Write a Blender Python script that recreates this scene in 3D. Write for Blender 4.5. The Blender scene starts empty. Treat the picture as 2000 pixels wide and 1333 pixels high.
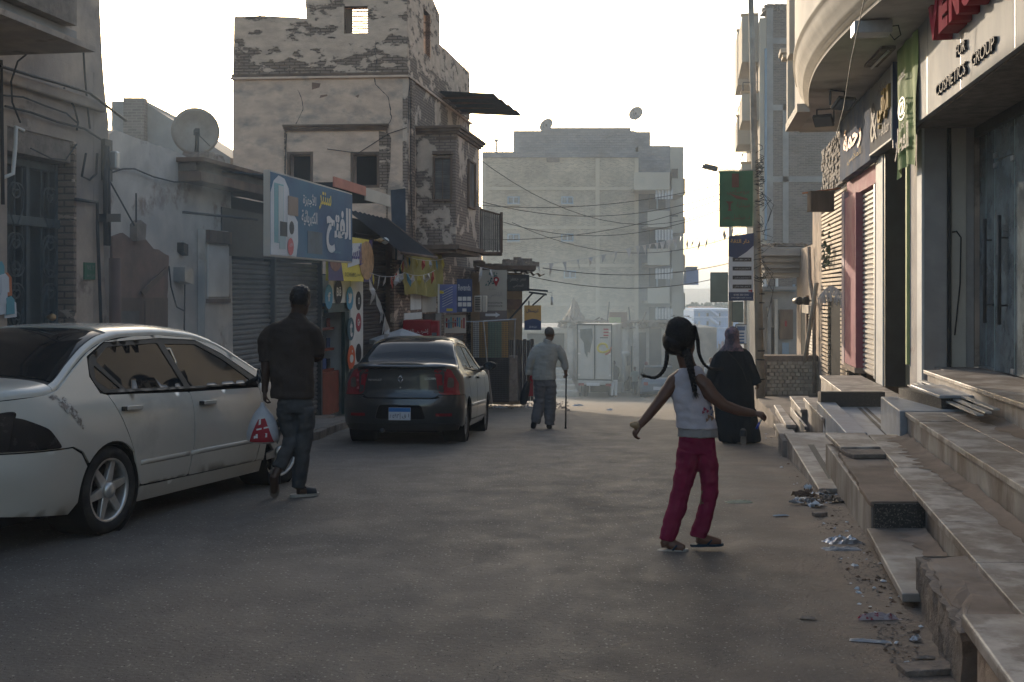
import bpy, bmesh, math, random, unicodedata
from mathutils import Vector, Matrix, noise
from mathutils.geometry import delaunay_2d_cdt
random.seed(7)
R=math.radians
S=bpy.context.scene; C=S.collection
# ---------------- camera, sky, sun, exposure ----------------
F=2222.0; HY=570.0
cd=bpy.data.cameras.new('camera'); cam=bpy.data.objects.new('camera',cd); C.objects.link(cam)
cd.lens=36*F/2000; cd.sensor_width=36; cd.shift_y=-(666.5-HY)/2000; cd.clip_start=.05; cd.clip_end=6000
cam.location=(0,0,0); cam.rotation_euler=(R(90),0,0); S.camera=cam
SAZ=math.atan2(-530,2222); SEL=R(10.8)
W_=bpy.data.worlds.new('World'); S.world=W_; W_.use_nodes=True
nt=W_.node_tree; nt.nodes.clear()
sk=nt.nodes.new('ShaderNodeTexSky'); sk.sky_type='NISHITA'; sk.sun_disc=False; sk.sun_elevation=SEL; sk.sun_rotation=SAZ
sk.dust_density=3.0; sk.air_density=1.0; sk.ozone_density=1.2; sk.altitude=100
bg=nt.nodes.new('ShaderNodeBackground'); bg.inputs[1].default_value=.15
ow=nt.nodes.new('ShaderNodeOutputWorld'); nt.links.new(sk.outputs[0],bg.inputs[0]); nt.links.new(bg.outputs[0],ow.inputs[0])
sl=bpy.data.lights.new('sun','SUN'); sl.energy=2.0; sl.angle=R(.5); sl.color=(1,.83,.64)
so=bpy.data.objects.new('sun',sl); C.objects.link(so)
sd=Vector((math.sin(SAZ)*math.cos(SEL),math.cos(SAZ)*math.cos(SEL),math.sin(SEL)))
so.rotation_euler=sd.to_track_quat('Z','Y').to_euler(); so.location=sd*60
S.view_settings.view_transform='Standard'; S.view_settings.look='None'; S.view_settings.gamma=1
S.view_settings.use_curve_mapping=False; S.view_settings.exposure=1.32
S.render.engine='CYCLES'; cy=S.cycles
cy.use_denoising=True; cy.max_bounces=7; cy.diffuse_bounces=3; cy.glossy_bounces=3; cy.transmission_bounces=5
cy.transparent_max_bounces=12; cy.volume_bounces=1; cy.caustics_reflective=False; cy.caustics_refractive=False
cy.sample_clamp_indirect=4; cy.volume_step_rate=2
# ---------------- helpers ----------------
KN=[(-40,-1.0),(-8,-1.5),(0,-1.66),(6,-1.76),(8.5,-1.80),(10.5,-1.85),(13,-1.97),(16.5,-2.18),(19,-2.33),(27,-2.97),(38,-3.8),(50,-4.72),(90,-6.7),(170,-10.5),(400,-13),(5000,-14)]
def gz(y):
    if y<=KN[0][0]: return KN[0][1]
    for i in range(len(KN)-1):
        (a,za),(b,zb)=KN[i],KN[i+1]
        if y<=b:
            t=(y-a)/(b-a)
            ma=(zb-za)/(b-a) if i==0 else (zb-KN[i-1][1])/(b-KN[i-1][0])
            mb=(zb-za)/(b-a) if i==len(KN)-2 else (KN[i+2][1]-za)/(KN[i+2][0]-a)
            h=b-a; t2=t*t; t3=t2*t
            return (2*t3-3*t2+1)*za+(t3-2*t2+t)*h*ma+(-2*t3+3*t2)*zb+(t3-t2)*h*mb
    return KN[-1][1]
def P(px,py,d): return Vector(((px-1000)/F*d,d,(HY-py)/F*d))
def G(px,py,dz=0):
    k=(HY-py)/F; lo,hi=1.0,300.0
    for _ in range(50):
        m=(lo+hi)/2
        if k*m>gz(m)+dz: lo=m
        else: hi=m
    return P(px,py,lo)
def Z(px,py,z):   # ray meets a level plane at height z (below the camera)
    d=z*F/(HY-py); return P(px,py,d)
class Fr:
    def __init__(s,x,y,deg,z=0):
        s.M=Matrix.Translation((x,y,z))@Matrix.Rotation(R(deg),4,'Z'); s.I=s.M.inverted()
    def at(s,px,py=HY,off=0):
        o=s.I@Vector((0,0,0)); d=s.I.to_3x3()@Vector(((px-1000)/F,1,(HY-py)/F))
        t=(off-o.y)/d.y; return o.x+d.x*t, o.z+d.z*t
    def x(s,px,off=0): return s.at(px,HY,off)[0]
    def w(s,x,y,z): return s.M@Vector((x,y,z))
TH=math.degrees(math.atan(.158))
FRT=Fr(2.95,0,-90-TH)     # right facade: local x runs towards the camera, y into the building
FLT=Fr(-7.1,0,90-TH)      # left facade: local x runs away from the camera, y into the building
WM={}
def tags(o,label=None,cat=None,group=None,kind=None):
    if label:o['label']=label
    if cat:o['category']=cat
    if group:o['group']=group
    if kind:o['kind']=kind
    return o
def link(o,M,parent=None):
    C.objects.link(o); WM[o.name]=M.copy()
    if parent is not None:
        o.parent=parent; o.matrix_local=WM[parent.name].inverted()@M
    else: o.matrix_world=M
    return o
def thing(name,label,cat,M=None,group=None,kind=None):
    if M is None: M=Matrix.Identity(4)
    if isinstance(M,(Vector,tuple)): M=Matrix.Translation(M)
    o=bpy.data.objects.new(name,None); o.empty_display_size=.2
    link(o,M); return tags(o,label,cat,group,kind)
def put(mesh,name,parent,M):
    o=bpy.data.objects.new(name,mesh); return link(o,M,parent)
def kids(o): return [c for c in bpy.data.objects if c.parent==o]
def dup(o,M,label=None,parent=None):
    c=o.copy()
    if 'category' in o and parent is None and label: c['label']=label
    link(c,M,parent)
    rel=M@WM[o.name].inverted()
    for k in kids(o): dup(k,rel@WM[k.name],None,c)
    return c
I4=Matrix.Identity(4)
class MB:
    def __init__(s,M=None): s.v=[];s.f=[];s.mi=[];s.M=M.copy() if M else I4.copy();s.m=0;s.sm=[];s.smooth=False
    def add(s,vs,fs):
        n=len(s.v); s.v+=[s.M@Vector(v) for v in vs]
        for f in fs: s.f.append([n+i for i in f]); s.mi.append(s.m); s.sm.append(s.smooth)
    def box(s,x0,x1,y0,y1,z0,z1):
        if x0>x1:x0,x1=x1,x0
        if y0>y1:y0,y1=y1,y0
        if z0>z1:z0,z1=z1,z0
        s.add([(x,y,z) for x in(x0,x1) for y in(y0,y1) for z in(z0,z1)],[(0,1,3,2),(4,6,7,5),(0,4,5,1),(2,3,7,6),(0,2,6,4),(1,5,7,3)])
        return s
    def prism(s,pts,lo,hi,axis='z'):
        n=len(pts)
        def mk(p,h):
            return (p[0],p[1],h) if axis=='z' else ((p[0],h,p[1]) if axis=='y' else (h,p[0],p[1]))
        vs=[mk(p,lo) for p in pts]+[mk(p,hi) for p in pts]
        fs=[list(range(n)),list(range(n,2*n))]+[(i,(i+1)%n,n+(i+1)%n,n+i) for i in range(n)]
        s.add(vs,fs); return s
    def tube(s,path,r,n=8,cap=True):
        path=[Vector(p) for p in path]; rr=r if isinstance(r,(list,tuple)) else [r]*len(path)
        sm=s.smooth; s.smooth=n>5
        rings=[];up=None
        for i,p in enumerate(path):
            a=path[max(0,i-1)];b=path[min(len(path)-1,i+1)];d=(b-a)
            if d.length<1e-9:d=Vector((0,0,1))
            d.normalize()
            if up is None: up=Vector((0,0,1)) if abs(d.z)<.9 else Vector((1,0,0))
            u=d.cross(up); 
            if u.length<1e-4: u=d.cross(Vector((1,0,0)))
            u.normalize(); w=u.cross(d).normalized(); up=w
            q=rr[i]; qa,qb=(q if isinstance(q,(tuple,list)) else (q,q))
            rings.append([p+u*math.cos(2*math.pi*k/n)*qa+w*math.sin(2*math.pi*k/n)*qb for k in range(n)])
        s.loft(rings,cap); s.smooth=sm; return s
    def loft(s,rings,cap=True,closed=True):
        n=len(rings[0]); vs=[p for r in rings for p in r]; fs=[]
        for i in range(len(rings)-1):
            for k in range(n if closed else n-1):
                a=i*n+k;b=i*n+(k+1)%n; fs.append((a,b,b+n,a+n))
        if cap: fs+= [list(range(n))[::-1],list(range((len(rings)-1)*n,len(rings)*n))]
        s.add(vs,fs); return s
    def lathe(s,prof,n=24,axis='z',c=(0,0,0)):
        rings=[]
        for r,h in prof:
            ring=[]
            for k in range(n):
                a=2*math.pi*k/n; x,y=r*math.cos(a),r*math.sin(a)
                ring.append((c[0]+x,c[1]+y,c[2]+h) if axis=='z' else ((c[0]+x,c[1]+h,c[2]+y) if axis=='y' else (c[0]+h,c[1]+x,c[2]+y)))
            rings.append(ring)
        sm=s.smooth;s.smooth=True;s.loft(rings,True);s.smooth=sm; return s
    def grid(s,fn,nu,nv,sm=True):
        o=s.smooth;s.smooth=sm
        s.loft([[fn(i/nu,j/nv) for j in range(nv+1)] for i in range(nu+1)],False,False); s.smooth=o; return s
    def mesh(s,name,mats,local=None):
        me=bpy.data.meshes.new(name); Mi=local.inverted() if local else I4
        me.from_pydata([Mi@v for v in s.v],[],s.f)
        for m in (mats if isinstance(mats,(list,tuple)) else [mats]): me.materials.append(m)
        me.polygons.foreach_set('material_index',s.mi); me.polygons.foreach_set('use_smooth',s.sm)
        bm=bmesh.new(); bm.from_mesh(me); bmesh.ops.recalc_face_normals(bm,faces=bm.faces); bm.to_mesh(me); bm.free()
        me.update(); return me
    def build(s,name,mats,parent=None,label=None,cat=None,group=None,kind=None,M=None,bevel=0):
        L=M if M is not None else (WM[parent.name] if parent is not None else I4)
        me=s.mesh(name,mats,L); o=bpy.data.objects.new(name,me); link(o,L,parent)
        if bevel:
            b=o.modifiers.new('bevel','BEVEL'); b.width=bevel; b.segments=2; b.limit_method='ANGLE'
        return tags(o,label,cat,group,kind)
def bx(M,name,mat,parent,x0,x1,y0,y1,z0,z1,bevel=0,**k):
    m=MB(M);m.box(x0,x1,y0,y1,z0,z1); return m.build(name,mat,parent,bevel=bevel,**k)
# ---- node materials ----
def lerp3(a,b,t): return tuple(a[i]+(b[i]-a[i])*t for i in range(3))
def mat(name,c,rough=.8,var=.22,scale=3,bump=.25,bscale=40,c2=None,cs=1.5,thr=.52,soft=.04,metal=0,spec=.22,st=(1,1,1),rnd=0,c3=None,c3s=.6,c3t=.6,coat=0,emit=0,rv=.1,bdist=.01,zb=None,brick=0):
    m=bpy.data.materials.new(name); m.use_nodes=True; n=m.node_tree.nodes; l=m.node_tree.links
    p=n['Principled BSDF']; g=n.new('ShaderNodeNewGeometry'); mp=n.new('ShaderNodeMapping'); mp.inputs['Scale'].default_value=st
    l.new(g.outputs['Position'],mp.inputs[0])
    def nz(sc,det=5,src=None,ro=.6):
        t=n.new('ShaderNodeTexNoise'); t.inputs['Scale'].default_value=sc; t.inputs['Detail'].default_value=det; t.inputs['Roughness'].default_value=ro
        l.new((src or mp).outputs[0],t.inputs['Vector']); return t.outputs[0]
    def ramp(s,a,b):
        r=n.new('ShaderNodeMapRange'); r.inputs[1].default_value=a; r.inputs[2].default_value=b; l.new(s,r.inputs[0]); return r.outputs[0]
    def mix(fac,a,b):
        x=n.new('ShaderNodeMix'); x.data_type='RGBA'
        if isinstance(fac,float): x.inputs[0].default_value=fac
        else: l.new(fac,x.inputs[0])
        for k,q in((6,a),(7,b)):
            if isinstance(q,tuple): x.inputs[k].default_value=(*q,1)
            else: l.new(q,x.inputs[k])
        return x.outputs[2]
    lo=tuple(max(0,x*(1-var)) for x in c); hi=tuple(min(1,x*(1+var)) for x in c)
    col=mix(ramp(nz(scale),.3,.7),lo,hi)
    if c2:
        l2=tuple(x*(1-var) for x in c2); h2=tuple(min(1,x*(1+var)) for x in c2)
        k2=mix(ramp(nz(scale*2.3),.3,.7),l2,h2)
        sn=nz(cs,9,ro=.62)
        for (za,zc_,am) in (zb or ()):
            sz=n.new('ShaderNodeSeparateXYZ'); l.new(g.outputs['Position'],sz.inputs[0]); q=n.new('ShaderNodeMapRange'); q.inputs[1].default_value=za; q.inputs[2].default_value=zc_; q.inputs[3].default_value=am; q.inputs[4].default_value=0; q.clamp=True; l.new(sz.outputs[2],q.inputs[0])
            ad=n.new('ShaderNodeMath'); l.new(sn,ad.inputs[0]); l.new(q.outputs[0],ad.inputs[1]); sn=ad.outputs[0]
        if zb:   # a soft stained rim where the plaster is coming loose
            rim=ramp(sn,thr-.07,thr); col=mix(rim,col,tuple(x*.82+.02 for x in c))
        msk=ramp(sn,thr-soft,thr+soft); col=mix(msk,col,k2)
    if c3: col=mix(ramp(nz(c3s,6),c3t-.1,c3t+.1),col,c3)
    if rnd:
        oi=n.new('ShaderNodeObjectInfo'); r_=ramp(oi.outputs['Random'],0,1); mr=n.new('ShaderNodeMapRange'); mr.inputs[3].default_value=1-rnd; mr.inputs[4].default_value=1+rnd; l.new(oi.outputs['Random'],mr.inputs[0])
        hs=n.new('ShaderNodeHueSaturation'); l.new(mr.outputs[0],hs.inputs['Value']); l.new(col,hs.inputs['Color']); col=hs.outputs[0]
    l.new(col,p.inputs['Base Color'])
    rr=n.new('ShaderNodeMapRange'); rr.inputs[3].default_value=max(0,rough-rv); rr.inputs[4].default_value=min(1,rough+rv); l.new(nz(scale*3),rr.inputs[0]); l.new(rr.outputs[0],p.inputs['Roughness'])
    p.inputs['Metallic'].default_value=metal; p.inputs['Specular IOR Level'].default_value=spec; p.inputs['Coat Weight'].default_value=coat; p.inputs['Coat Roughness'].default_value=.08
    if bump:
        b=n.new('ShaderNodeBump'); b.inputs['Strength'].default_value=bump; b.inputs['Distance'].default_value=bdist; h=nz(bscale,6)
        if c2:
            ad=n.new('ShaderNodeMath'); ad.operation='MULTIPLY_ADD'; l.new(msk,ad.inputs[0]); ad.inputs[1].default_value=-1.2; l.new(h,ad.inputs[2]); h=ad.outputs[0]
        if brick:
            sx=n.new('ShaderNodeSeparateXYZ'); l.new(g.outputs['Position'],sx.inputs[0]); a2=n.new('ShaderNodeMath'); l.new(sx.outputs[0],a2.inputs[0]); l.new(sx.outputs[1],a2.inputs[1]); c2_=n.new('ShaderNodeCombineXYZ'); l.new(a2.outputs[0],c2_.inputs[0]); l.new(sx.outputs[2],c2_.inputs[1])
            bt_=n.new('ShaderNodeTexBrick'); bt_.inputs['Scale'].default_value=1; bt_.inputs['Brick Width'].default_value=.24; bt_.inputs['Row Height'].default_value=.075; bt_.inputs['Mortar Size'].default_value=.012; bt_.inputs['Mortar Smooth'].default_value=.4; l.new(c2_.outputs[0],bt_.inputs[0])
            m1=n.new('ShaderNodeMath'); m1.operation='MULTIPLY'; l.new(bt_.outputs['Fac'],m1.inputs[0]); l.new(msk,m1.inputs[1]) if c2 else None
            m3=n.new('ShaderNodeMath'); m3.operation='MULTIPLY_ADD'; l.new(m1.outputs[0],m3.inputs[0]); m3.inputs[1].default_value=-brick; l.new(h,m3.inputs[2]); h=m3.outputs[0]
            l.new(mix(m1.outputs[0],col,tuple(x*.45 for x in c2)),p.inputs['Base Color'])
        l.new(h,b.inputs['Height']); l.new(b.outputs[0],p.inputs['Normal'])
    if emit:
        l.new(col,p.inputs['Emission Color']); p.inputs['Emission Strength'].default_value=emit
    return m
def glassmat(name,tint=(.6,.7,.7),alpha=.25,rough=.02):
    m=bpy.data.materials.new(name); m.use_nodes=True; n=m.node_tree.nodes; l=m.node_tree.links
    p=n['Principled BSDF']; p.inputs['Base Color'].default_value=(.02,.025,.03,1); p.inputs['Roughness'].default_value=rough; p.inputs['Specular IOR Level'].default_value=.8
    t=n.new('ShaderNodeBsdfTransparent'); t.inputs[0].default_value=(*tint,1)
    x=n.new('ShaderNodeMixShader'); lw=n.new('ShaderNodeLayerWeight'); lw.inputs[0].default_value=.35
    mr=n.new('ShaderNodeMapRange'); mr.inputs[3].default_value=alpha; mr.inputs[4].default_value=1; l.new(lw.outputs['Fresnel'],mr.inputs[0])
    l.new(mr.outputs[0],x.inputs[0]); l.new(t.outputs[0],x.inputs[1]); l.new(p.outputs[0],x.inputs[2]); l.new(x.outputs[0],n['Material Output'].inputs[0]); return m
# ---- lettering ----
AR={}
for cp in range(0xFE70,0xFEFD):
    d=unicodedata.decomposition(chr(cp)).split()
    if d and d[0] in('<isolated>','<final>','<initial>','<medial>'): AR.setdefault(''.join(chr(int(x,16)) for x in d[1:]),{})[d[0][1:4]]=chr(cp)
def ar(s):
    out=[]; i=0; prev=False
    while i<len(s):
        ch=s[i]; n_=1
        if s[i:i+2] in AR and s[i]=='\u0644': ch=s[i:i+2]; n_=2
        nx=s[i+n_] if i+n_<len(s) else ''
        f=AR.get(ch)
        if not f: out.append(ch); prev=False; i+=n_; continue
        nj=('ini' in f or 'med' in f) and nx in AR and ('fin' in AR[nx] )
        k=('med' if prev and nj else 'fin' if prev else 'ini' if nj else 'iso')
        out.append(f.get(k,f.get('iso','?'))); prev=nj; i+=n_
    r=''.join(out)[::-1]
    return r
def textmesh(body,h=1,ext=0,bold=0,width=None):
    c=bpy.data.curves.new('lettering','FONT'); c.body=body; c.size=1; c.extrude=.0; c.offset=bold; c.align_x='CENTER'; c.align_y='CENTER'; c.resolution_u=3
    o=bpy.data.objects.new('lettering_tmp',c); C.objects.link(o); bpy.context.view_layer.update()
    me=bpy.data.meshes.new_from_object(o.evaluated_get(bpy.context.evaluated_depsgraph_get())); bpy.data.objects.remove(o)
    xs=[v.co.x for v in me.vertices]; ys=[v.co.y for v in me.vertices]
    if not xs: return [],[]
    x0,x1,y0,y1=min(xs),max(xs),min(ys),max(ys); sy=h/(y1-y0); sx=(width/(x1-x0)) if width else sy
    vs=[((v.co.x-(x0+x1)/2)*sx,(v.co.y-(y0+y1)/2)*sy) for v in me.vertices]; fs=[list(p.vertices) for p in me.polygons]
    bpy.data.meshes.remove(me); return vs,fs
def text(M,body,x,y,z,h,width=None,ext=.004,bold=0,name='lettering',mt=None,parent=None,mb=None):
    """flat lettering in the local x-z plane, facing -y"""
    vs,fs=textmesh(body,h,bold=bold,width=width)
    m=mb or MB(M); 
    front=[(x+a,y-ext,z+b) for a,b in vs]; m.add(front,fs)
    if ext>.01:
        ed={}
        for f in fs:
            for i in range(len(f)):
                k=(f[i],f[(i+1)%len(f)]); ed[k]=1
        n=len(m.v)-len(front)
        bk=[(x+a,y,z+b) for a,b in vs]; nb=len(m.v); m.v+=[m.M@Vector(p) for p in bk]
        for (a,b) in ed:
            if (b,a) not in ed: m.f.append([n+a,n+b,nb+b,nb+a]); m.mi.append(m.m); m.sm.append(False)
    if mb: return None
    return m.build(name,mt,parent)
def curve_pts(a,b,sag,n=14):
    a=Vector(a);b=Vector(b); return [a.lerp(b,i/n)-Vector((0,0,sag*4*(i/n)*(1-i/n))) for i in range(n+1)]
def nzv(x,y=0,z=0): return noise.noise(Vector((x,y,z)))
# ---------------- materials ----------------
mk=mat
m_plaster=mk('old_cream_plaster',(.52,.37,.275),.95,.2,2.2,.6,30,c2=(.22,.16,.12),cs=1.5,thr=.66,soft=.012,st=(1,1,1.8),zb=((4.6,5.6,0),(5.3,3.3,0)),c3=(.28,.23,.19),c3s=1.5)
m_plaster_low=mk('stained_plaster',(.42,.33,.26),.95,.22,2.5,.5,30,c2=(.20,.15,.12),cs=1.3,thr=.62,soft=.03,c3=(.24,.21,.19),c3s=.7,c3t=.55)
m_plaster_bad=mk('flaking_plaster_over_mud_brick',(.52,.38,.285),.95,.2,2.5,.8,25,c2=(.23,.165,.125),cs=1.7,thr=.575,soft=.010,st=(1,1,2.2),zb=((5.45,6.2,.15),(8.4,6.4,.03)),brick=.9,bdist=.02)
m_oriel=mk('flaking_plaster_on_bay',(.50,.38,.295),.95,.2,2.5,.8,25,c2=(.23,.17,.135),cs=1.1,thr=.50,soft=.01,zb=((0.5,2.2,.08),),brick=.5,bdist=.02)
m_white=mk('whitewashed_wall',(.50,.465,.42),.95,.18,3,.4,35,c2=(.27,.205,.16),cs=1.2,thr=.62,soft=.03,c3=(.36,.35,.34),c3s=.8)
m_mud=mk('mud_render',(.19,.12,.09),.98,.25,4,.6,30)
m_bldr=mk('painted_render_pale',(.50,.45,.38),.85,.12,1.5,.25,40,c3=(.38,.34,.29),c3s=.6,c3t=.58)
m_col=mk('grubby_grey_column',(.36,.33,.31),.85,.15,2,.3,40,c2=(.22,.17,.14),cs=1.7,thr=.63,soft=.02,c3=(.28,.25,.23),c3s=.9)
m_soffit=mk('soffit_paint',(.56,.52,.46),.9,.12,1.2,.15,40,c3=(.30,.27,.23),c3s=.9)
m_marble=mk('worn_marble',(.40,.36,.325),.5,.25,6,.2,60,c2=(.22,.185,.16),cs=3.4,thr=.50,soft=.05,c3=(.165,.13,.105),c3s=1.6,c3t=.56,spec=.45,rv=.2)
m_riser=mk('marble_riser',(.34,.31,.28),.6,.25,4,.2,50,c2=(.22,.185,.16),cs=2.5,thr=.56,soft=.06,c3=(.17,.135,.11),c3s=1.6,c3t=.55,st=(1,1,.5))
m_granite=mk('blue_grey_granite_slab',(.33,.35,.38),.35,.18,6,.1,60,c3=(.25,.23,.22),c3s=1.8)
m_terrazzo=mk('dark_terrazzo',(.06,.055,.05),.6,.3,60,.3,80,c2=(.22,.19,.16),cs=90,thr=.58,soft=.03)
m_dust=mk('dust_covered_slab',(.21,.16,.125),.95,.25,3,.5,40,c3=(.30,.25,.21),c3s=1.2)
m_conc=mk('rough_concrete',(.22,.18,.15),.95,.3,6,.9,18,bdist=.03)
m_black=mk('black_paint',(.02,.022,.025),.5,.3,5,.1)
m_iron=mk('dark_iron',(.045,.05,.055),.55,.3,6,.2,metal=.3)
m_gate=mk('blue_grey_iron_gate',(.055,.075,.085),.5,.25,4,.15,metal=.3)
m_wood=mk('weathered_brown_wood',(.13,.085,.06),.85,.35,3,.5,30,st=(1,1,.3))
m_woodg=mk('grey_weathered_boards',(.12,.105,.095),.9,.35,3,.5,30,rnd=.2)
m_slat=mk('pale_wooden_slat',(.50,.39,.28),.7,.2,4,.3,30,rnd=.18)
m_shut_grey=mk('grey_roller_shutter',(.13,.13,.135),.6,.25,2,.15,metal=.5,c3=(.09,.08,.075),c3s=1)
m_shut_dark=mk('dark_roller_shutter',(.055,.045,.045),.65,.25,2,.15,metal=.3,c3=(.08,.06,.05),c3s=1)
m_shut_pale=mk('pale_roller_shutter',(.46,.42,.37),.6,.15,2,.15,c3=(.32,.27,.23),c3s=1)
m_brickg=mk('grey_brick',(.25,.225,.205),.95,.25,3,.5,30,rnd=.2)
m_brickw=mk('cream_brick',(.40,.355,.29),.95,.2,3,.4,30,rnd=.2)
m_mortar=mk('mortar',(.30,.27,.24),.95,.2,3,.4)
m_steel=mk('galvanised_steel',(.35,.36,.37),.45,.2,5,.1,metal=.7)
m_pole=mk('weathered_lamp_post',(.30,.26,.21),.8,.25,3,.4,25,c3=(.12,.10,.08),c3s=.8,c3t=.62)
m_cable=mk('black_cable',(.02,.02,.022),.6,.2)
m_leaf=mk('dusty_leaves',(.07,.095,.05),.8,.35,.8,.2)
m_red=mk('red_enamel',(.26,.012,.02),.7,.2,4,.05,spec=.1)
m_redl=mk('crimson_letter_face',(.22,.02,.04),.9,.25,4,.05,spec=.02)
m_silver=mk('brushed_silver_panel',(.27,.27,.265),.65,.15,1.2,.08,25,spec=.03,st=(1,1,.4),c3=(.36,.35,.33),c3s=1.0,c3t=.5)
m_wht=mk('off_white_paint',(.60,.59,.56),.75,.1,3,.1)
m_inkd=mk('dark_ink',(.03,.03,.035),.7,.1,3,0)
m_blue=mk('blue_print',(.05,.11,.24),.6,.2,1.5,0)
m_teal=mk('teal_print',(.10,.30,.36),.5,.15,2,0)
m_navy=mk('navy_print',(.03,.05,.12),.5,.2,2,0)
m_yel=mk('yellow_print',(.62,.50,.06),.5,.15,2,0)
m_paper=mk('printed_white',(.55,.57,.60),.6,.1,2,0)
m_green=mk('green_banner_cloth',(.035,.12,.065),.8,.2,1.5,.2)
m_greeng=mk('grey_green_panel',(.10,.14,.12),.8,.15,2,.1)
m_brt=mk('lime_banner_vinyl',(.15,.23,.075),.8,.15,1.5,.5,4,st=(1,1,.25),bdist=.05)
m_orange=mk('orange_print',(.42,.13,.05),.6,.2,3,0)
m_ochre=mk('ochre_print',(.50,.30,.10),.6,.15,2,0)
m_pink=mk('dusty_pink_paint',(.30,.09,.12),.8,.2,2,.3,30,c3=(.33,.17,.17),c3s=1)
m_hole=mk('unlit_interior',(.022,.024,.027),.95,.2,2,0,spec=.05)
m_cloth_w=mk('pale_cloth',(.45,.44,.44),.9,.15,5,.2)
m_tarp=mk('yellow_tarpaulin',(.26,.22,.06),.7,.3,2,.4,6,bdist=.04)
m_cement=mk('cement_render',(.26,.25,.235),.95,.2,1.2,.4,25,c3=(.19,.18,.17),c3s=.7)
m_far=mk('cream_render',(.42,.37,.30),.95,.12,.6,.2,20,c3=(.33,.29,.24),c3s=.3)
m_winf=mk('blue_window_frame',(.20,.27,.34),.6,.1)
m_glz=mk('dull_window_glass',(.06,.08,.10),.15,.2,2,0,spec=.6)
# brick wall pattern with relief for the far walls
def brickmat(name,c1,c2,mo,sx,sz,rot=0,bump=.8):
    m=bpy.data.materials.new(name); m.use_nodes=True; n=m.node_tree.nodes; l=m.node_tree.links; p=n['Principled BSDF']; p.inputs['Roughness'].default_value=.95
    g=n.new('ShaderNodeTexCoord'); se=n.new('ShaderNodeSeparateXYZ'); l.new(g.outputs['Object'],se.inputs[0]); cb=n.new('ShaderNodeCombineXYZ')
    ad=n.new('ShaderNodeMath'); l.new(se.outputs[0],ad.inputs[0]); l.new(se.outputs[1],ad.inputs[1]); l.new(ad.outputs[0],cb.inputs[0]); l.new(se.outputs[2],cb.inputs[1])
    wn=n.new('ShaderNodeTexNoise'); wn.inputs['Scale'].default_value=2; l.new(cb.outputs[0],wn.inputs[0])
    vm=n.new('ShaderNodeVectorMath'); vm.operation='MULTIPLY_ADD'; l.new(wn.outputs[1],vm.inputs[0]); vm.inputs[1].default_value=(.03,.03,0); l.new(cb.outputs[0],vm.inputs[2])
    b=n.new('ShaderNodeTexBrick'); l.new(vm.outputs[0],b.inputs[0]); b.inputs['Scale'].default_value=1; b.inputs['Brick Width'].default_value=sx; b.inputs['Row Height'].default_value=sz
    b.inputs['Mortar Size'].default_value=.012; b.inputs['Mortar Smooth'].default_value=.3; b.inputs['Color1'].default_value=(*c1,1); b.inputs['Color2'].default_value=(*c2,1); b.inputs['Mortar'].default_value=(*mo,1)
    nz=n.new('ShaderNodeTexNoise'); nz.inputs['Scale'].default_value=.5; nz.inputs['Detail'].default_value=8; l.new(g.outputs['Object'],nz.inputs[0])
    hs=n.new('ShaderNodeHueSaturation'); mr=n.new('ShaderNodeMapRange'); mr.inputs[1].default_value=.3; mr.inputs[2].default_value=.7; mr.inputs[3].default_value=.75; mr.inputs[4].default_value=1.2
    l.new(nz.outputs[0],mr.inputs[0]); l.new(mr.outputs[0],hs.inputs['Value']); l.new(b.outputs[0],hs.inputs['Color']); l.new(hs.outputs[0],p.inputs['Base Color'])
    bp=n.new('ShaderNodeBump'); bp.inputs['Strength'].default_value=bump; bp.inputs['Distance'].default_value=.02; bp.invert=True; l.new(b.outputs['Fac'],bp.inputs['Height']); l.new(bp.outputs[0],p.inputs['Normal']); return m
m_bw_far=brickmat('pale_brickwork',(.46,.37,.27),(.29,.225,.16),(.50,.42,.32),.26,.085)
m_bw_grey=brickmat('grey_brickwork',(.185,.155,.135),(.125,.105,.09),(.21,.18,.155),.24,.075)
m_bw_block=brickmat('grey_blockwork',(.20,.20,.205),(.15,.15,.155),(.17,.17,.17),.4,.2)
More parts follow.
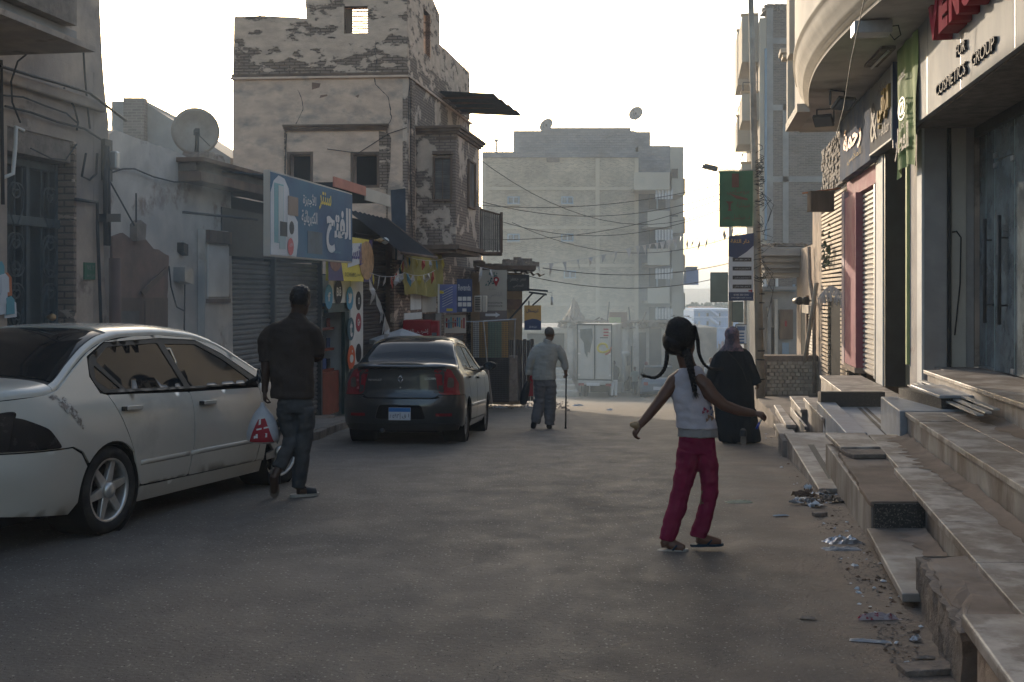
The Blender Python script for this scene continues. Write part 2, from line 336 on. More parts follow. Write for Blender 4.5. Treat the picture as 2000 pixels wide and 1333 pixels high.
# road
def roadmat():
    m=bpy.data.materials.new('dusty_asphalt'); m.use_nodes=True; n=m.node_tree.nodes; l=m.node_tree.links; p=n['Principled BSDF']
    g=n.new('ShaderNodeNewGeometry'); pos=g.outputs['Position']
    def nz(sc,det=6,ro=.6,st=None):
        t=n.new('ShaderNodeTexNoise'); t.inputs['Scale'].default_value=sc; t.inputs['Detail'].default_value=det; t.inputs['Roughness'].default_value=ro
        if st:
            mp=n.new('ShaderNodeMapping'); mp.inputs['Scale'].default_value=st; mp.inputs['Rotation'].default_value=(0,0,R(9)); l.new(pos,mp.inputs[0]); l.new(mp.outputs[0],t.inputs[0])
        else: l.new(pos,t.inputs[0])
        return t.outputs[0]
    def mr(s,a,b,c=0,d=1):
        r=n.new('ShaderNodeMapRange'); r.inputs[1].default_value=a; r.inputs[2].default_value=b; r.inputs[3].default_value=c; r.inputs[4].default_value=d; l.new(s,r.inputs[0]); return r.outputs[0]
    def mix(f,a,b):
        x=n.new('ShaderNodeMix'); x.data_type='RGBA'; l.new(f,x.inputs[0])
        for k,q in((6,a),(7,b)):
            if isinstance(q,tuple): x.inputs[k].default_value=(*q,1)
            else: l.new(q,x.inputs[k])
        return x.outputs[2]
    def mth(op,a,b,c=None):
        x=n.new('ShaderNodeMath'); x.operation=op
        for k,q in enumerate((a,b,c)):
            if q is None: continue
            if isinstance(q,(int,float)): x.inputs[k].default_value=q
            else: l.new(q,x.inputs[k])
        return x.outputs[0]
    base=mix(mr(nz(.5),.35,.65),(.100,.086,.073),(.134,.116,.099))
    base=mix(mr(nz(1.6,8,.65,(1,.12,1)),.45,.75,0,.6),base,(.136,.120,.104)); base=mix(mr(nz(.9,9,.75,(1,.5,1)),.56,.62,0,.3),base,(.07,.062,.055))
    fine=nz(160,3,.7); base=mix(mr(fine,.35,.7),mix(mr(fine,.2,.5),(.03,.028,.026),base),base)
    v=n.new('ShaderNodeTexVoronoi'); v.inputs['Scale'].default_value=38; l.new(pos,v.inputs[0])
    sp=mr(v.outputs['Distance'],.30,.18); vs=n.new('ShaderNodeSeparateColor'); l.new(v.outputs['Color'],vs.inputs[0])
    sp=mth('MULTIPLY',sp,mth('GREATER_THAN',vs.outputs[0],.80)); base=mix(sp,base,(.30,.28,.25))
    v2=n.new('ShaderNodeTexVoronoi'); v2.inputs['Scale'].default_value=120; l.new(pos,v2.inputs[0]); vs2=n.new('ShaderNodeSeparateColor'); l.new(v2.outputs['Color'],vs2.inputs[0])
    base=mix(mth('MULTIPLY',mr(v2.outputs['Distance'],.3,.1),mth('GREATER_THAN',vs2.outputs[0],.86)),base,(.24,.22,.20))
    # dust along the right edge and on the left verge
    se=n.new('ShaderNodeSeparateXYZ'); l.new(pos,se.inputs[0])
    e=mth('SUBTRACT',se.outputs[0],mth('MULTIPLY',se.outputs[1],.165)); e=mth('ADD',e,mth('MULTIPLY',mth('SUBTRACT',nz(1.1,8,.65),.5),2.4))
    dr=mr(e,-.1,1.0); base=mix(mth('MULTIPLY',dr,mr(nz(7,8,.7),.28,.55,.55,1)),base,(.185,.14,.107))
    e2=mth('ADD',se.outputs[0],mth('MULTIPLY',mth('SUBTRACT',nz(.8,8,.6),.5),2)); dl=mr(e2,-3.3,-4.3); base=mix(mth('MULTIPLY',dl,.8),base,(.14,.115,.095))
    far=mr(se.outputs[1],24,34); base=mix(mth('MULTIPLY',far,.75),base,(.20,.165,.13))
    l.new(base,p.inputs['Base Color']); p.inputs['Specular IOR Level'].default_value=.35
    l.new(mr(nz(3),.3,.7,.62,.85),p.inputs['Roughness'])
    b=n.new('ShaderNodeBump'); b.inputs['Strength'].default_value=.7; b.inputs['Distance'].default_value=.006
    l.new(mth('ADD',mth('ADD',fine,v.outputs['Distance']),mth('MULTIPLY',nz(22,5),1.6)),b.inputs['Height']); l.new(b.outputs[0],p.inputs['Normal']); return m
m_road=roadmat()
m_pave=mk('dusty_pavement',(.22,.19,.165),.9,.2,2,.3,30,c3=(.15,.12,.10),c3s=1.2)
# ---------------- ground ----------------
def grid_ground(name,xs,ys,dz,mt,rough=.0,**k):
    m=MB(); n=len(xs)
    vs=[(x,y,gz(y)+dz+(rough*nzv(x*1.7,y*1.7)+rough*.5*nzv(x*5,y*5,3) if rough else 0)) for y in ys for x in xs]
    m.smooth=True
    m.add(vs,[(j*n+i,j*n+i+1,(j+1)*n+i+1,(j+1)*n+i) for j in range(len(ys)-1) for i in range(n-1)]); return m.build(name,mt,**k)
xs=[-3000,-800,-200,-60,-25,-15]+[-9+.25*i for i in range(73)]+[12,16,25,60,200,800,3000]
ys=[-40,-20,-8,-3]+[.3*i for i in range(110)]+[34+2*i for i in range(20)]+[80,95,120,150,170,220,300,400,900,2500,5000]
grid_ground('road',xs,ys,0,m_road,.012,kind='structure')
# raised pavement with kerb along the left shops
m=MB(); m.smooth=False
kp=[(-3.35,14.2),(-2.98,16.6),(-3.1,21.5),(-3.3,27.5),(-8.5,27.5),(-8.5,14.2)]
for y0 in [14.2+1.9*i for i in range(7)]: pass
def slabz(m,pts,dz,th=.3):
    n=len(pts); m.add([(x,y,gz(y)+dz) for x,y in pts]+[(x,y,gz(y)-th) for x,y in pts],[list(range(n))]+[(i,(i+1)%n,n+(i+1)%n,n+i) for i in range(n)])
for (a,b,c,d_) in [(14.2,17,-3.3,-3.0),(17,19.5,-3.0,-3.03),(19.5,22,-3.03,-3.12),(22,25,-3.12,-3.25),(25,28.3,-3.25,-3.3)]:
    slabz(m,[(c,a),(d_,b),(-9,b),(-9,a)],.13)
m.build('left_pavement',m_pave,kind='structure')
m=MB()
ky=[14.2,17,19.5,22,25,28.3]; kx=[-3.3,-3.0,-3.03,-3.12,-3.25,-3.3]
for i in range(5):
    n_=3
    for j in range(n_):
        t0=j/n_+.012;t1=(j+1)/n_-.012; a=ky[i]+(ky[i+1]-ky[i])*t0; b=ky[i]+(ky[i+1]-ky[i])*t1; xa=kx[i]+(kx[i+1]-kx[i])*t0; xb=kx[i]+(kx[i+1]-kx[i])*t1
        q=MB(); r_=random.uniform(-.008,.008); slabz(q,[(xa+.13+r_,a),(xb+.13+r_,b),(xb,b),(xa,a)],.125+r_,.25)
        if i==0 and j==0: kb=bpy.data.objects['left_pavement']
        q.build('kerb_stone',m_conc,kb,bevel=.012)
# far hill
m=MB(); m.smooth=True
def hill(u,v):
    x=-400+u*1200; y=480+v*300; t=math.sin(math.pi*v); h=17*t*(.85+.4*nzv(u*6,v*3))+4*t*nzv(u*22,v*8); return (x,y,-14+max(0,h))
m.grid(hill,60,14); m.build('hills',mk('desert_hill',(.30,.24,.18),.95,.2,.01,.3,.1),kind='structure')
# ================= RIGHT SIDE =================
M_=FRT.M
def root(fr,x,y,z,name,label,cat,**k): return thing(name,label,cat,fr.M@Matrix.Translation((x,y,z)),**k)
fx=FRT.x
ab=root(FRT,-14,2,-2,'apartment_building','cream apartment building over the right-hand shops, with a bowed balcony jutting out above the pavement','building')
xV=fx(1789)  # far edge of the wide silver fascia
XN=-4.2      # near end
def rb(name,mt,x0,x1,y0,y1,z0,z1,b=0,par=None,**k): return bx(M_,name,mt,par or ab,x0,x1,y0,y1,z0,z1,b,**k)
rb('wall',m_bldr,-26.4,-16,.35,6,2.2,6.2); rb('wall',m_bldr,-15.99,XN,.35,6,2.2,4.7)            # upper wall above shops
rb('wall',m_bldr,-26.4,XN,5.6,6,-3,2.2)
rb('unseen_near_wall',m_col,XN+.01,16,.1,6,-2.5,4.7); rb('near_shutter',m_shut_grey,-2.5,1.5,.02,.09,-1.6,1.4); rb('near_shutter',m_shut_dark,3,7,.02,.09,-1.6,1.4)  # unseen walling beside and behind the camera, added to darken reflections and ambient light
rb('wall',m_mortar,-26.4,fx(1651),.28,.5,1.9,3.2)
# curved balcony
def bow(s,o):    # s along street, outward distance
    b=.76+.36*math.cos(max(-1,min(1,(s-16.6)/4.4))*math.pi/2)**1.0 if abs(s-16.6)<4.4 else .76
    return b+o
ss=[4+.5*i for i in range(17)]+[12.2+.25*i for i in range(36)]+[21.1,22,23.4]
m=MB(M_); m.smooth=False
m.add([(-s,-bow(s,0),3.25) for s in ss]+[(-s,.35,3.25) for s in ss],[(i,i+1,len(ss)+i+1,len(ss)+i) for i in range(len(ss)-1)])
m.build('balcony_soffit',m_soffit,ab)
def ptop(s): return 4.9 if s<13.5 else (6.2 if s>16 else 4.9+(s-13.5)/2.5*1.3)
prof=[(0,3.25),(.0,3.31),(.05,3.32),(.05,3.36),(.09,3.37),(.10,3.42),(.16,3.5),(.21,3.62),(.22,3.70),(.25,3.71),(.25,3.75),(.22,3.76),(.22,6.2)]
m=MB(M_); m.smooth=True; n=len(prof)
s2=[s for s in ss if s<=20.9]
m.loft([[(-s,-bow(s,o),min(z,ptop(s))) for o,z in prof] for s in s2],False,False)
m.build('balcony_parapet',m_bldr,ab)
rb('balcony_end',m_bldr,-23.4,-20.8,-1.02,.3,3.27,3.42)
rb('pilaster',m_bldr,-23.4,-23.12,-1.0,-.72,3.40,4.72,.01)
rb('pilaster_capital',m_bldr,-23.5,-23.02,-1.1,-.62,4.72,4.80,.01); rb('pilaster_capital',m_bldr,-23.55,-22.97,-1.15,-.57,4.80,4.90,.01)
rb('parapet_wall',m_bldr,-23.1,-20.9,-.88,-.7,3.40,4.6)
rb('pilaster',m_bldr,-21.5,-20.9,-1.15,-.85,4.35,6.2,.01)
# lamps on the soffit
def floodlight(px,py,lab,rz):
    p=Z(px,py,3.2); M=Matrix.Translation(p)@Matrix.Rotation(R(rz),4,'Z')
    t=thing('floodlight',lab,'lamp',M)
    m=MB(M@Matrix.Rotation(R(-38),4,'X')); m.box(-.17,.17,-.13,.13,-.26,-.20); m.build('housing',m_black,t,bevel=.01)
    m=MB(M@Matrix.Rotation(R(-38),4,'X')); m.box(-.15,.15,-.11,.11,-.268,-.262); m.build('glass',m_glz,t)
    m=MB(M); m.box(-.16,-.14,-.015,.015,-.2,.05); m.box(.14,.16,-.015,.015,-.2,.05); m.box(-.16,.16,-.015,.015,.03,.05); m.build('bracket',m_iron,t)
floodlight(1612,218,'black floodlight under the balcony, nearer its far corner',-30)
floodlight(1636,183,'small black floodlight under the balcony, beside the trailing wire',25)
p=Z(1718,112,3.22)
t=thing('tube_light','grey tube light fitting fixed flat under the balcony','lamp',Matrix.Translation(p)@Matrix.Rotation(R(-TH+2),4,'Z'))
TM=WM[t.name]
m=MB(TM);m.box(-.09,.09,-.62,.62,-.02,.02);m.build('tray',m_conc,t)
m=MB(TM);m.tube([(0,-.58,-.04),(0,.58,-.04)],.018,10);m.build('tube',m_wht,t)
p=Z(1702,50,3.2)
t=thing('junction_box','grey metal junction box hanging at the balcony edge with a loop of cable','junction box',Matrix.Translation(p)@Matrix.Rotation(R(-TH),4,'Z')); TM=WM[t.name]
m=MB(TM);m.box(-.22,.22,-.16,.16,-.12,.03);m.build('box',m_steel,t,bevel=.01)
m=MB(TM);m.tube([(.22,0,-.02),(.32,.05,.0),(.36,.12,-.1),(.30,.2,-.14),(.26,.3,-.04)],.008,6);m.build('cable_loop',m_cable,t)
m=MB(); m.tube([Z(1690,-10,3.4),P(1662,120,13.5),P(1648,210,14),P(1625,300,14.6)],.006,5)
m.build('trailing_wire',m_cable,label='thin dark wire trailing down from the bowed balcony past the floodlights',cat='wire')
# cosmetics shop: fascia, columns, glass
sg=root(FRT,-10,0,2.3,'shop_fascia_sign','wide silver shop fascia with raised crimson letters above the glass doors','sign')
zb=2.09
m=MB(M_); m.box(xV,XN,-.16,-.10,zb,3.245); m.build('panel',m_silver,sg)
for q in (-7.9,-9.9,-11.9,-13.6):
    bx(M_,'panel_joint',m_steel,sg,q-.006,q+.006,-.164,-.16,zb+.01,3.24)
bx(M_,'soffit_return',m_conc,sg,xV,XN,-.10,.62,zb-.02,zb+.0)
bx(M_,'end_return',m_silver,sg,xV-.003,xV+.03,-.10,.3,zb,3.24)
xv0=FRT.at(1806,100,-.3)[0]
def letter(ch,px0,px1,z0=2.70,z1=3.10):
    a=FRT.at(px0,100,-.36)[0]; b=FRT.at(px1,100,-.36)[0]
    vs,fs=textmesh(ch,z1-z0,bold=.06,width=abs(b-a)); cx=(a+b)/2; cz=(z0+z1)/2
    m=MB(M_); m.add([(cx+u,-.36,cz+v) for u,v in vs],fs); m.m=1
    ed=set()
    for f in fs:
        for i in range(len(f)): ed.add((f[i],f[(i+1)%len(f)]))
    nb=len(m.v); m.v+=[m.M@Vector((cx+u,-.165,cz+v)) for u,v in vs]
    for a_,b_ in ed:
        if (b_,a_) not in ed: m.f.append([a_,b_,nb+b_,nb+a_]); m.mi.append(1); m.sm.append(False)
    m.build('letter',[m_redl,m_red],sg)
for ch,a,b in (('V',1813,1831),('E',1833,1850),('N',1853,1873),('U',1877,1899),('S',1903,1925)): letter(ch,a,b)
text(M_,'FOR',(FRT.at(1870,100,-.17)[0]+FRT.at(1890,100,-.17)[0])/2,-.163,2.50,.12,width=abs(FRT.at(1871,100,-.17)[0]-FRT.at(1889,100,-.17)[0]),ext=.03,name='small_letters',mt=m_inkd,parent=sg)
text(M_,'COSMETICS',(FRT.at(1831,100,-.17)[0]+FRT.at(1890,100,-.17)[0])/2,-.163,2.265,.13,width=abs(FRT.at(1831,100,-.17)[0]-FRT.at(1889,100,-.17)[0]),ext=.03,name='small_letters',mt=m_inkd,parent=sg)
text(M_,'GROUP',(FRT.at(1900,100,-.17)[0]+FRT.at(1948,100,-.17)[0])/2,-.163,2.275,.13,width=abs(FRT.at(1901,100,-.17)[0]-FRT.at(1946,100,-.17)[0]),ext=.03,name='small_letters',mt=m_inkd,parent=sg)
# columns of the shop
zl=-.95
XJ=fx(1805.5)
rb('column',m_col,XJ-.55,XJ,.0,.6,zl-.35,zb-.005,.006)
rb('corner_bead',m_wht,XJ-.3,XJ+.012,-.035,-.002,-1.3,zb-.005,.004)
rb('reveal_strip',m_black,XJ+.003,XJ+.06,.27,.31,zl,zb-.03)
rb('corner_post',m_bldr,XJ+.003,XJ+.02,.325,.5,zl,zb-.03,.004)
m=MB(M_); xw=XJ
m.box(xw-.3,XN,4.0,4.2,zl,2.3); m.build('wall',m_bldr,ab)                         # interior back wall of the shop
rb('shop_floor',m_marble,xw-.01,XN,.12,4.0,zl-.3,zl-.004)
rb('wall',m_plaster_low,XJ-.4,XJ,.605,4.0,zl,2.3)
rb('shop_ceiling',m_soffit,xw-.01,XN,.62,4.0,2.24,2.30)
for q in range(5): rb('shelf',m_woodg,xw+.15,xw+2.6,3.4,3.95,-.5+.5*q,-.46+.5*q)
m=MB(M_); m.tube([(XJ+.03,.33,.75),(XJ+.04,.38,.76),(XJ+.05,.43,.68),(XJ+.05,.42,.1),(XJ+.03,.36,-.55)],.010,6)
m.build('hanging_cable',m_cable,ab)
# ledge with slabs
lx=[-13.95+i*1.62 for i in range(7)]
for i in range(6):
    rb('ledge_slab',m_marble,lx[i]+.004,lx[i+1]-.004,-.14,.62,zl-.045,zl,.006)
rb('ledge_riser',m_riser,-13.9,XN,-.10,.1,-1.5,zl-.046)
m=MB(M_)
for q,(dy,dz_) in enumerate(((-.20,0),(-.27,-.03),(-.34,-.055))):
    m.box(-13.7,-10.35,dy-.03,dy+.03,-1.07+dz_,-1.055+dz_)
m.build('metal_rail',m_steel,ab,kind=None)
# glass storefront
gs=root(FRT,-11,.62,zl,'glass_storefront','frameless glass shopfront with tall paired pull handles, standing on the marble ledge','shopfront')
GL=glassmat('shop_glass',(.72,.82,.82),.42)
gn=GL.node_tree; dx_=gn.nodes.new('ShaderNodeBsdfDiffuse'); dx_.inputs[0].default_value=(.42,.48,.50,1); mx_=gn.nodes.new('ShaderNodeMixShader'); nn=gn.nodes.new('ShaderNodeTexNoise'); nn.inputs['Scale'].default_value=2.2; nn.inputs['Detail'].default_value=9; nn.inputs['Roughness'].default_value=.7
gg=gn.nodes.new('ShaderNodeNewGeometry'); mm=gn.nodes.new('ShaderNodeMapRange'); mm.inputs[1].default_value=.35; mm.inputs[2].default_value=.75; mm.inputs[3].default_value=.14; mm.inputs[4].default_value=.50
old=gn.nodes['Material Output'].inputs[0].links[0].from_socket; gn.links.new(gg.outputs['Position'],nn.inputs[0]); gn.links.new(nn.outputs[0],mm.inputs[0]); gn.links.new(mm.outputs[0],mx_.inputs[0]); gn.links.new(old,mx_.inputs[1]); gn.links.new(dx_.outputs[0],mx_.inputs[2]); gn.links.new(mx_.outputs[0],gn.nodes['Material Output'].inputs[0])
gy=.66
gb=[XJ+.01,fx(1926,gy),fx(1943,gy),fx(1982,gy),fx(2040,gy),-5.4]
for i in range(5):
    bx(M_,'glass_pane',GL,gs,gb[i]+.006,gb[i+1]-.006,gy,gy+.012,zl+.012,zb-.15 if i!=2 else 1.55)
bx(M_,'glass_pane',GL,gs,gb[2]+.006,gb[3]-.006,gy+.002,gy+.014,1.56,zb-.15)
for i in (1,2,3): bx(M_,'pane_edge',mk('green_glass_edge',(.35,.48,.44),.2,.1,3,0),gs,gb[i]-.004,gb[i]+.004,gy-.002,gy+.016,zl+.02,zb-.16)
def handle(x):
    m=MB(M_); m.tube([(x,gy-.08,-.38),(x,gy-.08,.88)],.022,12); m.tube([(x,gy-.08,.62),(x,gy+.01,.62)],.011,8); m.tube([(x,gy-.08,-.16),(x,gy+.01,-.16)],.011,8); m.build('pull_handle',m_iron,gs)
handle(fx(1937,gy)); handle(fx(1966,gy))
for x,z in ((gb[2]+.05,1.5),(gb[3]-.05,1.5),(gb[2]+.05,1.62),(gb[3]-.05,zl+.05)): bx(M_,'patch_fitting',m_steel,gs,x-.06,x+.06,gy-.02,gy+.035,z-.03,z+.03,.004)
bx(M_,'bottom_channel',m_steel,gs,gb[0],gb[2],gy-.012,gy+.022,zl+.001,zl+.03)
bx(M_,'head_beam',m_black,gs,XJ+.01,XN,.60,.80,zb-.15,zb-.03)
# middle shop: wall pier, banner, shutters
rb('column',m_col,fx(1771),fx(1800)-.01,.04,.6,-1.5,3.2,.008)
rb('edge_strip',mk('lime_paint_strip',(.34,.42,.18),.7,.2,3,.1),fx(1768.5),fx(1771)-.003,.0,.5,-1.0,2.3)
def shutter(fr,name,mt,par,x0,x1,y,z0,z1,pitch=.08,dep=.018):
    m=MB(fr.M); m.smooth=False; n=int((z1-z0)/pitch); 
    for i in range(n):
        z=z0+i*pitch; a=.22*pitch
        for (za,ya,zb_,yb) in ((z,y,z+a,y),(z+a,y,z+2*a,y-dep),(z+2*a,y-dep,z+.8*pitch,y-dep),(z+.8*pitch,y-dep,z+pitch,y)):
            m.add([(x0,ya,za),(x1,ya,za),(x1,yb,zb_),(x0,yb,zb_)],[(0,1,2,3)])
    return m.build(name,mt,par)
def slatted(fr,mt,par,x0,x1,y,z0,z1,pitch=.08,dep=.018,name='shutter_slat'):
    """roller shutter built slat by slat, sharing one mesh"""
    n=int((z1-z0)/pitch); w=(x1-x0)
    pr=[(0,0),(.0,.10),(-dep,.35),(-dep,.75),(0,1.0)]
    m=MB(); m.add([(-w/2,a,b*pitch) for a,b in pr]+[(w/2,a,b*pitch) for a,b in pr],[(i,i+1,6+i,5+i) for i in range(4)])
    me=m.mesh('shutter_slat_mesh',mt)
    for i in range(n): put(me,name,par,fr.M@Matrix.Translation(((x0+x1)/2,y+random.uniform(-.002,.002),z0+i*pitch)))
sh2=root(FRT,fx(1760),.1,-1.45,'roller_shutter','dark-sided pale roller shutter seen edge-on below the end of the grey shop sign','roller shutter')
slatted(FRT,m_shut_pale,sh2,fx(1754),fx(1768.5)-.005,.26,-1.45,2.05,.085,.03)
rb('shaded_jamb',m_black,fx(1726.5),fx(1726.5)+.1,.0,.30,-1.45,2.1)  # camera-facing jamb of the pale pier; its shade is put in as black
rb('pier',m_wht,fx(1713),fx(1726.5)-.004,-.02,.4,-1.45,2.1,.006)
sh1=root(FRT,fx(1695),.1,-1.45,'roller_shutter','sunlit cream roller shutter between the pink pillar and the white pier','roller shutter')
slatted(FRT,m_shut_pale,sh1,fx(1677),fx(1713)-.01,.10,-1.42,1.75,.085,.03)
rb('shutter_guide',m_steel,fx(1704),fx(1705.5),.02,.10,-1.42,1.75); 
rb('shutter_box',m_pink,fx(1652)+.01,fx(1713)-.01,.02,.5,1.76,2.08)
pp=root(FRT,fx(1662),0,-1.45,'pink_pillar','dusty pink painted pillar between the slatted front and the cream shutter','pillar')
bx(M_,'shaft',m_pink,pp,fx(1655),fx(1677)-.006,-.05,.5,-1.35,1.76,.008); bx(M_,'edge_trim',mk('pale_pink_trim',(.40,.30,.31),.7,.15,3,.1),pp,fx(1650),fx(1655)-.004,-.06,.4,-1.4,1.9,.006); bx(M_,'base',m_dust,pp,fx(1655)-.02,fx(1677)-.002,-.07,.5,-1.45,-1.352,.01)
bn=root(FRT,fx(1785),-.1,1.2,'lime_banner','crinkled lime green vinyl banner hanging between the silver fascia and the grey sign','banner')
m=MB(M_); bx0,bx1=fx(1762,-.12),fx(1803,-.12)
def bfn(u,v):
    x=bx0+(bx1-bx0)*u; zt=3.22; zbm=1.50+.12*math.sin(u*3); z=zbm+(zt-zbm)*v
    return (x,-.19+.03*math.sin(u*17+v*3)*(.4+.6*(1-v))+.02*nzv(u*5,v*3),z)
m.grid(bfn,30,24); m.build('vinyl',m_brt,bn)
cxb=(bx0+bx1)/2
text(M_,'@',cxb,-.25,2.35,.30,width=.5,name='logo',mt=m_navy,parent=bn)
text(M_,ar('عطور'),cxb-.0,-.25,2.78,.2,width=.5,name='lettering',mt=m_inkd,parent=bn)
text(M_,ar('العطار'),cxb-.0,-.25,1.92,.42,width=.95,name='lettering',mt=m_inkd,parent=bn,bold=.02)
text(M_,ar('كل'),cxb+.0,-.25,2.12,.1,width=.4,name='lettering',mt=m_inkd,parent=bn,bold=.02)
s3=root(FRT,fx(1722),-.1,2.1,'shop_sign','grey shop sign with gold Arabic lettering and small dark Latin script','sign')
xs0,xs1=fx(1699,-.15),fx(1742.6,-.15)
bx(M_,'panel',mk('grey_sign_board',(.15,.15,.155),.9,.1,2,.05,spec=.03),s3,xs0,xs1,-.15,-.0,2.13,3.18)
bx(M_,'frame',m_wht,s3,xs0,xs1+.003,-.162,-.148,2.125,2.15); bx(M_,'frame',m_wht,s3,xs1-.02,xs1+.004,-.163,-.0,2.15,3.18)
bx(M_,'side_face',m_navy,s3,xs1+.005,xs1+.03,-.145,.30,2.0,3.2)
cx=(xs0+xs1)/2; w=xs1-xs0
mg=mk('gold_letter',(.32,.21,.05),.8,.1,3,0)
text(M_,ar('الراقي'),cx+.45*w/2,-.155,2.66,.52,width=w*.48,ext=.04,name='lettering',mt=mg,parent=s3,bold=.02)
text(M_,'- Afkar -',cx+.25*w,-.155,2.36,.16,width=w*.5,ext=.01,name='lettering',mt=m_inkd,parent=s3)
text(M_,ar('مركز'),cx+.1*w,-.155,3.0,.14,width=w*.4,ext=.01,name='lettering',mt=m_inkd,parent=s3)
text(M_,'&',cx-.28*w,-.155,2.6,.6,width=w*.3,ext=.01,name='floral_drawing',mt=m_inkd,parent=s3)
s4=root(FRT,fx(1668),-.1,2.1,'shop_sign','faded blue shop sign with orange and yellow Arabic lettering, furthest along the right','sign')
xs2=fx(1640.5,-.15)
m=MB(M_)
m.grid(lambda u,v:(xs2+(xs0-.01-xs2)*u,-.15+.015*nzv(u*6,v*4),2.07+.06*(1-v)*0+(3.2-2.07)*v),12,6); m.box(xs2,xs0-.012,-.13,-.0,2.08,3.2)
m.build('panel',mk('faded_blue_board',(.085,.11,.165),.9,.25,2,.1,spec=.03,c3=(.16,.16,.17),c3s=1.4,c3t=.55),s4)
cx=(xs2+xs0)/2; w=xs0-xs2
text(M_,ar('رحمة'),cx-.02*w,-.17,2.65,.5,width=w*.6,name='lettering',mt=m_orange,parent=s4,bold=.03)
text(M_,ar('للملابس'),cx+.05*w,-.17,2.32,.16,width=w*.45,name='lettering',mt=mg,parent=s4)
# slatted wooden front
sf=root(FRT,fx(1625),.05,-2.2,'slatted_shopfront','shopfront clad in horizontal pale wooden slats with a narrow door recess','shopfront')
xa,xb_,xc_,xd_=fx(1601),fx(1613),fx(1637),fx(1650)
bx(M_,'backing',m_hole,sf,xa,xd_,.10,.2,-2.2,2.15); bx(M_,'recess_backing',m_hole,sf,xb_,xc_,.5,.55,-2.2,.0)
def slat(x0,x1,y,z):
    return (x0,x1,y,z)
def slmesh(w):
    m=MB(); m.box(-w/2,w/2,-.02,.02,-.027,.027); return m.mesh('slat_mesh',m_slat)
me1,me2,me3,me4=slmesh(xb_-xa-.01),slmesh(xd_-xc_-.01),slmesh(xd_-xa-.01),slmesh(xc_-xb_-.01)
z=-2.12
while z<2.1:
    j=random.uniform(-.004,.004); tl=Matrix.Rotation(random.uniform(-.004,.004),4,'Y')
    ln=[(me1,(xa+xb_)/2,.06),(me2,(xd_+xc_)/2,.06),(me4,(xb_+xc_)/2,.42)] if z<-.1 else [(me3,(xa+xd_)/2,.06)]
    for me,x,y in ln: put(me,'slat',sf,M_@Matrix.Translation((x,y+j,z+j))@tl)
    z+=.088
m=MB(M_)
for i in range(26):   # ragged pale ribbons over the door
    x=xa+.1+(xd_-xa-.15)*i/26; L=.12+.22*random.random(); zt=-.02+.14*math.cos((i-13)/13*2)
    m.tube([(x,.0,zt),(x+random.uniform(-.04,.04),-.04,zt-L*.5),(x+random.uniform(-.05,.05),-.02,zt-L)],.012,5)
m.build('ribbon_fringe',m_cloth_w,label='row of ragged pale ribbons hanging over the slatted doorway',cat='ribbons',kind='stuff')
m=MB(M_)
for i in range(38):
    x=xb_-.2+random.random()*1.35; z=.95+random.uniform(-.45,.5); a=random.random()*3; r_=.05+.06*random.random()
    m.add([(x-r_*math.cos(a),-.02,z-r_*math.sin(a)),(x+r_*.4*math.sin(a),-.10,z-r_*.4),(x+r_*math.cos(a),-.03,z+r_*math.sin(a)),(x-r_*.4*math.sin(a),-.05,z+r_*.5)],[(0,1,2,3)])
m.build('hanging_foliage',m_leaf,label='dark green artificial foliage pinned on the pale slats above the narrow door',cat='plant decoration')
# rough brick wall above the slats
bw=root(FRT,fx(1625),.1,2.1,'brick_wall','rough sunlit grey brick wall right under the balcony, above the wooden slats','wall')
bx(M_,'mortar_bed',m_mortar,bw,fx(1602),fx(1654),.10,.3,2.16,3.24)
m=MB(); m.box(-.115,.115,-.05,.05,-.034,.034); bme=m.mesh('brick_mesh',m_brickg)
zz=2.2; rr=0
while zz<3.24:
    xx=fx(1602)+.12+(.12 if rr%2 else 0)
    while xx<fx(1654)-.1:
        put(bme,'brick',bw,M_@Matrix.Translation((xx,.085+random.uniform(-.025,.015),zz))@Matrix.Rotation(random.uniform(-.05,.05),4,'Y')@Matrix.Rotation(random.uniform(-.08,.08),4,'Z')); xx+=.25
    zz+=.082; rr+=1
# cage box and its bracket
t=root(FRT,fx(1602),-1.0,1.9,'hanging_crate','brown slatted box hung on an orange pole in front of the slats','box'); 
p=P(1603,395,22.5); TM=Matrix.Translation(p)
m=MB(TM); 
for i in range(14): m.box(-.22+i*.033,-.205+i*.033,-.15,-.14,-.17,.17)
m.box(-.24,.24,-.14,.14,-.19,-.17); m.box(-.24,.24,-.16,.16,.17,.21); m.box(-.23,.23,-.12,.14,-.17,.17); m.build('slatted_box',m_wood,t)
m=MB(); m.tube([P(1567,378,22.6),P(1642,368,22.3)],.018,6); m.build('pole',m_orange,t)
# spotlight cluster on the old wall
# old wall with shops beyond the slats
ow_=root(FRT,-30,.2,-2.4,'old_shop_wall','old sunlit rendered wall with narrow shutters and a downpipe, past the slatted front','building')
xo0,xo1=fx(1548),fx(1600)
bx(M_,'wall',m_plaster_low,ow_,xo0,xo1,.12,3,-3,1.2)
bx(M_,'wall',m_plaster_low,ow_,fx(1583),xo1-.02,.05,.14,-3,2.2)
for a,b in ((1573,1582),): slatted(FRT,m_shut_pale,ow_,fx(a),fx(b),.10,-2.5,-.55,.08,.02)
bx(M_,'shutter_box',m_pale if False else m_bldr,ow_,fx(1570),fx(1583),-.05,.12,-.55,-.35)
bx(M_,'doorway',m_hole,ow_,fx(1557),fx(1569),.10,.13,-2.8,-.2); bx(M_,'door_frame',m_wood,ow_,fx(1569),fx(1571),.05,.13,-2.8,-.1)
m=MB(M_); m.tube([(fx(1584),-.05,1.1),(fx(1586),-.05,.3),(fx(1594),-.05,-.3),(fx(1595),-.05,-2.4)],.045,8); m.build('downpipe',m_conc,ow_)
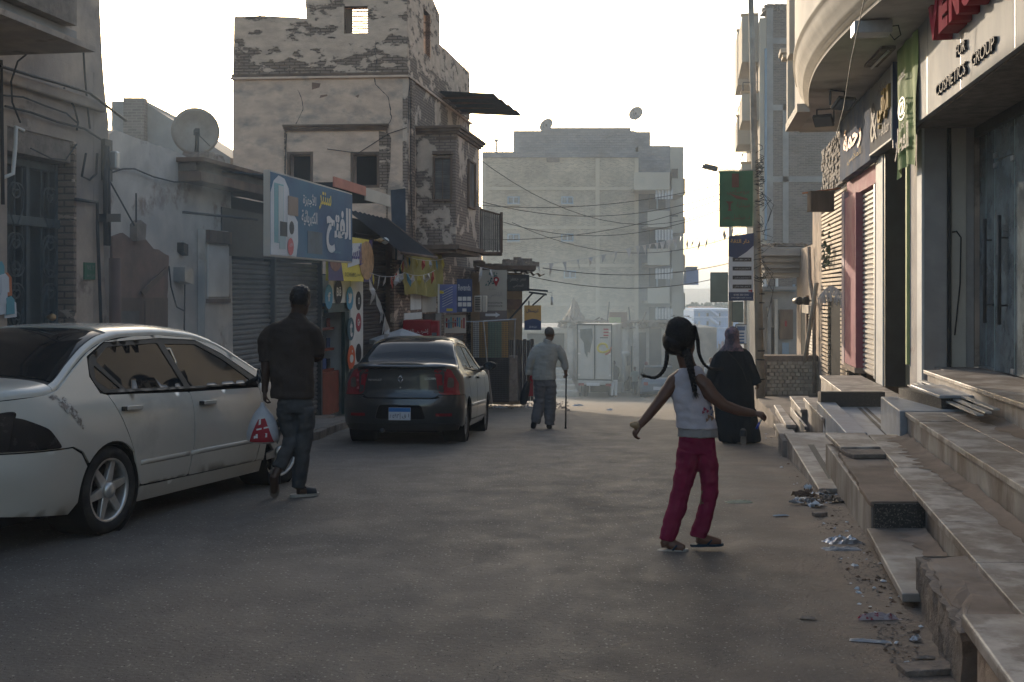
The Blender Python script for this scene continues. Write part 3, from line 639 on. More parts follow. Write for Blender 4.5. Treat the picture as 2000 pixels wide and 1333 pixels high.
m=MB(M_); m.tube([(fx(1592),-.35,-2.4),(fx(1600),-.06,.2)],.05,8); m.build('leaning_pole',m_pole,label='grey pole leaning against the old wall beside the slatted front',cat='pole')
t=thing('spotlight_pair','pair of round black spotlights on a bracket fixed to the old wall','lamp',P(1562,588,27.5)); TM=WM[t.name]
for dx in (-.09,.10):
    m=MB(TM@Matrix.Rotation(R(25),4,'Z')); m.lathe([(.0,.1),(.07,.08),(.1,-.1),(.095,-.13),(.0,-.12)],16,'y',(dx,0,0)); m.build('spotlight_head',m_black,t)
m=MB(TM); m.box(-.1,.45,.05,.1,-.02,.02); m.box(.32,.42,.0,.2,-.12,.12); m.build('bracket',m_iron,t)
# low brick wall
lw=thing('low_brick_wall','low wall of pale bricks with a smooth coping, beside the lamp post','wall',Vector((6.5,27,-2.45)))
m=MB(Matrix.Translation((0,27,0))); m.box(5.95,7.35,.06,.5,-2.5,-1.66); m.build('mortar_core',m_mortar,lw)
m=MB(Matrix.Translation((0,27,0))); m.box(5.92,7.38,0,.52,-1.66,-1.52); m.box(5.90,6.02,-.03,.5,-2.45,-1.66);m.build('coping',m_conc,lw,bevel=.01)
m=MB(); m.box(-.055,.055,-.06,.06,-.038,.038); b2=m.mesh('brick_mesh',m_brickw)
zz=-2.40;rr=0
while zz<-1.68:
    xx=6.10+(.06 if rr%2 else 0)
    while xx<7.3:
        s_=random.choice([1,1,1.0,.9]); put(b2,'brick',lw,Matrix.Translation((xx,27.03+random.uniform(-.012,.012),zz))@Matrix.Diagonal((s_,1,1,1))); xx+=.124
    zz+=.088; rr+=1
# ---------------- right-hand steps and platforms ----------------
st=thing('shop_steps','broad run of worn marble steps and platforms in front of the right-hand shops','steps',Vector((3.4,9,-1.85)))
def slab(name,mt,pts,z,th,mr=None,par=None,jag=0,nose=.0,bev=.008):
    """pts: plan polygon (world x,y), top at z; a slab of thickness th"""
    m=MB(); 
    P2=pts
    if jag:
        P2=[];n=len(pts)
        for i in range(n):
            a=Vector(pts[i]);b=Vector(pts[(i+1)%n]);k=max(1,int((b-a).length/.12))
            for j in range(k):
                q=a.lerp(b,j/k); P2.append((q.x+random.uniform(-jag,jag),q.y+random.uniform(-jag,jag)))
    m.prism([(p[0],p[1]) for p in P2],z-th,z,'z'); return m.build(name,mt,par or st,bevel=bev)
def zp(px,py,z): v=Z(px,py,z); return (v.x,v.y)
def xr(y,c,t=.18): return c+t*y
T=.18
def strip(y0,y1,c0,c1,t=T,t1=.158): return [(c0+t*y0,y0),(c1+t1*y0,y0),(c1+t1*y1,y1),(c0+t*y1,y1)]
# A upper platform tiled in slabs
yA0,yA1=4.2,11.8; cA0=1.87; cA1=2.85
tiles=[]
nr=6;nc=2
for i in range(nr):
    for j in range(nc):
        y0=yA0+(yA1-yA0)*i/nr+.004; y1=yA0+(yA1-yA0)*(i+1)/nr-.004
        def X(y,f): return (cA0+T*y)+((cA1+.158*y)-(cA0+T*y))*f
        f0=j/nc;f1=(j+1)/nc
        slab('paving_slab',m_marble,[(X(y0,f0)+.004,y0),(X(y0,f1)-.004,y0),(X(y1,f1)-.004,y1),(X(y1,f0)+.004,y1)],-1.2+random.uniform(-.003,.003),.045,bev=.004)
slab('platform_riser',m_riser,strip(yA0,yA1-.03,cA0+.03,cA1-.02),-1.246,.9)
# B second level with nosing
for i in range(6):
    y0=5.0+(11.55-5.0)*i/6+.004;y1=5.0+(11.55-5.0)*(i+1)/6-.004
    cB0=1.27+.04*(i>3)
    slab('step_slab',m_marble,[(cB0+.20*y0,y0),(cA0+.02+T*y0,y0),(cA0+.02+T*y1,y1),(cB0+.20*y1,y1)],-1.45+random.uniform(-.002,.002),.05,bev=.006)
slab('step_riser',m_riser,[(1.31+.2*5.0,5.0),(1.9+T*5,5.0),(1.9+T*11.5,11.5),(1.33+.2*11.5,11.5)],-1.501,.6)
# C dusty block with terrazzo end
slab('dusty_block',m_dust,[(2.55,8.1),(3.05,8.12),(3.55,10.6),(3.04,10.58)],-1.495,.04,jag=.012)
slab('block_side',m_riser,[(2.565,8.13),(3.2,8.13),(3.6,11.5),(3.17,11.5)],-1.536,.5)
m=MB(); m.box(2.58,3.06,8.085,8.12,-1.70,-1.51); m.build('terrazzo_end',m_terrazzo,st)
slab('edge_slab',m_marble,[(3.05,10.55),(3.42,10.55),(3.60,11.6),(3.2,11.62)],-1.44,.045)
slab('loose_slab',m_conc,[(3.04,10.15),(3.50,10.2),(3.5,10.5),(3.03,10.5)],-1.452,.04,jag=.01)
# D lower tread and E crumbling block
slab('lower_tread',m_riser,[(2.17,6.33),(2.75,6.33),(3.05,8.09),(2.52,8.09)],-1.68,.05)
slab('tread_base',m_conc,[(2.25,6.42),(2.8,6.42),(3.05,8.08),(2.57,8.08)],-1.731,.3)
def rough(name,mt,pts,z,zb,par=None,amp=.025,seed=0):
    """broken concrete: an uneven top and ragged sides"""
    m=MB(); n=len(pts); rim=[]
    for i in range(n):
        a=Vector(pts[i]);b=Vector(pts[(i+1)%n]);k=max(2,int((b-a).length/.07))
        for j in range(k): q=a.lerp(b,j/k); rim.append((q.x+amp*nzv(q.x*9,q.y*9,seed),q.y+amp*nzv(q.x*9,q.y*9,seed+5)))
    cx=sum(p[0] for p in rim)/len(rim);cy_=sum(p[1] for p in rim)/len(rim); L=[]
    for f,zz in ((0.35,z),(.75,z-.005),(1,z-.012),(1.0,z-.05),(.985,z+(zb-z)*.4),(1.0,z+(zb-z)*.75),(1.03,zb)):
        L.append([(cx+(x-cx)*f+(amp*.9*nzv(x*14,y*14,zz*22+seed) if f>.9 else 0),cy_+(y-cy_)*f+(amp*.9*nzv(x*14,y*14,zz*22+seed+9) if f>.9 else 0),zz+amp*.4*nzv(x*6*f,y*6*f,seed)) for x,y in rim])
    m.smooth=False; m.loft(L,True); return m.build(name,mt,par or st)
rough('crumbling_block',m_conc,[(1.97,5.02),(2.34,5.02),(2.68,6.42),(2.28,6.44)],-1.49,-1.82,seed=3,amp=.035)
rough('dirt_cap',m_dust,[(2.01,5.06),(2.36,5.06),(2.70,6.4),(2.32,6.4)],-1.478,-1.5,seed=8,amp=.03)
# F near slab
slab('near_slab',m_marble,[(1.74,3.9),(3.6,3.9),(3.6,4.86),(1.925,4.88)],-1.38,.06,bev=.012)
slab('near_base',m_plaster_low,[(1.80,3.9),(3.6,3.9),(3.6,4.82),(1.97,4.82)],-1.441,.45)
slab('near_platform_base',m_riser,[(2.7,4.3),(3.6,4.3),(3.6,5.2),(2.86,5.2)],-1.3,.5)
# G sloped light slab beyond, with dark inlay
def pl(px,py,z): return (*zp(px,py,z),z)
m=MB(); q=[pl(1539,844,-1.77),pl(1611,844,-1.77),pl(1625,955,-1.85),pl(1586,935,-1.79)]
q=[(3.42,14.3,-1.77),(3.98,14.3,-1.77),(3.2,10.4,-1.80),(2.80,10.4,-1.80)]
m.add(q+[(a,b,-2.4) for a,b,c in q],[(0,1,2,3),(0,1,5,4),(1,2,6,5),(2,3,7,6),(3,0,4,7)]); m.build('ramp_slab',m_marble,st,bevel=.01)
def inlay(f0,f1,y0,y1):
    def X(y,f): t=(y-10.4)/3.9; return (2.80+.62*t)*(1-f)+(3.2+.78*t)*f
    m=MB(); z=lambda y:-1.80+.03*(y-10.4)/3.9+.004
    m.add([(X(y0,f0),y0,z(y0)),(X(y0,f1),y0,z(y0)),(X(y1,f1),y1,z(y1)),(X(y1,f0),y1,z(y1))],[(0,1,2,3)]); m.build('dark_inlay',m_terrazzo,st)
inlay(.36,.5,10.9,13.2)
slab('broken_corner',m_conc,[(3.28,13.9),(3.5,13.8),(3.55,14.5),(3.4,14.6)],-1.82,.35,jag=.03)
# H granite group
slab('granite_block',m_granite,[(3.87,11.35),(5.0,11.35),(5.1,12.9),(4.18,12.9)],-1.19,.7,bev=.01)
slab('granite_top',m_granite,[(4.32,11.5),(5.0,11.5),(5.1,12.85),(4.50,12.85)],-1.05,.03,bev=.006)
m=MB(); m.box(4.35,5.0,11.53,12.8,-1.19,-1.081); m.build('terrazzo_block',m_terrazzo,st)
slab('granite_block',m_granite,[(3.55,12.1),(3.78,12.1),(4.42,15.6),(4.18,15.6)],-1.5,.7,bev=.01)
slab('granite_tread',m_granite,[(3.70,11.62),(4.15,11.62),(4.7,14.0),(4.1,14.0)],-1.62,.5,bev=.008)
slab('granite_tread',m_granite,[(3.79,12.1),(4.6,12.3),(5.1,15.6),(4.43,15.6)],-1.56,.5,bev=.008)
m=MB(); m.box(4.18,5.05,15.4,15.55,-1.62,-1.36); m.build('terrazzo_block',m_terrazzo,st)
for a in (.22,.30):
    m=MB(); m.add([(3.79+a,12.15,-1.556),(3.84+a,12.15,-1.556),(4.47+a,15.3,-1.556),(4.42+a,15.3,-1.556)],[(0,1,2,3)]); m.build('dark_inlay',m_terrazzo,st)
# M warm lit steps
def mstep(name,mt,y0,y1,c0,c1,z,th=.05,base=True,t=.17):
    slab(name,mt,strip(y0,y1,c0,c1,t),z,th,bev=.006)
    if base: slab('step_base',m_riser,strip(y0+.02,y1-.02,c0+.02,c1-.01,t),z-th-.001,.9)
mstep('landing_slab',m_marble,15.65,17.85,1.98,2.93,-1.45)
mstep('landing_slab',m_marble,17.86,19.7,1.98,2.93,-1.45)
mstep('step_slab',m_marble,14.7,17.4,1.50,1.98,-1.62)
mstep('step_slab',m_marble,17.0,19.2,1.42,1.96,-1.76)
mstep('step_slab',m_marble,15.7,18.4,1.37,1.6,-1.86)
mstep('step_slab',m_marble,15.4,17.6,1.06,1.5,-2.04)
mstep('step_slab',m_marble,16.9,19.9,1.20,1.55,-1.98)
rough('broken_chunk',m_conc,[(3.95,14.4),(4.35,14.4),(4.6,15.4),(4.2,15.5)],-1.60,-2.0,seed=12,amp=.04)
slab('pavement_slab',m_pave,strip(17.8,19.9,1.18,2.9,.17),-2.12,.4)
for i in range(5): slab('pavement_slab',m_pave,strip(19.91+1.6*i,21.5+1.6*i,1.2,2.95,.17),-2.2-.075*i,.5)
slab('pavement_slab',m_pave,strip(27.92,40,1.3,2.95,.16),-2.62,1.2)
# ---------------- lamp post with banners ----------------
def lamp_post(x,y,z0,h,r0,r1,lab,lean=0,**k):
    t=thing('lamp_post',lab,'lamp post',Vector((x,y,z0)),**k); TM=WM[t.name]
    m=MB(TM); m.tube([(0,0,0),(lean*.35,0,h*.35),(lean,0,h)],[r0,(r0*.75+r1*.25),r1],14); m.build('shaft',m_pole,t); return t
lp=lamp_post(5.68,26,-2.45,9.9,.10,.055,'tall weathered lamp post wrapped in cables, beside the low brick wall',-.24)
TM=WM[lp.name]
m=MB(TM)
for i in range(60):
    z=2.6+random.random()*3.0; r=.09+.06*random.random(); a0=random.random()*6; dz=random.uniform(-.4,.4)
    m.tube([(-.05+r*math.cos(a0+j*1.3),r*math.sin(a0+j*1.3),z+dz*j/4) for j in range(5)],.007,4)
for z in (.45,.9,1.1,1.6,2.2,2.4): m.lathe([(.105-.004*z,-.015),(.112-.004*z,-.015),(.112-.004*z,.015),(.105-.004*z,.015)],14,'z',(-.01,0,z))
for i in range(14):
    a=Vector((.02,0,2.8+random.random()*2)); b=a+Vector((.15+.3*random.random(),random.uniform(-.1,.1),random.uniform(-.9,.3)))
    m.tube([a,a.lerp(b,.5)+Vector((.1,0,-.1)),b+Vector((-.2,0,-.3))],.006,4)
m.build('cable_tangle',m_cable,lp,kind='stuff')
gf=thing('street_banner','green cloth banner with dark Arabic lettering, topmost on the lamp post','banner',P(1438,388,25.95)); a=P(1405,334,25.9); b=P(1470,443,25.9)
m=MB(); m.grid(lambda u,v:(a.x+(b.x-a.x)*u,25.9+.02*math.sin(u*9+v*2),b.z+(a.z-b.z)*v-.03*(u)*(v>.9)*0),10,10); m.build('cloth',m_green,gf)
m=MB(); m.tube([(a.x-.02,25.9,a.z+.02),(b.x+.12,25.95,a.z+.02)],.014,6); m.tube([(a.x,25.9,b.z-.01),(b.x+.1,25.95,b.z-.01)],.01,6); m.build('rod',m_steel,gf)
m_fade=mk('faded_print',(.10,.045,.035),.8,.2,3,0)
cx=(a.x+b.x)/2; h=a.z-b.z
I=Matrix.Translation((0,25.9,0))
text(I,ar('صيدلية'),cx+.16,-.03,b.z+h*.38,.14,width=.3,mt=m_fade,parent=gf)
text(I,ar('د. ميشيل نصر'),cx,-.03,b.z+h*.16,.14,width=.62,mt=m_fade,parent=gf)
text(I,ar('بروميكس'),cx+.04,-.03,b.z+h*.62,.12,width=.5,mt=m_fade,parent=gf)
m=MB(I); m.box(cx-.1,cx+.06,-.032,-.028,b.z+h*.70,b.z+h*.95); m.prism([(cx-.18,b.z+h*.6),(cx+.26,b.z+h*.50),(cx+.26,b.z+h*.47),(cx,b.z+h*.5)],-.032,-.028,'y')
m.prism([(cx-.24,b.z+h*.45),(cx-.06,b.z+h*.45),(cx-.12,b.z+h*.4),(cx-.13,b.z+h*.32),(cx-.1,b.z+h*.28),(cx-.2,b.z+h*.28),(cx-.17,b.z+h*.32),(cx-.18,b.z+h*.4)],-.034,-.028,'y')
m.build('printed_emblem',m_fade,gf)
sb=thing('street_sign','white and navy name board with four black name bars on the lamp post','sign',P(1448,520,26)); a=P(1423,458,25.93); b=P(1472,588,25.93)
I=Matrix.Translation((0,25.93,0)); cx=(a.x+b.x)/2;w=b.x-a.x;h=a.z-b.z
m=MB(I); m.prism([(a.x,b.z),(b.x,b.z),(b.x,a.z+.03),(a.x,a.z-.05)],0,.03,'y'); m.build('board',m_paper,sb)
m=MB(I); m.prism([(a.x,a.z-.05),(b.x,a.z+.03),(b.x,a.z-h*.17),(cx+w*.2,a.z-h*.27),(cx-.1,a.z-h*.36),(a.x,a.z-h*.33)],-.006,0,'y'); m.build('dark_field',m_navy,sb); m=MB(I); m.box(a.x,b.x,-.006,0,b.z,b.z+h*.13); m.build('dark_band',m_navy,sb)
text(I,ar('دار الثقة'),cx-.03,-.01,a.z-h*.11,.12,width=w*.75,mt=m_ochre,parent=sb,bold=.02)
for i,s_ in enumerate(('د/ عمر جعفر ماهر','أ/ صلاح حسن عبد الجواد','أ/ محمود سليمان عبد المجيد','أ/ إيمان عماد شاذلي')):
    z=a.z-h*(.38+.135*i); m=MB(I); m.box(cx-w*.34,b.x-.05,-.005,0,z-.045,z+.045); m.build('name_bar',m_inkd,sb)
    text(I,ar(s_),cx+.02,-.009,z,.05,width=w*.6,mt=m_paper,parent=sb)
m=MB(I); m.prism([(b.x-.12,b.z+h*.16),(b.x-.06,b.z+h*.16),(b.x-.06,b.z+h*.18),(b.x-.03,b.z+h*.15),(b.x-.06,b.z+h*.12),(b.x-.06,b.z+h*.14),(b.x-.12,b.z+h*.14)],-.012,-.008,'y'); m.build('red_arrow',m_red,sb)
text(I,'0100 200 3041',cx,-.012,b.z+h*.09,.04,width=w*.6,mt=m_paper,parent=sb); text(I,'info@mail.com',cx,-.012,b.z+h*.045,.04,width=w*.8,mt=m_paper,parent=sb)
# second post behind
l2=lamp_post(P(1427,600,38).x,38,-3.3,6.9,.09,.05,'slimmer lamp post further off, carrying grey green panels')
TM=WM[l2.name]; top=P(1386,329,38)
m=MB(); m.tube([P(1427,338,38),P(1402,336,38)],.03,6); m.build('arm',m_steel,l2)
m=MB(Matrix.Translation(top)@Matrix.Rotation(R(14),4,'Y')); m.box(-.26,.26,-.12,.12,-.05,.06); m.box(-.2,.26,-.1,.1,.06,.11); m.build('lamp_head',m_iron,l2,bevel=.02)
def panel_sign(x0,x1,y0,y1,d,lab,mt):
    a=P(x0,y0,d);b=P(x1,y1,d); t=thing('panel_sign',lab,'sign',Vector(((a.x+b.x)/2,d,b.z)))
    m=MB(); m.box(a.x,b.x,d,d+.03,b.z,a.z); m.build('board',mt,t); m=MB(); m.tube([(a.x,d,a.z),(b.x,d,a.z)],.015,5); m.tube([(a.x,d,b.z),(b.x,d,b.z)],.015,5);m.tube([(a.x,d,b.z),(a.x,d,a.z)],.015,5); m.build('frame',m_iron,t); return t
panel_sign(1388,1422,533,590,37.8,'blank grey green panel hanging left of the slimmer lamp post',m_greeng)
panel_sign(1430,1452,590,629,37.7,'small blank green panel low between the two lamp posts',m_greeng)
t=panel_sign(1437,1458,634,672,37.9,'pale board with blue arrow and list, low between the lamp posts',m_paper)
m=MB(); a=P(1440,638,37.85); b=P(1455,646,37.85); m.box(a.x,b.x,37.86,37.88,b.z,a.z); a=P(1442,650,37.85)
for i in range(4): m.box(a.x,a.x+.2,37.86,37.88,a.z-.05-.1*i,a.z-.1*i)
m.build('print',m_blue,t)
lamp_post(P(1456,700,39).x,39,-3.3,3.0,.06,.05,'thin grey post standing behind the woman, left of the weathered lamp post')
# ================= FAR RIGHT BUILDINGS =================
# canopy building
M0=I4
def wbox(name,mt,par,px0,px1,py0,py1,d,dep,b=0,**k):
    a=P(px0,py0,d);c=P(px1,py1,d); m=MB(); m.box(a.x,c.x,d,d+dep,c.z,a.z); return m.build(name,mt,par,bevel=b,**k)
cb=thing('canopy_building','low grey building with a heavy projecting concrete canopy, right of the lamp post','building',Vector((8,36,-3.5)))
wbox('canopy_slab',m_cement,cb,1485,1592,483,500,32,4,.01)
for i,(y0,y1,dx) in enumerate(((500,512,3),(512,524,6),(524,533,9))): wbox('canopy_moulding',m_cement,cb,1485+dx,1585,y0,y1,32.15+.12*i,3.8)
a=P(1488,533,32.5)
m=MB(); m.box(P(1489,1,32.6).x,P(1580,1,32.6).x,32.5,39.6,P(0,541,32.5).z,P(0,533.5,32.5).z); m.build('canopy_soffit',m_bldr,cb)
rough('roof_rubble',m_conc,[(P(1500,1,33).x,32.5),(P(1590,1,33).x,32.5),(P(1590,1,33).x,34),(P(1500,1,33).x,34)],P(0,476,33).z,P(0,483,33).z,par=cb,amp=.1)
wbox('wall',m_cement,cb,1487,1560,560,775,40,2)
wbox('window_recess',m_winf,cb,1491,1553,556,570,39.9,.1)
wbox('window_recess',m_bw_grey,cb,1500,1548,524,560,39.85,.1)
for a_,b_ in((1490,1497),(1515,1520)): wbox('window_frame',m_wht,cb,a_,b_,522,560,39.8,.1)
wbox('ledge',m_cement,cb,1487,1556,560,567,39.6,.4); wbox('pilaster',m_bldr,cb,1513,1519,585,700,39.8,.2); wbox('pilaster',m_cement,cb,1500,1506,600,700,39.8,.2)
wbox('door',m_wood,cb,1523,1549,605,663,39.9,.1); wbox('doorway',m_hole,cb,1503,1513,640,700,39.9,.1)
wbox('red_rag',m_red,cb,1533,1537,627,638,39.8,.02); wbox('poster',m_winf,cb,1528,1541,670,692,39.85,.02)
# tall brick apartment block with cream balconies
tb=thing('brick_apartment_block','tall apartment block with a bare grey brick side and cream balconies, behind the lamp post','building',Vector((12,50,-5)))
z0=-5; zt=P(0,8,49).z; xa=P(1497,0,49).x; TBM=Fr(xa,49,90-TH)  # facade frame for the balcony side: x away, y into... 
m=MB(); m.prism([(xa,49.01),(xa+5.2,49.01),(xa+7,61),(xa+2,61)],z0,zt-.2); m.build('wall',m_bw_grey,tb)
m=MB(); 
for z in (P(0,75,49).z,P(0,205,49).z,P(0,345,49).z): m.box(xa-.01,xa+5.2,48.97,49,z-.25,z)
m.box(xa,xa+.28,48.96,49,z0,zt-.2); m.box(xa+.7,xa+.95,48.97,49,z0,P(0,205,49).z)
m.build('concrete_frame',m_cement,tb)
rough('parapet_top',m_bw_grey,[(xa,49),(xa+5.2,49),(xa+5.2,50),(xa,50)],zt,zt-.3,par=tb,amp=.1,seed=4)
TBF=Fr(xa,49,-90-TH); m=MB(TBF.M); m.box(-12,0,-.28,0,z0,zt-.6); m.build('front_wall',m_far,tb)
wbox('corner_strip',m_winf,tb,1494,1498,95,470,48.9,.1)
def balc(py_top,py_bot,px_l,d0,d1,roof=False):
    zt_=P(0,py_top,d0).z; zb_=P(0,py_bot,d0).z; x0=P(px_l,0,d0).x
    pj=xa+.158*(d0-49)-x0; a0=-(d0-49)*1.012; a1=-(d1-49)*1.012
    m=MB(TBF.M); m.box(a1,a0,-pj,-.281,zb_,zb_+.18); m.box(a1,a0,-pj,-pj+.14,zb_+.181,zt_); m.box(a0-.14,a0,-pj+.141,-.281,zb_+.181,zt_)
    m.build('balcony',m_far,tb); 
    m=MB(TBF.M); m.box(a0-.2,a0+.04,-pj-.05,-.29,zt_+.002,zt_+.1); m.build('coping',mk('ochre_trim',(.42,.29,.17),.8,.1,2,.1) if 'ochre_trim' not in bpy.data.materials else bpy.data.materials['ochre_trim'],tb)
    if not roof:
        m=MB(TBF.M); m.tube([(a0-.05,-pj+.05,zt_+.5),(a0-.05,-.3,zt_+.5)],.02,4); m.tube([(a0-.05,-pj+.05,zt_+.5),(a1,-pj+.05,zt_+.5)],.02,4)
        m.tube([(a0-.05,-pj+.05,zt_),(a0-.05,-pj+.05,zt_+.5)],.02,4); m.build('railing',m_iron,tb)
        m=MB(TBF.M); m.box(a0-1.5,a0-.5,-.33,-.285,zt_-.6,zt_+1.3); m.build('door',m_wood,tb)
balc(30,120,1450,50,54,True); balc(182,235,1450,50,53); balc(320,350,1450,50,53); balc(228,282,1441,55,58)
balc(60,165,1441,55,58,True)
# ================= LARGE APARTMENT BUILDING =================
lb=thing('large_apartment_building','big hazy cream brick apartment building closing the street, with a blockwork roof storey','building',Vector((4,92,-7)))
D=92
def lx_(px): return P(px,0,D).x
def lz(py): return P(0,py,D).z
def wb(name,mt,px0,px1,py0,py1,y0,y1,par=lb):
    m=MB(); m.box(P(px0,0,y0).x,P(px1,0,y0).x,y0,y1,P(0,py1,y0).z if py1<890 else -7,P(0,py0,y0).z); return m.build(name,mt,par)
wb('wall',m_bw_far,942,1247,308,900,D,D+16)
m=MB()
for py in (372,448,522,598,672): m.box(lx_(942),lx_(1247),D-.05,D-.002,lz(py),lz(py-6))
for px in (942,1163,1239): m.box(lx_(px),lx_(px+8),D-.06,D-.002,-7,lz(310))
m.build('concrete_frame',mk('frame_render',(.47,.39,.29),.95,.12,.6,.2,20),lb)
wb('roof_band',m_bw_block,942,1247,297,308,D-.1,D+15)
wb('roof_storey',m_bw_block,1003,1240,256,297,D+1,D+12); wb('roof_storey',m_bw_block,1240,1270,258,297,D+3,D+11)
wb('roof_parapet',m_bw_block,1060,1232,250,256,D+1,D+1.3)
wb('chimney',m_cement,967,971,275,297,D+2,D+2.4); wb('chimney_cap',m_cement,965,973,272,275,D+1.9,D+2.5)
wb('patch',m_bw_grey,1068,1093,308,317,D-.08,D-.062); 
wb('stair_tower',m_bw_block,1247,1309,285,900,D+1.5,D+14)
wb('side_wall',m_far,1309,1335,287,900,D+9,D+26)
# receding right flank with balconies
fl=Fr(lx_(1309)+.0,D+1.5,90-TH+6)
for i,(pa,pb,w_) in enumerate(((392,336,0),)): pass
def flbal(pxl,pxr,py0,py1,y0,y1,nm='balcony'):
    m=MB(); z1_,z0_=P(0,py0,y0).z,P(0,py1,y0).z; x0=P(pxl,0,y0).x; x1=P(pxr,0,y0).x
    m.box(x0,x1,y0,y0+.15,z0_,z1_); m.box(x1-.15,x1+.0,y0,y1,z0_,z1_); m.box(x0,x1-.15,y0+.15,y1,z0_,z0_+.2); return m.build(nm,m_far,lb)
for py in (337,412,486,561,640):
    flbal(1238 if py<400 else 1265,1312,py,py+ (32 if py>400 else 34),D-2.6,D+4)
    flbal(1312,1338,py+12,py+44,D+4,D+12)
for py in (372,450,524,600):
    wb('balcony_opening',m_hole,1268,1300,py,py+36,D+1.4,D+1.48); wb('door_frame',m_winf,1282,1285,py,py+36,D+1.3,D+1.38)
    m=MB()
    for q in range(6): x=lx_(1268)+.2+q*.24; m.box(x,x+.17,D-2.4,D-2.37,lz(py+22+5*nzv(q,py)),lz(py+2))
    m.build('hung_laundry',m_cloth_w,label='laundry hanging in the balcony at row height %d of the large building'%1 if False else None,parent=lb)
for px in (1003,1108):
    for py in (392,465,537):
        if px==1003 and py==537: continue
        q=px+(5 if py>500 else 0)
        f=wb('window',m_winf,q-12,q+12,py-8,py+7,D-.10,D-.062)
        for s_ in (-1,1):
            m=MB(); m.box(lx_(q+s_*5.5-4),lx_(q+s_*5.5+4),D-.13,D-.105,lz(py+4.5),lz(py-5.5)); m.build('pane',m_glz,f)
        wb('sill',m_far,q-14,q+14,py+7,py+9.5,D-.25,D-.062)
for py in (330,420,500,575): wb('window',m_hole,1313,1324,py,py+26,D+8.9,D+8.98)
m=MB(); 
for k in range(7):
    a=k/6*math.pi/2; 
m.grid(lambda u,v:(P(1340,0,D+6).x+(P(1364,0,D+6).x-P(1340,0,D+6).x)*u,D+6+(1.6*math.sin(v*math.pi/2)),lz(518)-(lz(518)-lz(556))*(1-math.cos(v*math.pi/2))),4,6)
m.box(P(1340,0,D+6).x,P(1364,0,D+6).x,D+5.9,D+6,lz(556),lz(525)); m.build('awning',mk('blue_awning_cloth',(.05,.13,.32),.8,.1,1,.1),lb)
# ---- satellite dishes ----
def dish(px,py,d,r,yaw,pitch,lab,mount,mt=None):
    p=P(px,py,d); t=thing('satellite_dish',lab,'satellite dish',p+Vector((0,0,-mount))); TM=Matrix.Translation(p)@Matrix.Rotation(R(yaw),4,'Z')@Matrix.Rotation(R(pitch),4,'X')
    m=MB(TM); m.lathe([(.0,.22*r),(.3*r,.19*r),(.6*r,.12*r),(.85*r,.03*r),(r,-.03*r),(r*1.01,-.05*r),(.85*r,.0),(.5*r,.11*r),(0,.17*r)],36,'y'); m.build('reflector',mt or mk('dish_paint_%d'%px,(.22,.20,.18),.7,.2,3,.1),t)
    m=MB(TM); m.tube([(0,.1*r,-r*.95),(0,-.55*r,-.5*r),(0,-.8*r,0)],.02*r+.01,6); m.box(-.06*r,.06*r,-.95*r,-.78*r,-.05*r,.05*r); m.tube([(r*.6,0,-.6*r),(0,-.8*r,0)],.008,4); m.build('feed_arm',m_iron,t)
    m=MB(Matrix.Translation(p)); m.tube([(0,.22*r,-mount),(0,.22*r,-.1*r)],.035,8); m.box(-.12*r,.12*r,.12*r,.3*r,-.15*r,.15*r); m.build('mount',m_iron,t)
dish(1067,245,D+1.5,.62,-35,-25,'smaller pale satellite dish on the blockwork roof of the big building',.6)
dish(1242,222,D+4,.62,-30,-20,'satellite dish on a tall thin mast at the right of the blockwork roof',1.6)
# ================= END OF STREET =================
# row of low white shops
D2=58
lr=thing('low_shop_row','hazy row of low whitewashed shops with ragged roof edge behind the box truck','building',Vector((4,D2,gz(D2))))
def w2(name,mt,px0,px1,py0,py1,off,dep,par=lr,b=0,**k):
    a=P(px0,py0,D2+off);c=P(px1,py1,D2+off); m=MB(); m.box(a.x,c.x,D2+off,D2+off+dep,c.z,a.z); return m.build(name,mt,par,bevel=b,**k)
w2('wall',m_white,1018,1400,640,800,0,8); 
for (a,b,c,d_) in ((1020,1108,648,672),(1134,1178,652,672)): w2('fascia',m_bldr,a,b,c-6,c+2,-.3,.3); w2('opening',m_hole,a+10,b-6,c+4,c+80,-.06,.03)
for a in (1108,1178,1215,1236): w2('pilaster',m_white,a,a+12,632,790,-.25,.24,b=.02)
w2('shutter',m_shut_grey,1240,1262,650,760,-.05,.03); w2('opening',m_hole,1232,1244,676,760,-.06,.03); w2('opening',m_hole,1300,1350,655,770,-.06,.03); w2('shutter',m_shut_grey,1268,1292,640,760,-.06,.03)
w2('sign_board',mk('brown_board',(.20,.13,.10),.8,.2,2,.1),1190,1225,610,640,-.4,.06); w2('sign_board',mk('pale_green_board',(.34,.38,.20),.7,.2,2,.1),1190,1213,620,633,-.45,.04)
w2('window_bars',m_iron,1136,1176,660,674,-.12,.04)
m=MB(); 
random.seed(3)
for i in range(60):
    px=1095+random.random()*225; a=P(px,642,D2+random.random()*3); L=.2+random.random()*1.1
    m.tube([a,a+Vector((random.uniform(-1,1)*L,random.uniform(-.2,.2),L*random.random()*.6))],.03+.03*random.random(),4)
m.build('roof_debris',m_wood,lr,kind=None)
rough('roof_edge',m_conc,[(P(1100,0,D2).x,D2-.3),(P(1330,0,D2).x,D2-.3),(P(1330,0,D2).x,D2+2),(P(1100,0,D2).x,D2+2)],P(0,628,D2).z,P(0,641,D2).z,par=lr,amp=.25,seed=6)
m=MB(); a=P(1125,610,D2+1); 
def rub(u,v):
    x=P(1096+54*u,0,D2+1).x; h=.0+1.45*max(0,1-abs(u-.5)*2)**.8*(1-abs(v-.5)*1.6)+.25*nzv(u*9,v*9); return (x,D2+.5+v*3,P(0,640,D2).z+max(0,h))
m.grid(rub,16,8,False); m.build('rubble_heap',m_conc,lr)
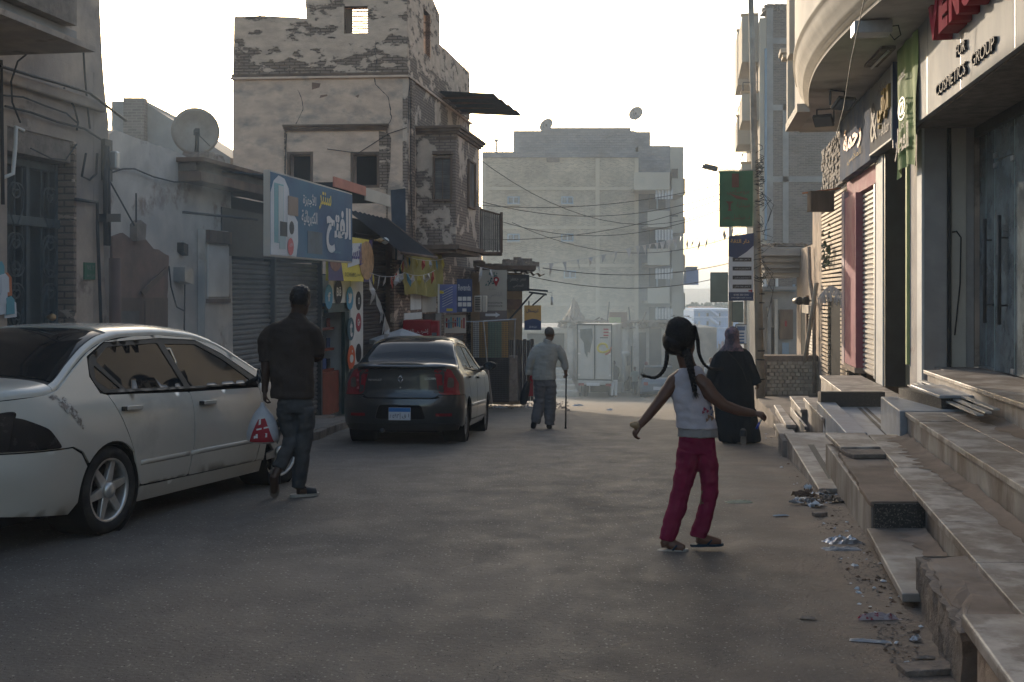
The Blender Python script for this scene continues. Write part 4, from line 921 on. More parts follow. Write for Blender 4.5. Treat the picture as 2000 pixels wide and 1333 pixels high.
for (a,b) in (((1232,640),(1228,600)),((1250,640),(1262,610)),((1185,640),(1190,590))):
    m=MB(); m.tube([P(*a,D2),P(*b,D2)],.04,5); m.build('reinforcing_bar',m_iron,lr)
# steps of pale stone at the left end of the far shops
fs=thing('stone_steps','pale stone steps rising to the far shops, left of the box truck','steps',Vector((2,53,gz(53))))
for i in range(5):
    a=P(1030,0,53+i*.8);b=P(1130-6*i,0,53+i*.8); m=MB(); m.box(a.x,b.x,53+i*.8,57.7,gz(53)-.3,gz(53)+.25+.2*i); m.build('step',m_white,fs,bevel=.02)
# bunting stands behind (market beyond)
mkt=MB(); random.seed(9)
for i in range(420):
    d=random.uniform(88,118); px=random.uniform(1352,1440); x=P(px,0,d).x; zb_=gz(d)+random.random()*2.2; w=.06+.16*random.random(); h=.3+random.random()*.8
    mkt.m=random.randrange(4); mkt.add([(x,d,zb_),(x+w,d+.1,zb_),(x+w*.8,d,zb_+h),(x+.02,d,zb_+h)],[(0,1,2,3)])
mkt.build('market_goods',[m_cloth_w,m_conc,m_wood,mk('dull_pink_cloth',(.30,.16,.15),.9,.2)],label='distant clutter of market stalls and hanging goods at the foot of the blue building',cat='market goods',kind='stuff')
# blue building far off
bb=thing('blue_building','distant pale blue building of two visible floors with diagonal stair bands','building',Vector((30,150,-9)))
def w3(name,mt,px0,px1,py0,py1,off,dep,par=bb):
    a=P(px0,py0,150+off);c=P(px1,py1,150+off); m=MB(); m.box(a.x,c.x,150+off,150+off+dep,c.z,a.z); return m.build(name,mt,par)
m_bb=mk('pale_blue_render',(.20,.34,.58),.9,.1,.5,.1); m_bb2=mk('light_blue_trim',(.40,.52,.70),.9,.1,.5,.1)
w3('wall',m_bb,1355,1442,607,720,0,12); w3('roof_band',m_bb2,1355,1442,604,608,-.3,12); w3('floor_band',m_bb2,1357,1442,618.5,621,-.15,.14); w3('floor_band',m_bb2,1357,1442,640,642,-.15,.14)
for px,w in ((1380,4),(1405,2),(1364,3)):
    for py in (612,628): w3('window',m_hole if px!=1364 else m_far,px,px+w,py,py+8,-.08,.05)
m=MB(); 
for py in (606,622): m.tube([P(1386,py,149.8),P(1402,py+12,149.8)],.25,4)
m.build('stair_band',m_bb2,bb)
w3('low_wall',mk('terracotta_wall',(.36,.20,.15),.9,.2),1352,1395,600,606,14,4)
# distant trees
def tree(px,py,d,h,w,lab,palm=False,seed=0):
    rnd=random.Random(seed); b=P(px,0,d); base=Vector((b.x,d,gz(d))); top=P(px,py,d).z
    t=thing('palm_tree' if palm else 'tree',lab,'tree',base,group=None); TM=Matrix.Translation((base.x,d,top-h))
    m=MB(); m.tube([(base.x,d,base.z-.3),(base.x+.3,d,top-h*.5)],[.35,.2],8); m.build('trunk',m_wood,t)
    m=MB(TM); 
    if palm:
        for i in range(26):
            a=rnd.random()*6.28; el=rnd.uniform(-.4,1.1); L=w*.55*rnd.uniform(.8,1.1); pts=[]
            for j in range(6):
                f=j/5; pts.append(Vector((math.cos(a)*L*f,math.sin(a)*L*f,h*.55+el*L*f*.7-L*.6*f*f)))
            for j in range(5):
                for s_ in range(3):
                    p=pts[j].lerp(pts[j+1],s_/3); dr=(pts[j+1]-pts[j]).normalized(); sd_=dr.cross(Vector((0,0,1))).normalized()
                    for sg in (-1,1): m.add([p,p+dr*.12,p+sd_*sg*L*.22+dr*.3+Vector((0,0,-.25))],[(0,1,2)])
    else:
        for i in range(1600):
            while 1:
                v=Vector((rnd.uniform(-1,1),rnd.uniform(-1,1),rnd.uniform(-1,1)))
                if v.length<1 and noise.noise(v*2.2+Vector((seed,0,0)))>-.12: break
            c=Vector((v.x*w/2,v.y*w/2,h*.5+v.z*h*.5)); s_=.28*rnd.uniform(.5,1.3); n=Vector((rnd.uniform(-1,1),rnd.uniform(-1,1),rnd.uniform(-.3,1))).normalized(); u=n.orthogonal().normalized()*s_; q=n.cross(u)
            m.add([c+u,c+q,c-u,c-q],[(0,1,2,3)])
    m.build('crown',m_leaf,t)
tree(1378,572,190,6,8,'palm crown rising furthest left above the blue building',True,1)
tree(1362,592,185,6,9,'rounded tree half hidden by the big building, left of the palm',False,2)
tree(1400,590,195,6,10,'bushy tree directly behind the grey green panel',False,3)
tree(1422,594,200,5,8,'paler bushy tree behind the blue building, nearest the slim lamp post',False,4)
# ================= LEFT SIDE =================
L_=FLT.M; lx5=FLT.x
def lb5(name,mt,par,x0,x1,y0,y1,z0,z1,b=0,**k): return bx(L_,name,mt,par,x0,x1,y0,y1,z0,z1,b,**k)
# --- near left building with iron gate ---
nb=root(FLT,11,.3,-2,'old_house','old plastered house at the left edge with an ornate iron gate and crumbling corner','building')
xg0,xg1=lx5(14),lx5(147); xe=lx5(212)
zg=FLT.at(80,262)[1]
zS=5.2
lb5('wall',m_plaster_low,nb,4,xg0,0,.6,-2.2,zg); lb5('wall',m_plaster_low,nb,4,xe-.35,0,6,zg+.001,2.6)
lb5('wall',m_plaster_low,nb,xg1,xe-.35,0,.6,-2.2,zg)
lb5('unseen_near_wall',m_plaster_low,nb,-14,3.99,0,5,-2.2,4.6)  # out-of-view wall, added to darken reflections and cut light from behind
# ragged end edge of wall
m=MB(L_); pts=[]
edge=[(212,640),(205,560),(202,480),(206,420),(209,340),(211,270),(212,240),(206,190),(203,160),(200,120),(198,80),(195,20),(194,-30)]
for (px,py) in edge:
    x,z=FLT.at(px,py); pts.append((x,z))
pl_=[(xe-.34,-2.2)]+pts+[(xe-.34,pts[-1][1])]
m.prism(pl_,0,4,'y'); m.build('broken_wall_end',m_plaster_low,nb)
zt=pts[-1][1]
lb5('upper_wall',m_plaster_low,nb,4,xe-.34,0,5,2.601,zt)
lb5('cornice',m_plaster_low,nb,6,xe-.2,-.08,.0,FLT.at(150,165)[1]-.25,FLT.at(150,165)[1]-.12,.02)
# reveal & gate
lb5('reveal',m_plaster_bad,nb,xg1-.06,xg1-.001,-.015,.45,-2.2,zg-.001); lb5('gate_lintel',m_conc,nb,xg0,xg1-.07,.02,.5,zg-.25,zg-.002)  # plastered reveal, and a rough concrete block across the gate head
gt=root(FLT,(xg0+xg1)/2,.2,-2,'iron_gate','tall blue grey iron gate with scrollwork in the old house','gate')
gm=.16
lb5('backing_sheet',m_gate,gt,xg0+.02,xg1-.08,.30,.32,-2,zg-.26)
ztr=FLT.at(80,432)[1]
for x in (xg0+.04,(xg0+xg1)/2-.03,xg1-.12): lb5('gate_stile',m_gate,gt,x-.03,x+.03,gm,.29,-2,zg-.27,.005)
lb5('transom',m_gate,gt,xg0+.01,xg1-.08,gm-.02,.29,ztr-.05,ztr+.05,.005); lb5('top_rail',m_gate,gt,xg0+.075,xg1-.155,gm,.29,zg-.36,zg-.28,.005)
def scroll(x,z,s,fl):
    pts=[]
    for i in range(22):
        a=i*.42; r=s*(1-i/24); pts.append((x+fl*r*math.cos(a),gm-.02,z+r*math.sin(a)))
    return pts
sc=MB(); sc.tube(scroll(0,0,.12,1)+[],.011,5)
for p in ((.05,0,-.3),): sc.tube([(.12,gm-.02,0),(.11,gm-.02,-.18),(.02,gm-.02,-.36)],.010,5)
sm_=sc.mesh('scroll_mesh',m_gate)
for half in (0,1):
    xc=xg0+.07+ (xg1-xg0)*(.25+.5*half)-.03
    zz=-1.9; k=0
    while zz<zg-.45:
        for sx in (-1,1):
            if abs(zz-ztr)>.1: put(sm_,'scroll',gt,L_@Matrix.Translation((xc+sx*.02,0,zz))@Matrix.Scale(sx*1.05,4,(1,0,0))@Matrix.Scale(.95 if k%2 else -.95,4,(0,0,1)))
        zz+=.27;k+=1
    m=MB(L_)
    for q in (-.14,0,.14): m.tube([(xc+q,gm,-2),(xc+q,gm,zg-.36)],.009,5)
    m.build('bar',m_gate,gt)
m=MB(L_); x,z=FLT.at(112,620); m.lathe([(.0,-.1),(.03,-.1),(.045,-.07),(.03,-.03),(.015,.0)],12,'y',(x,gm-.03,z)); m.build('knob',mk('brass_knob',(.35,.22,.10),.4,.1,metal=.8),gt)
# plate and papers
x,z=FLT.at(173,530); t=root(FLT,x,0,z,'address_plate','small green address plate on the plaster beside the iron gate','plate')
lb5('plate',m_green,t,x-.12,x+.12,-.02,0,z-.1,z+.1); text(L_,'٧٤ ٢',x,-.024,z+.04,.06,width=.16,mt=m_cement,parent=t); text(L_,ar('شارع السوق'),x,-.024,z-.05,.05,width=.18,mt=m_cement,parent=t)
x0,z0_=FLT.at(4,520); 
t=root(FLT,x0,0,-.4,'torn_posters','layer of torn white and blue posters pasted left of the iron gate','posters')
random.seed(5)
pa,pz0=FLT.at(-12,650); pb_,pz1=FLT.at(24,515)
m=MB(L_); 
for i in range(14):
    a=random.uniform(pa,pb_-.14); z=random.uniform(pz0,pz1-.22); w=random.uniform(.1,.22);h=random.uniform(.12,.26); m.m=random.choice([0,0,0,1,2]); m.prism([(a,z),(a+w,z+.01),(a+w*.95,z+h*.8),(a+w*.6,z+h),(a,z+h*.9)],-.006-.002*i,-.004-.002*i,'y')
m.build('paper_layer',[m_paper,m_teal,m_orange],t)
# balcony above
bal=thing('concrete_balcony','concrete balcony corner jutting out at the top left over the gate','balcony',FLT.M@Matrix.Translation((8,-.6,2.0)))
zb_=2.0
def balp(px,py,off): return FLT.at(px,py,off)
xE=lx5(150,-1.0)+.3; 
m=MB(L_); m.box(4,xE-.12,-.9,0,2.48,2.62); m.build('slab',m_cement,bal,bevel=.01)
m=MB(L_); m.box(4,xE-.3,-1.0,-.78,2.63,4.6); m.box(xE-.52,xE-.3,-.775,0,2.63,4.6); m.build('parapet',m_conc,bal)
m=MB(L_); m.box(4,xE-.05,-1.06,-.0,2.42,2.475); m.build('edge_trim',m_plaster_low,bal)
# pipes, meter boxes, cables
m=MB(L_); xq=lx5(196)
for q in (0,.07): m.tube([(xq+q,-.06,FLT.at(196,285)[1]),(xq+q+.02,-.06,FLT.at(196,480)[1])],.028,8)
m.build('conduit',m_black,nb)
m=MB(L_); xq=lx5(209); m.tube([(xq,-.1,-.15+FLT.at(205,480)[1]),(xq+.04,-.1,-2.1)],.07,12); m.build('drain_pipe',mk('brown_pipe',(.12,.07,.055),.7,.2),nb)
m=MB(L_); x1,z1=FLT.at(140,390); x2,z2=FLT.at(182,396); x3,z3=FLT.at(190,640); m.tube([(x1,-.05,z1),(x2,-.05,z2),(x2+.01,-.05,z2-.3),(x3,-.05,z3)],.02,8); m.build('thin_pipe',m_black,nb)
m=MB(L_); x,z=FLT.at(30,255); x2,z2=FLT.at(4,350); m.tube([(x+.05,-.06,z),(x-.1,-.07,z+.02),(x2+.12,-.07,z-.2),(x2+.08,-.07,z2+.06),(x2-.1,-.07,z2)],.022,8); m.build('white_bent_pipe',m_wht,nb)
x,z=FLT.at(205,312); t=root(FLT,x,-.1,z-.15,'electricity_meter','small electricity meter box mounted above the brown drain pipe','meter box')
lb5('back_board',m_black,t,x-.09,x+.09,-.05,.0,z-.26,z+.24); lb5('meter',m_steel,t,x-.02,x+.08,-.16,-.055,z-.12,z+.1,.02)
cab=MB(L_)
def cabl(pts,r=.012,off=-.05): cab.tube([(FLT.at(a,b,off)[0],off,FLT.at(a,b,off)[1]) for a,b in pts],r,5)
cabl([(0,130),(60,148),(120,165),(175,182),(205,205),(235,228),(246,236)],.018,-.14)
cabl([(0,186),(45,190),(90,208),(130,222),(150,240)],.01); cabl([(10,208),(60,220),(110,238),(165,252),(196,272)],.014)
cabl([(125,172),(145,210),(153,240),(150,255)],.012); cabl([(100,0),(106,20),(98,60),(60,100),(35,120),(22,160),(24,200),(40,240)],.010,-.3)
cabl([(163,98),(166,150),(172,220),(176,252)],.012); cabl([(60,290),(100,310),(128,313),(150,282)],.008); cabl([(168,300),(160,345),(175,352),(188,340),(190,300)],.014)
cabl([(2,118),(4,260),(6,400)],.02,-.08)
cab.build('wall_cables',m_cable,nb)
# --- white crumbling wall ---
wh=root(FLT,15,.2,-2.3,'crumbling_white_wall','long whitewashed wall with a ragged sloping top and a patch of fallen plaster, behind the white car','wall')
def poly5(name,mt,par,pts,y0,y1,rag=0,**k):
    L=[]; n=len(pts)
    for i in range(n):
        a=FLT.at(*pts[i],y0);b=FLT.at(*pts[(i+1)%n],y0); kk=max(1,int(math.dist(a,b)/.12)) if rag else 1
        for j in range(kk):
            u=a[0]+(b[0]-a[0])*j/kk; v=a[1]+(b[1]-a[1])*j/kk; L.append((u+rag*nzv(u*7,v*7),v+rag*nzv(u*7,v*7,4)))
    m=MB(L_); m.prism(L,y0,y1,'y'); return m.build(name,mt,par,**k)
poly5('wall',m_white,wh,[(213,700),(213,262),(225,254),(260,268),(330,292),(386,316),(388,332),(450,332),(452,470),(456,760),(452,800),(213,800)],.12,.5,.018)
poly5('exposed_mud_patch',m_mud,wh,[(222,700),(219,560),(220,462),(240,456),(262,470),(285,468),(300,485),(330,500),(328,560),(322,700)],.085,.119,.02)
poly5('fallen_plaster',m_conc,wh,[(268,470),(268,438),(276,430),(286,440),(284,470)],.02,.119,.02)
poly5('window_frame',m_wood,wh,[(226,720),(226,582),(328,582),(328,720)],.06,.084); poly5('shutter_leaf',m_woodg,wh,[(232,720),(232,608),(272,608),(272,720)],.045,.059); poly5('shutter_leaf',m_wood,wh,[(284,720),(284,588),(324,588),(324,720)],.045,.059)
poly5('diagonal_strut',m_wood,wh,[(276,570),(326,522),(330,528),(282,578)],.03,.044)
poly5('small_box',m_black,wh,[(359,492),(359,474),(368,478),(368,500)],.02,.119); poly5('meter_box',m_steel,wh,[(361,550),(361,522),(378,526),(378,556)],-.05,.119)
poly5('lamp_bracket',m_black,wh,[(208,434),(208,418),(236,418),(236,434)],-.1,.0)
m=MB(L_)
for pts in ([(210,340),(240,330),(262,330),(300,346),(340,356),(388,356)],[(212,350),(240,400),(262,440),(268,452)],[(266,378),(266,440)],[(361,556),(360,640),(362,700)],[(330,520),(334,560),(345,600),(360,608)]):
    m.tube([(FLT.at(a,b,.06)[0],.06,FLT.at(a,b,.06)[1]) for a,b in pts],.011,5)
m.build('cable',m_cable,wh)
# grey shed roof behind white wall
bk=thing('grey_roofed_house','hazy grey house with a sloping roofline behind the white wall, under the sun','building',Vector((-9,30,-3)))
a=[P(218,198,30),P(286,198,30),P(290,205,30),P(450,308,30),P(450,420,30),P(218,420,30)]
m=MB(); m.prism([(p.x,p.z) for p in a],30,37,'y'); m.build('wall',m_cement,bk)
m=MB(); a=P(246,194,29.9);b=P(286,290,29.9); m.box(a.x,b.x,29.7,29.98,b.z,a.z); m.build('brick_pier',m_bw_grey,bk)
dish(382,257,19.5,.40,18,12,'large round satellite dish standing on the white wall left of the sun',.5,mk('weathered_dish',(.30,.27,.23),.7,.2,4,.1))
rough('roof_mound',m_conc,[(P(360,0,19.3).x,19.2),(P(420,0,19.3).x,19.2),(P(440,0,20.2).x,20.2),(P(362,0,20.2).x,20.2)],P(0,300,19.5).z,P(0,330,19.5).z,par=wh,amp=.05,seed=2)
# --- shutter shop ---
sp=root(FLT,20,.3,-2.5,'appliance_shop','low appliance shop with two dark roller shutters under a brown timber lintel','shop')
xs_,xm_,xe_=lx5(450),lx5(547),lx5(637)
zth=-2.4
lb5('wall',m_white,sp,lx5(400),xs_-.08,.0,.11,-2.6,FLT.at(425,450)[1],.0)
lb5('pilaster_cap',m_wood,sp,lx5(402),xs_-.08,-.06,-.0,FLT.at(425,476)[1],FLT.at(425,452)[1]); lb5('pilaster_band',m_wood,sp,lx5(402),xs_-.08,-.04,-.0,FLT.at(425,592)[1],FLT.at(425,584)[1])
lb5('pilaster_panel',m_wht,sp,lx5(405),xs_-.1,-.02,-.0,FLT.at(425,580)[1],FLT.at(425,480)[1])
s_a=root(FLT,(xs_+xm_)/2,.15,zth,'roller_shutter','dark roller shutter, left of the two under the blue sign','roller shutter'); slatted(FLT,m_shut_grey,s_a,xs_+.03,xm_-.04,.18,zth+.05,.55,.082,.022)
s_b=root(FLT,(xe_+xm_)/2,.15,zth,'roller_shutter','dark roller shutter, right of the two under the blue sign, behind the walking man','roller shutter'); slatted(FLT,m_shut_grey,s_b,xm_+.04,xe_-.05,.18,zth+.05,.55,.082,.022)
for x in (xs_-.04,xm_,xe_-.01): lb5('shutter_guide',m_iron,sp,x-.04,x+.04,.08,.28,zth,.7,.005)
lb5('shutter_box',m_black,sp,xs_-.08,xe_+.04,.1,.8,.56,1.3)
zlt=FLT.at(455,374)[1]
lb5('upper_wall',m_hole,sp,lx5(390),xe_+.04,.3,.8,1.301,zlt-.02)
lb5('lintel_beam',m_wood,sp,lx5(390,-.2),lx5(640,-.2),-.22,.3,zlt-.0,zlt+.14,.01); lb5('lintel_beam',m_woodg,sp,lx5(390,-.2),lx5(640,-.2),-.15,.3,zlt+.145,zlt+.26,.01); lb5('roof_slab',m_wood,sp,lx5(386,-.2),lx5(640,-.2),-.3,6,zlt+.265,zlt+.33,.01)
lb5('side_wall',m_white,sp,lx5(390),xe_,5.4,6,-2.5,zlt+.2); lb5('side_wall',m_cement,sp,xe_-.05,xe_+.06,.85,6,-2.5,zlt+.2)
# step / threshold
lb5('threshold',m_conc,sp,xs_-.1,xe_+.1,-.15,.3,zth-.3,zth)
# blue sign box
FS=Fr(-6.0,0,90-TH); SG=FS.M
xb0,xb1=FS.x(528),FS.x(688); zt0=FS.at(528,333)[1]; zb0=FS.at(528,497)[1]; 
zt0=(FS.at(528,333)[1]+FS.at(688,383)[1])/2; zb0=(FS.at(528,497)[1]+FS.at(688,512)[1])/2
bs=root(FS,(xb0+xb1)/2,0,zb0,'shop_sign','long blue sign box with white Arabic lettering and appliance pictures over the shutters','sign')
bxs=lambda name,mt,x0,x1,y0,y1,z0,z1,par=bs,b=0: bx(SG,name,mt,par,x0,x1,y0,y1,z0,z1,b)
bxs('box',m_bldr,xb0-.012,xb1+.012,.004,.10,zb0-.025,zt0+.025,b=.004)
m_bs=mk('blue_gradient_vinyl',(.035,.075,.17),.65,.15,1,0,c3=(.05,.15,.24),c3s=.45,c3t=.52,spec=.15)
bxs('face',m_bs,xb0,xb1,0,.003,zb0,zt0)
def sx(px,py): return FS.at(px,py)
W1=xb1-xb0;H1=zt0-zb0
def q2(u,v): return (xb0+u*W1,zb0+v*H1)
def onface(name,mt,pts,o=.004,par=bs): m=MB(SG); m.prism([q2(*p) for p in pts],-o,-o+.003,'y'); return m.build(name,mt,par)
onface('pale_field',m_paper,[(0,0),(.27,0),(.29,.2),(.285,.45),(.2,.62),(.185,.85),(.14,.96),(.08,.98),(.03,.9),(0,.75)],.005)
def pic(name,mt,u0,u1,v0,v1,o): m=MB(SG); a=q2(u0,v0);b=q2(u1,v1); m.box(a[0],b[0],-o,-o+.003,a[1],b[1]); return m.build(name,mt,bs)
pic('printed_fridge',m_teal,.035,.13,.15,.88,.008); pic('printed_fridge',mk('silver_print',(.42,.46,.48),.5,.1,2,0),.075,.125,.16,.86,.011)
pic('printed_screen',mk('brown_print',(.15,.10,.09),.5,.2,2,0),.175,.285,.52,.76,.012); pic('printed_washer',m_paper,.165,.26,.24,.5,.012); pic('printed_oven',m_inkd,.09,.165,.24,.42,.014); pic('printed_cooker',mk('pale_teal_print',(.25,.36,.40),.5,.1,2,0),.085,.15,.08,.24,.013)
def disc(name,mt,u,v,r,o,par=bs): m=MB(SG); c=q2(u,v); m.prism([(c[0]+r*math.cos(k*.3927),c[1]+r*math.sin(k*.3927)) for k in range(16)],-o,-o+.003,'y'); return m.build(name,mt,par)
disc('printed_drum',m_inkd,.212,.36,.10,.016); disc('printed_badge',mk('badge_red',(.48,.05,.07),.5,.1,2,0),.2,.12,.13,.017)
text(SG,ar('عرض'),q2(.2,.12)[0],-.021,q2(0,.15)[1],.07,width=.12,mt=m_paper,parent=bs)
text(SG,ar('الفتح'),q2(.80,.42)[0],-.006,q2(0,.44)[1],.80,width=1.35,mt=m_paper,parent=bs,bold=.045)
text(SG,ar('سنتر'),q2(.615,.8)[0],-.006,q2(0,.80)[1],.30,width=.62,mt=m_yel,parent=bs,bold=.02)
text(SG,ar('للأجهزة'),q2(.42,.76)[0],-.006,q2(0,.76)[1],.22,width=.62,mt=m_paper,parent=bs,bold=.02)
text(SG,ar('الكهربائية'),q2(.42,.53)[0],-.006,q2(0,.52)[1],.25,width=.74,mt=m_paper,parent=bs,bold=.02)
text(SG,ar('عبد الوهاب'),q2(.76,.12)[0],-.006,q2(0,.12)[1],.06,width=.5,mt=m_teal,parent=bs)
pic('faded_label',mk('faded_label',(.06,.09,.12),.6,.3,4,0),.40,.58,.06,.36,.006)
m=MB(SG); m.tube([(xb0+.02,.2,zb0+.5),(xb0-.9,.9,zb0+.55)],.02,6); m.tube([(xb0+.5,.3,zt0),(xb0+.5,1.2,zt0+.1)],.02,6); m.build('bracket',m_iron,bs)
# --- yellow sign + icon pillar shop ---
FY=Fr(-6.75,0,90-TH); YG=FY.M
ya,yb=FY.x(641),FY.x(727); zt_=(FY.at(727,470)[1]); zb__=FY.at(727,551)[1]
ys=root(FY,(ya+yb)/2,0,zb__,'shop_sign','yellow and purple sign with a round brown picture, partly behind the blue sign box','sign')
bx(YG,'board',m_yel,ys,ya,yb,0,.05,zb__,zt_)
m=MB(YG); w=yb-ya;h=zt_-zb__
m.prism([(ya,zb__),(ya+w*.32,zb__),(ya+w*.25,zb__+h*.5),(ya+w*.3,zt_),(ya,zt_)],-.006,-.002,'y'); m.prism([(yb-w*.22,zb__),(yb,zb__),(yb,zt_),(yb-w*.08,zt_),(yb-w*.2,zb__+h*.4)],-.006,-.002,'y'); m.build('purple_field',mk('purple_print',(.07,.05,.14),.6,.1,2,0),ys)
m=MB(YG); m.prism([(yb-.25*w+.2*w*math.cos(k*.35)*.9+.1*w,zb__+h*.5+.46*h*math.sin(k*.35)) for k in range(18)],-.012,-.008,'y'); m.build('round_picture',mk('brown_disc_print',(.42,.25,.13),.6,.3,8,0),ys)
m=MB(YG); m.prism([(ya+.14*w+.13*w*math.cos(k*.35),zb__+h*.5+.3*h*math.sin(k*.35)) for k in range(18)],-.012,-.008,'y'); m.build('round_picture',mk('dark_disc_print',(.22,.09,.06),.6,.3,8,0),ys)
m=MB(YG); m.prism([(ya+w*.40,zb__+h*.3),(yb-w*.3,zb__+h*.42),(yb-w*.27,zb__+h*.9),(ya+w*.44,zb__+h*.85)],-.010,-.007,'y'); m.build('letter_field',m_paper,ys)
text(YG,ar('إنستا'),ya+w*.58,-.014,zb__+h*.62,h*.5,width=w*.34,mt=mk('violet_letter',(.07,.06,.22),.5,.1,2,0),parent=ys,bold=.03)
text(YG,'0123456892',ya+w*.46,-.01,zb__+h*.15,h*.09,width=w*.24,mt=m_inkd,parent=ys); text(YG,ar('إدارة: المصري'),ya+w*.68,-.01,zb__+h*.15,h*.1,width=w*.18,mt=m_inkd,parent=ys)
ic=root(FLT,23.5,0,-2.6,'icon_pillar_shop','white-pillared shop painted with round social icons, orange shelves inside','shop')
x0,x1,x2=lx5(639),lx5(680),lx5(705); ztp=FLT.at(690,540)[1]
lb5('pillar',m_wht,ic,x1+.02,x2,-.05,1.2,-2.6,ztp,.01); lb5('head_panel',m_wht,ic,x0,x1+.018,-.03,.4,FLT.at(660,592)[1],ztp)
lb5('door_frame',mk('dark_green_frame',(.02,.045,.045),.5,.2),ic,x0,x1,-.02,.06,FLT.at(660,610)[1],FLT.at(660,592)[1]-.003); lb5('door_frame',bpy.data.materials['dark_green_frame'],ic,x1-.28,x1,-.02,.06,-2.5,FLT.at(660,610)[1]-.003)
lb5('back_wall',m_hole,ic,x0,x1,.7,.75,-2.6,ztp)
mo=mk('orange_shelving',(.19,.045,.025),.7,.2,3,.05); mbx=mk('blue_box_print',(.04,.08,.22),.6,.2,4,0)
for i in range(7):
    z=-2.45+i*.42
    lb5('shelf',mo,ic,x0+.05,x1-.3,.2,.68,z,z+.05)
    for j in range(4): lb5('boxed_goods',random.choice([mbx,mo,m_black,m_navy]),ic,x0+.08+j*.26,x0+.28+j*.26,.28,.6,z+.051,z+.2+random.random()*.14)
lb5('counter_panel',mo,ic,x0+.05,x1-.3,.10,.19,-2.45,-1.6,.01)
def icon(px,py,r,mt,g,gm_=None,gw=.6,gh=.6,fr=FLT,off=-.05):
    x,z=fr.at(px,py,off); m=MB(fr.M); m.prism([(x+r*math.cos(k*.2618),z+r*math.sin(k*.2618)) for k in range(24)],off-.006,off-.001,'y'); o=m.build('painted_icon',mt,ic)
    if g: text(fr.M,g,x,off-.009,z,r*2*gh*.62,width=r*2*gw*.6,mt=gm_ or m_wht,parent=ic,bold=.03,name='icon_mark')
    return x,z
m_tw=mk('icon_blue',(.07,.27,.42),.6,.1,2,0)
icon(642,580,.24,m_tw,'f'); icon(661,570,.25,m_inkd,'Bē',gw=1); 
x,z=icon(683,583,.24,m_tw,'')
m=MB(L_); m.prism([(x+a*.24,z+b*.24) for a,b in ((-.6,-.3),(-.2,-.45),(.2,-.35),(.5,.1),(.6,.4),(.35,.35),(.15,.5),(-.05,.3),(-.5,.5),(-.45,.1),(-.2,-.1),(-.5,-.05),(-.3,-.25))],-.062,-.058,'y'); m.build('icon_mark',m_wht,ic)
icon(685,643,.24,mk('icon_slate',(.04,.10,.13),.6,.1,2,0),'t',gw=.6,gh=1.1)
x,z=icon(686,699,.26,mk('icon_orange',(.55,.10,.03),.6,.1,2,0),'')
m=MB(L_); m.prism([(x+.12*math.cos(k*.35),z-.02+.085*math.sin(k*.35)) for k in range(18)],-.062,-.058,'y'); m.prism([(x+.03*math.cos(k*.6)+.05,z+.13+.03*math.sin(k*.6)) for k in range(10)],-.062,-.058,'y');m.build('icon_mark',m_wht,ic)
icon(700,588,.2,m_inkd,'O',gw=.5); icon(700,630,.2,mk('icon_red',(.30,.03,.05),.6,.1,2,0),'G+',gw=.8); icon(700,690,.2,m_inkd,'',gw=.5)
# wall lamp on the yellow sign
t=thing('wall_lamp','white bulb lamp on a brass arm at the right end of the yellow sign','lamp',FY.M@Matrix.Translation((yb,-.1,FY.at(735,471)[1]))); z=FY.at(735,471)[1]
m=MB(YG); m.tube([(yb,-.05,z),(yb+.2,-.2,z)],.02,8); m.lathe([(.0,-.04),(.05,-.03),(.05,.03),(0,.04)],12,'x',(yb+.1,-.15,z));m.build('arm',bpy.data.materials['brass_knob'],t)
m=MB(YG); m.lathe([(.0,.0),(.06,.02),(.075,.1),(.06,.2),(0,.24)],14,'x',(yb+.2,-.2,z)); m.build('bulb_shade',m_wht,t)
# ================= OLD TOWER HOUSE =================
xc=P(795,0,28.4).x; FT=Fr(xc,28.4,-4.5); TT=FT.M
th_=thing('old_tower_house','old crumbling plastered tower house with cracked walls, bay windows and a ruined top storey','building',Vector((-4.5,28.4,-3.1)))
def tw(px,py,off=0): return FT.at(px,py,off)
xl=tw(455,300)[0]; zc=tw(650,147)[1]
FSd=Fr(-7.1,0,90-TH) # side plane (street side)
sd0=FSd.x(795); sd1=FSd.x(918)
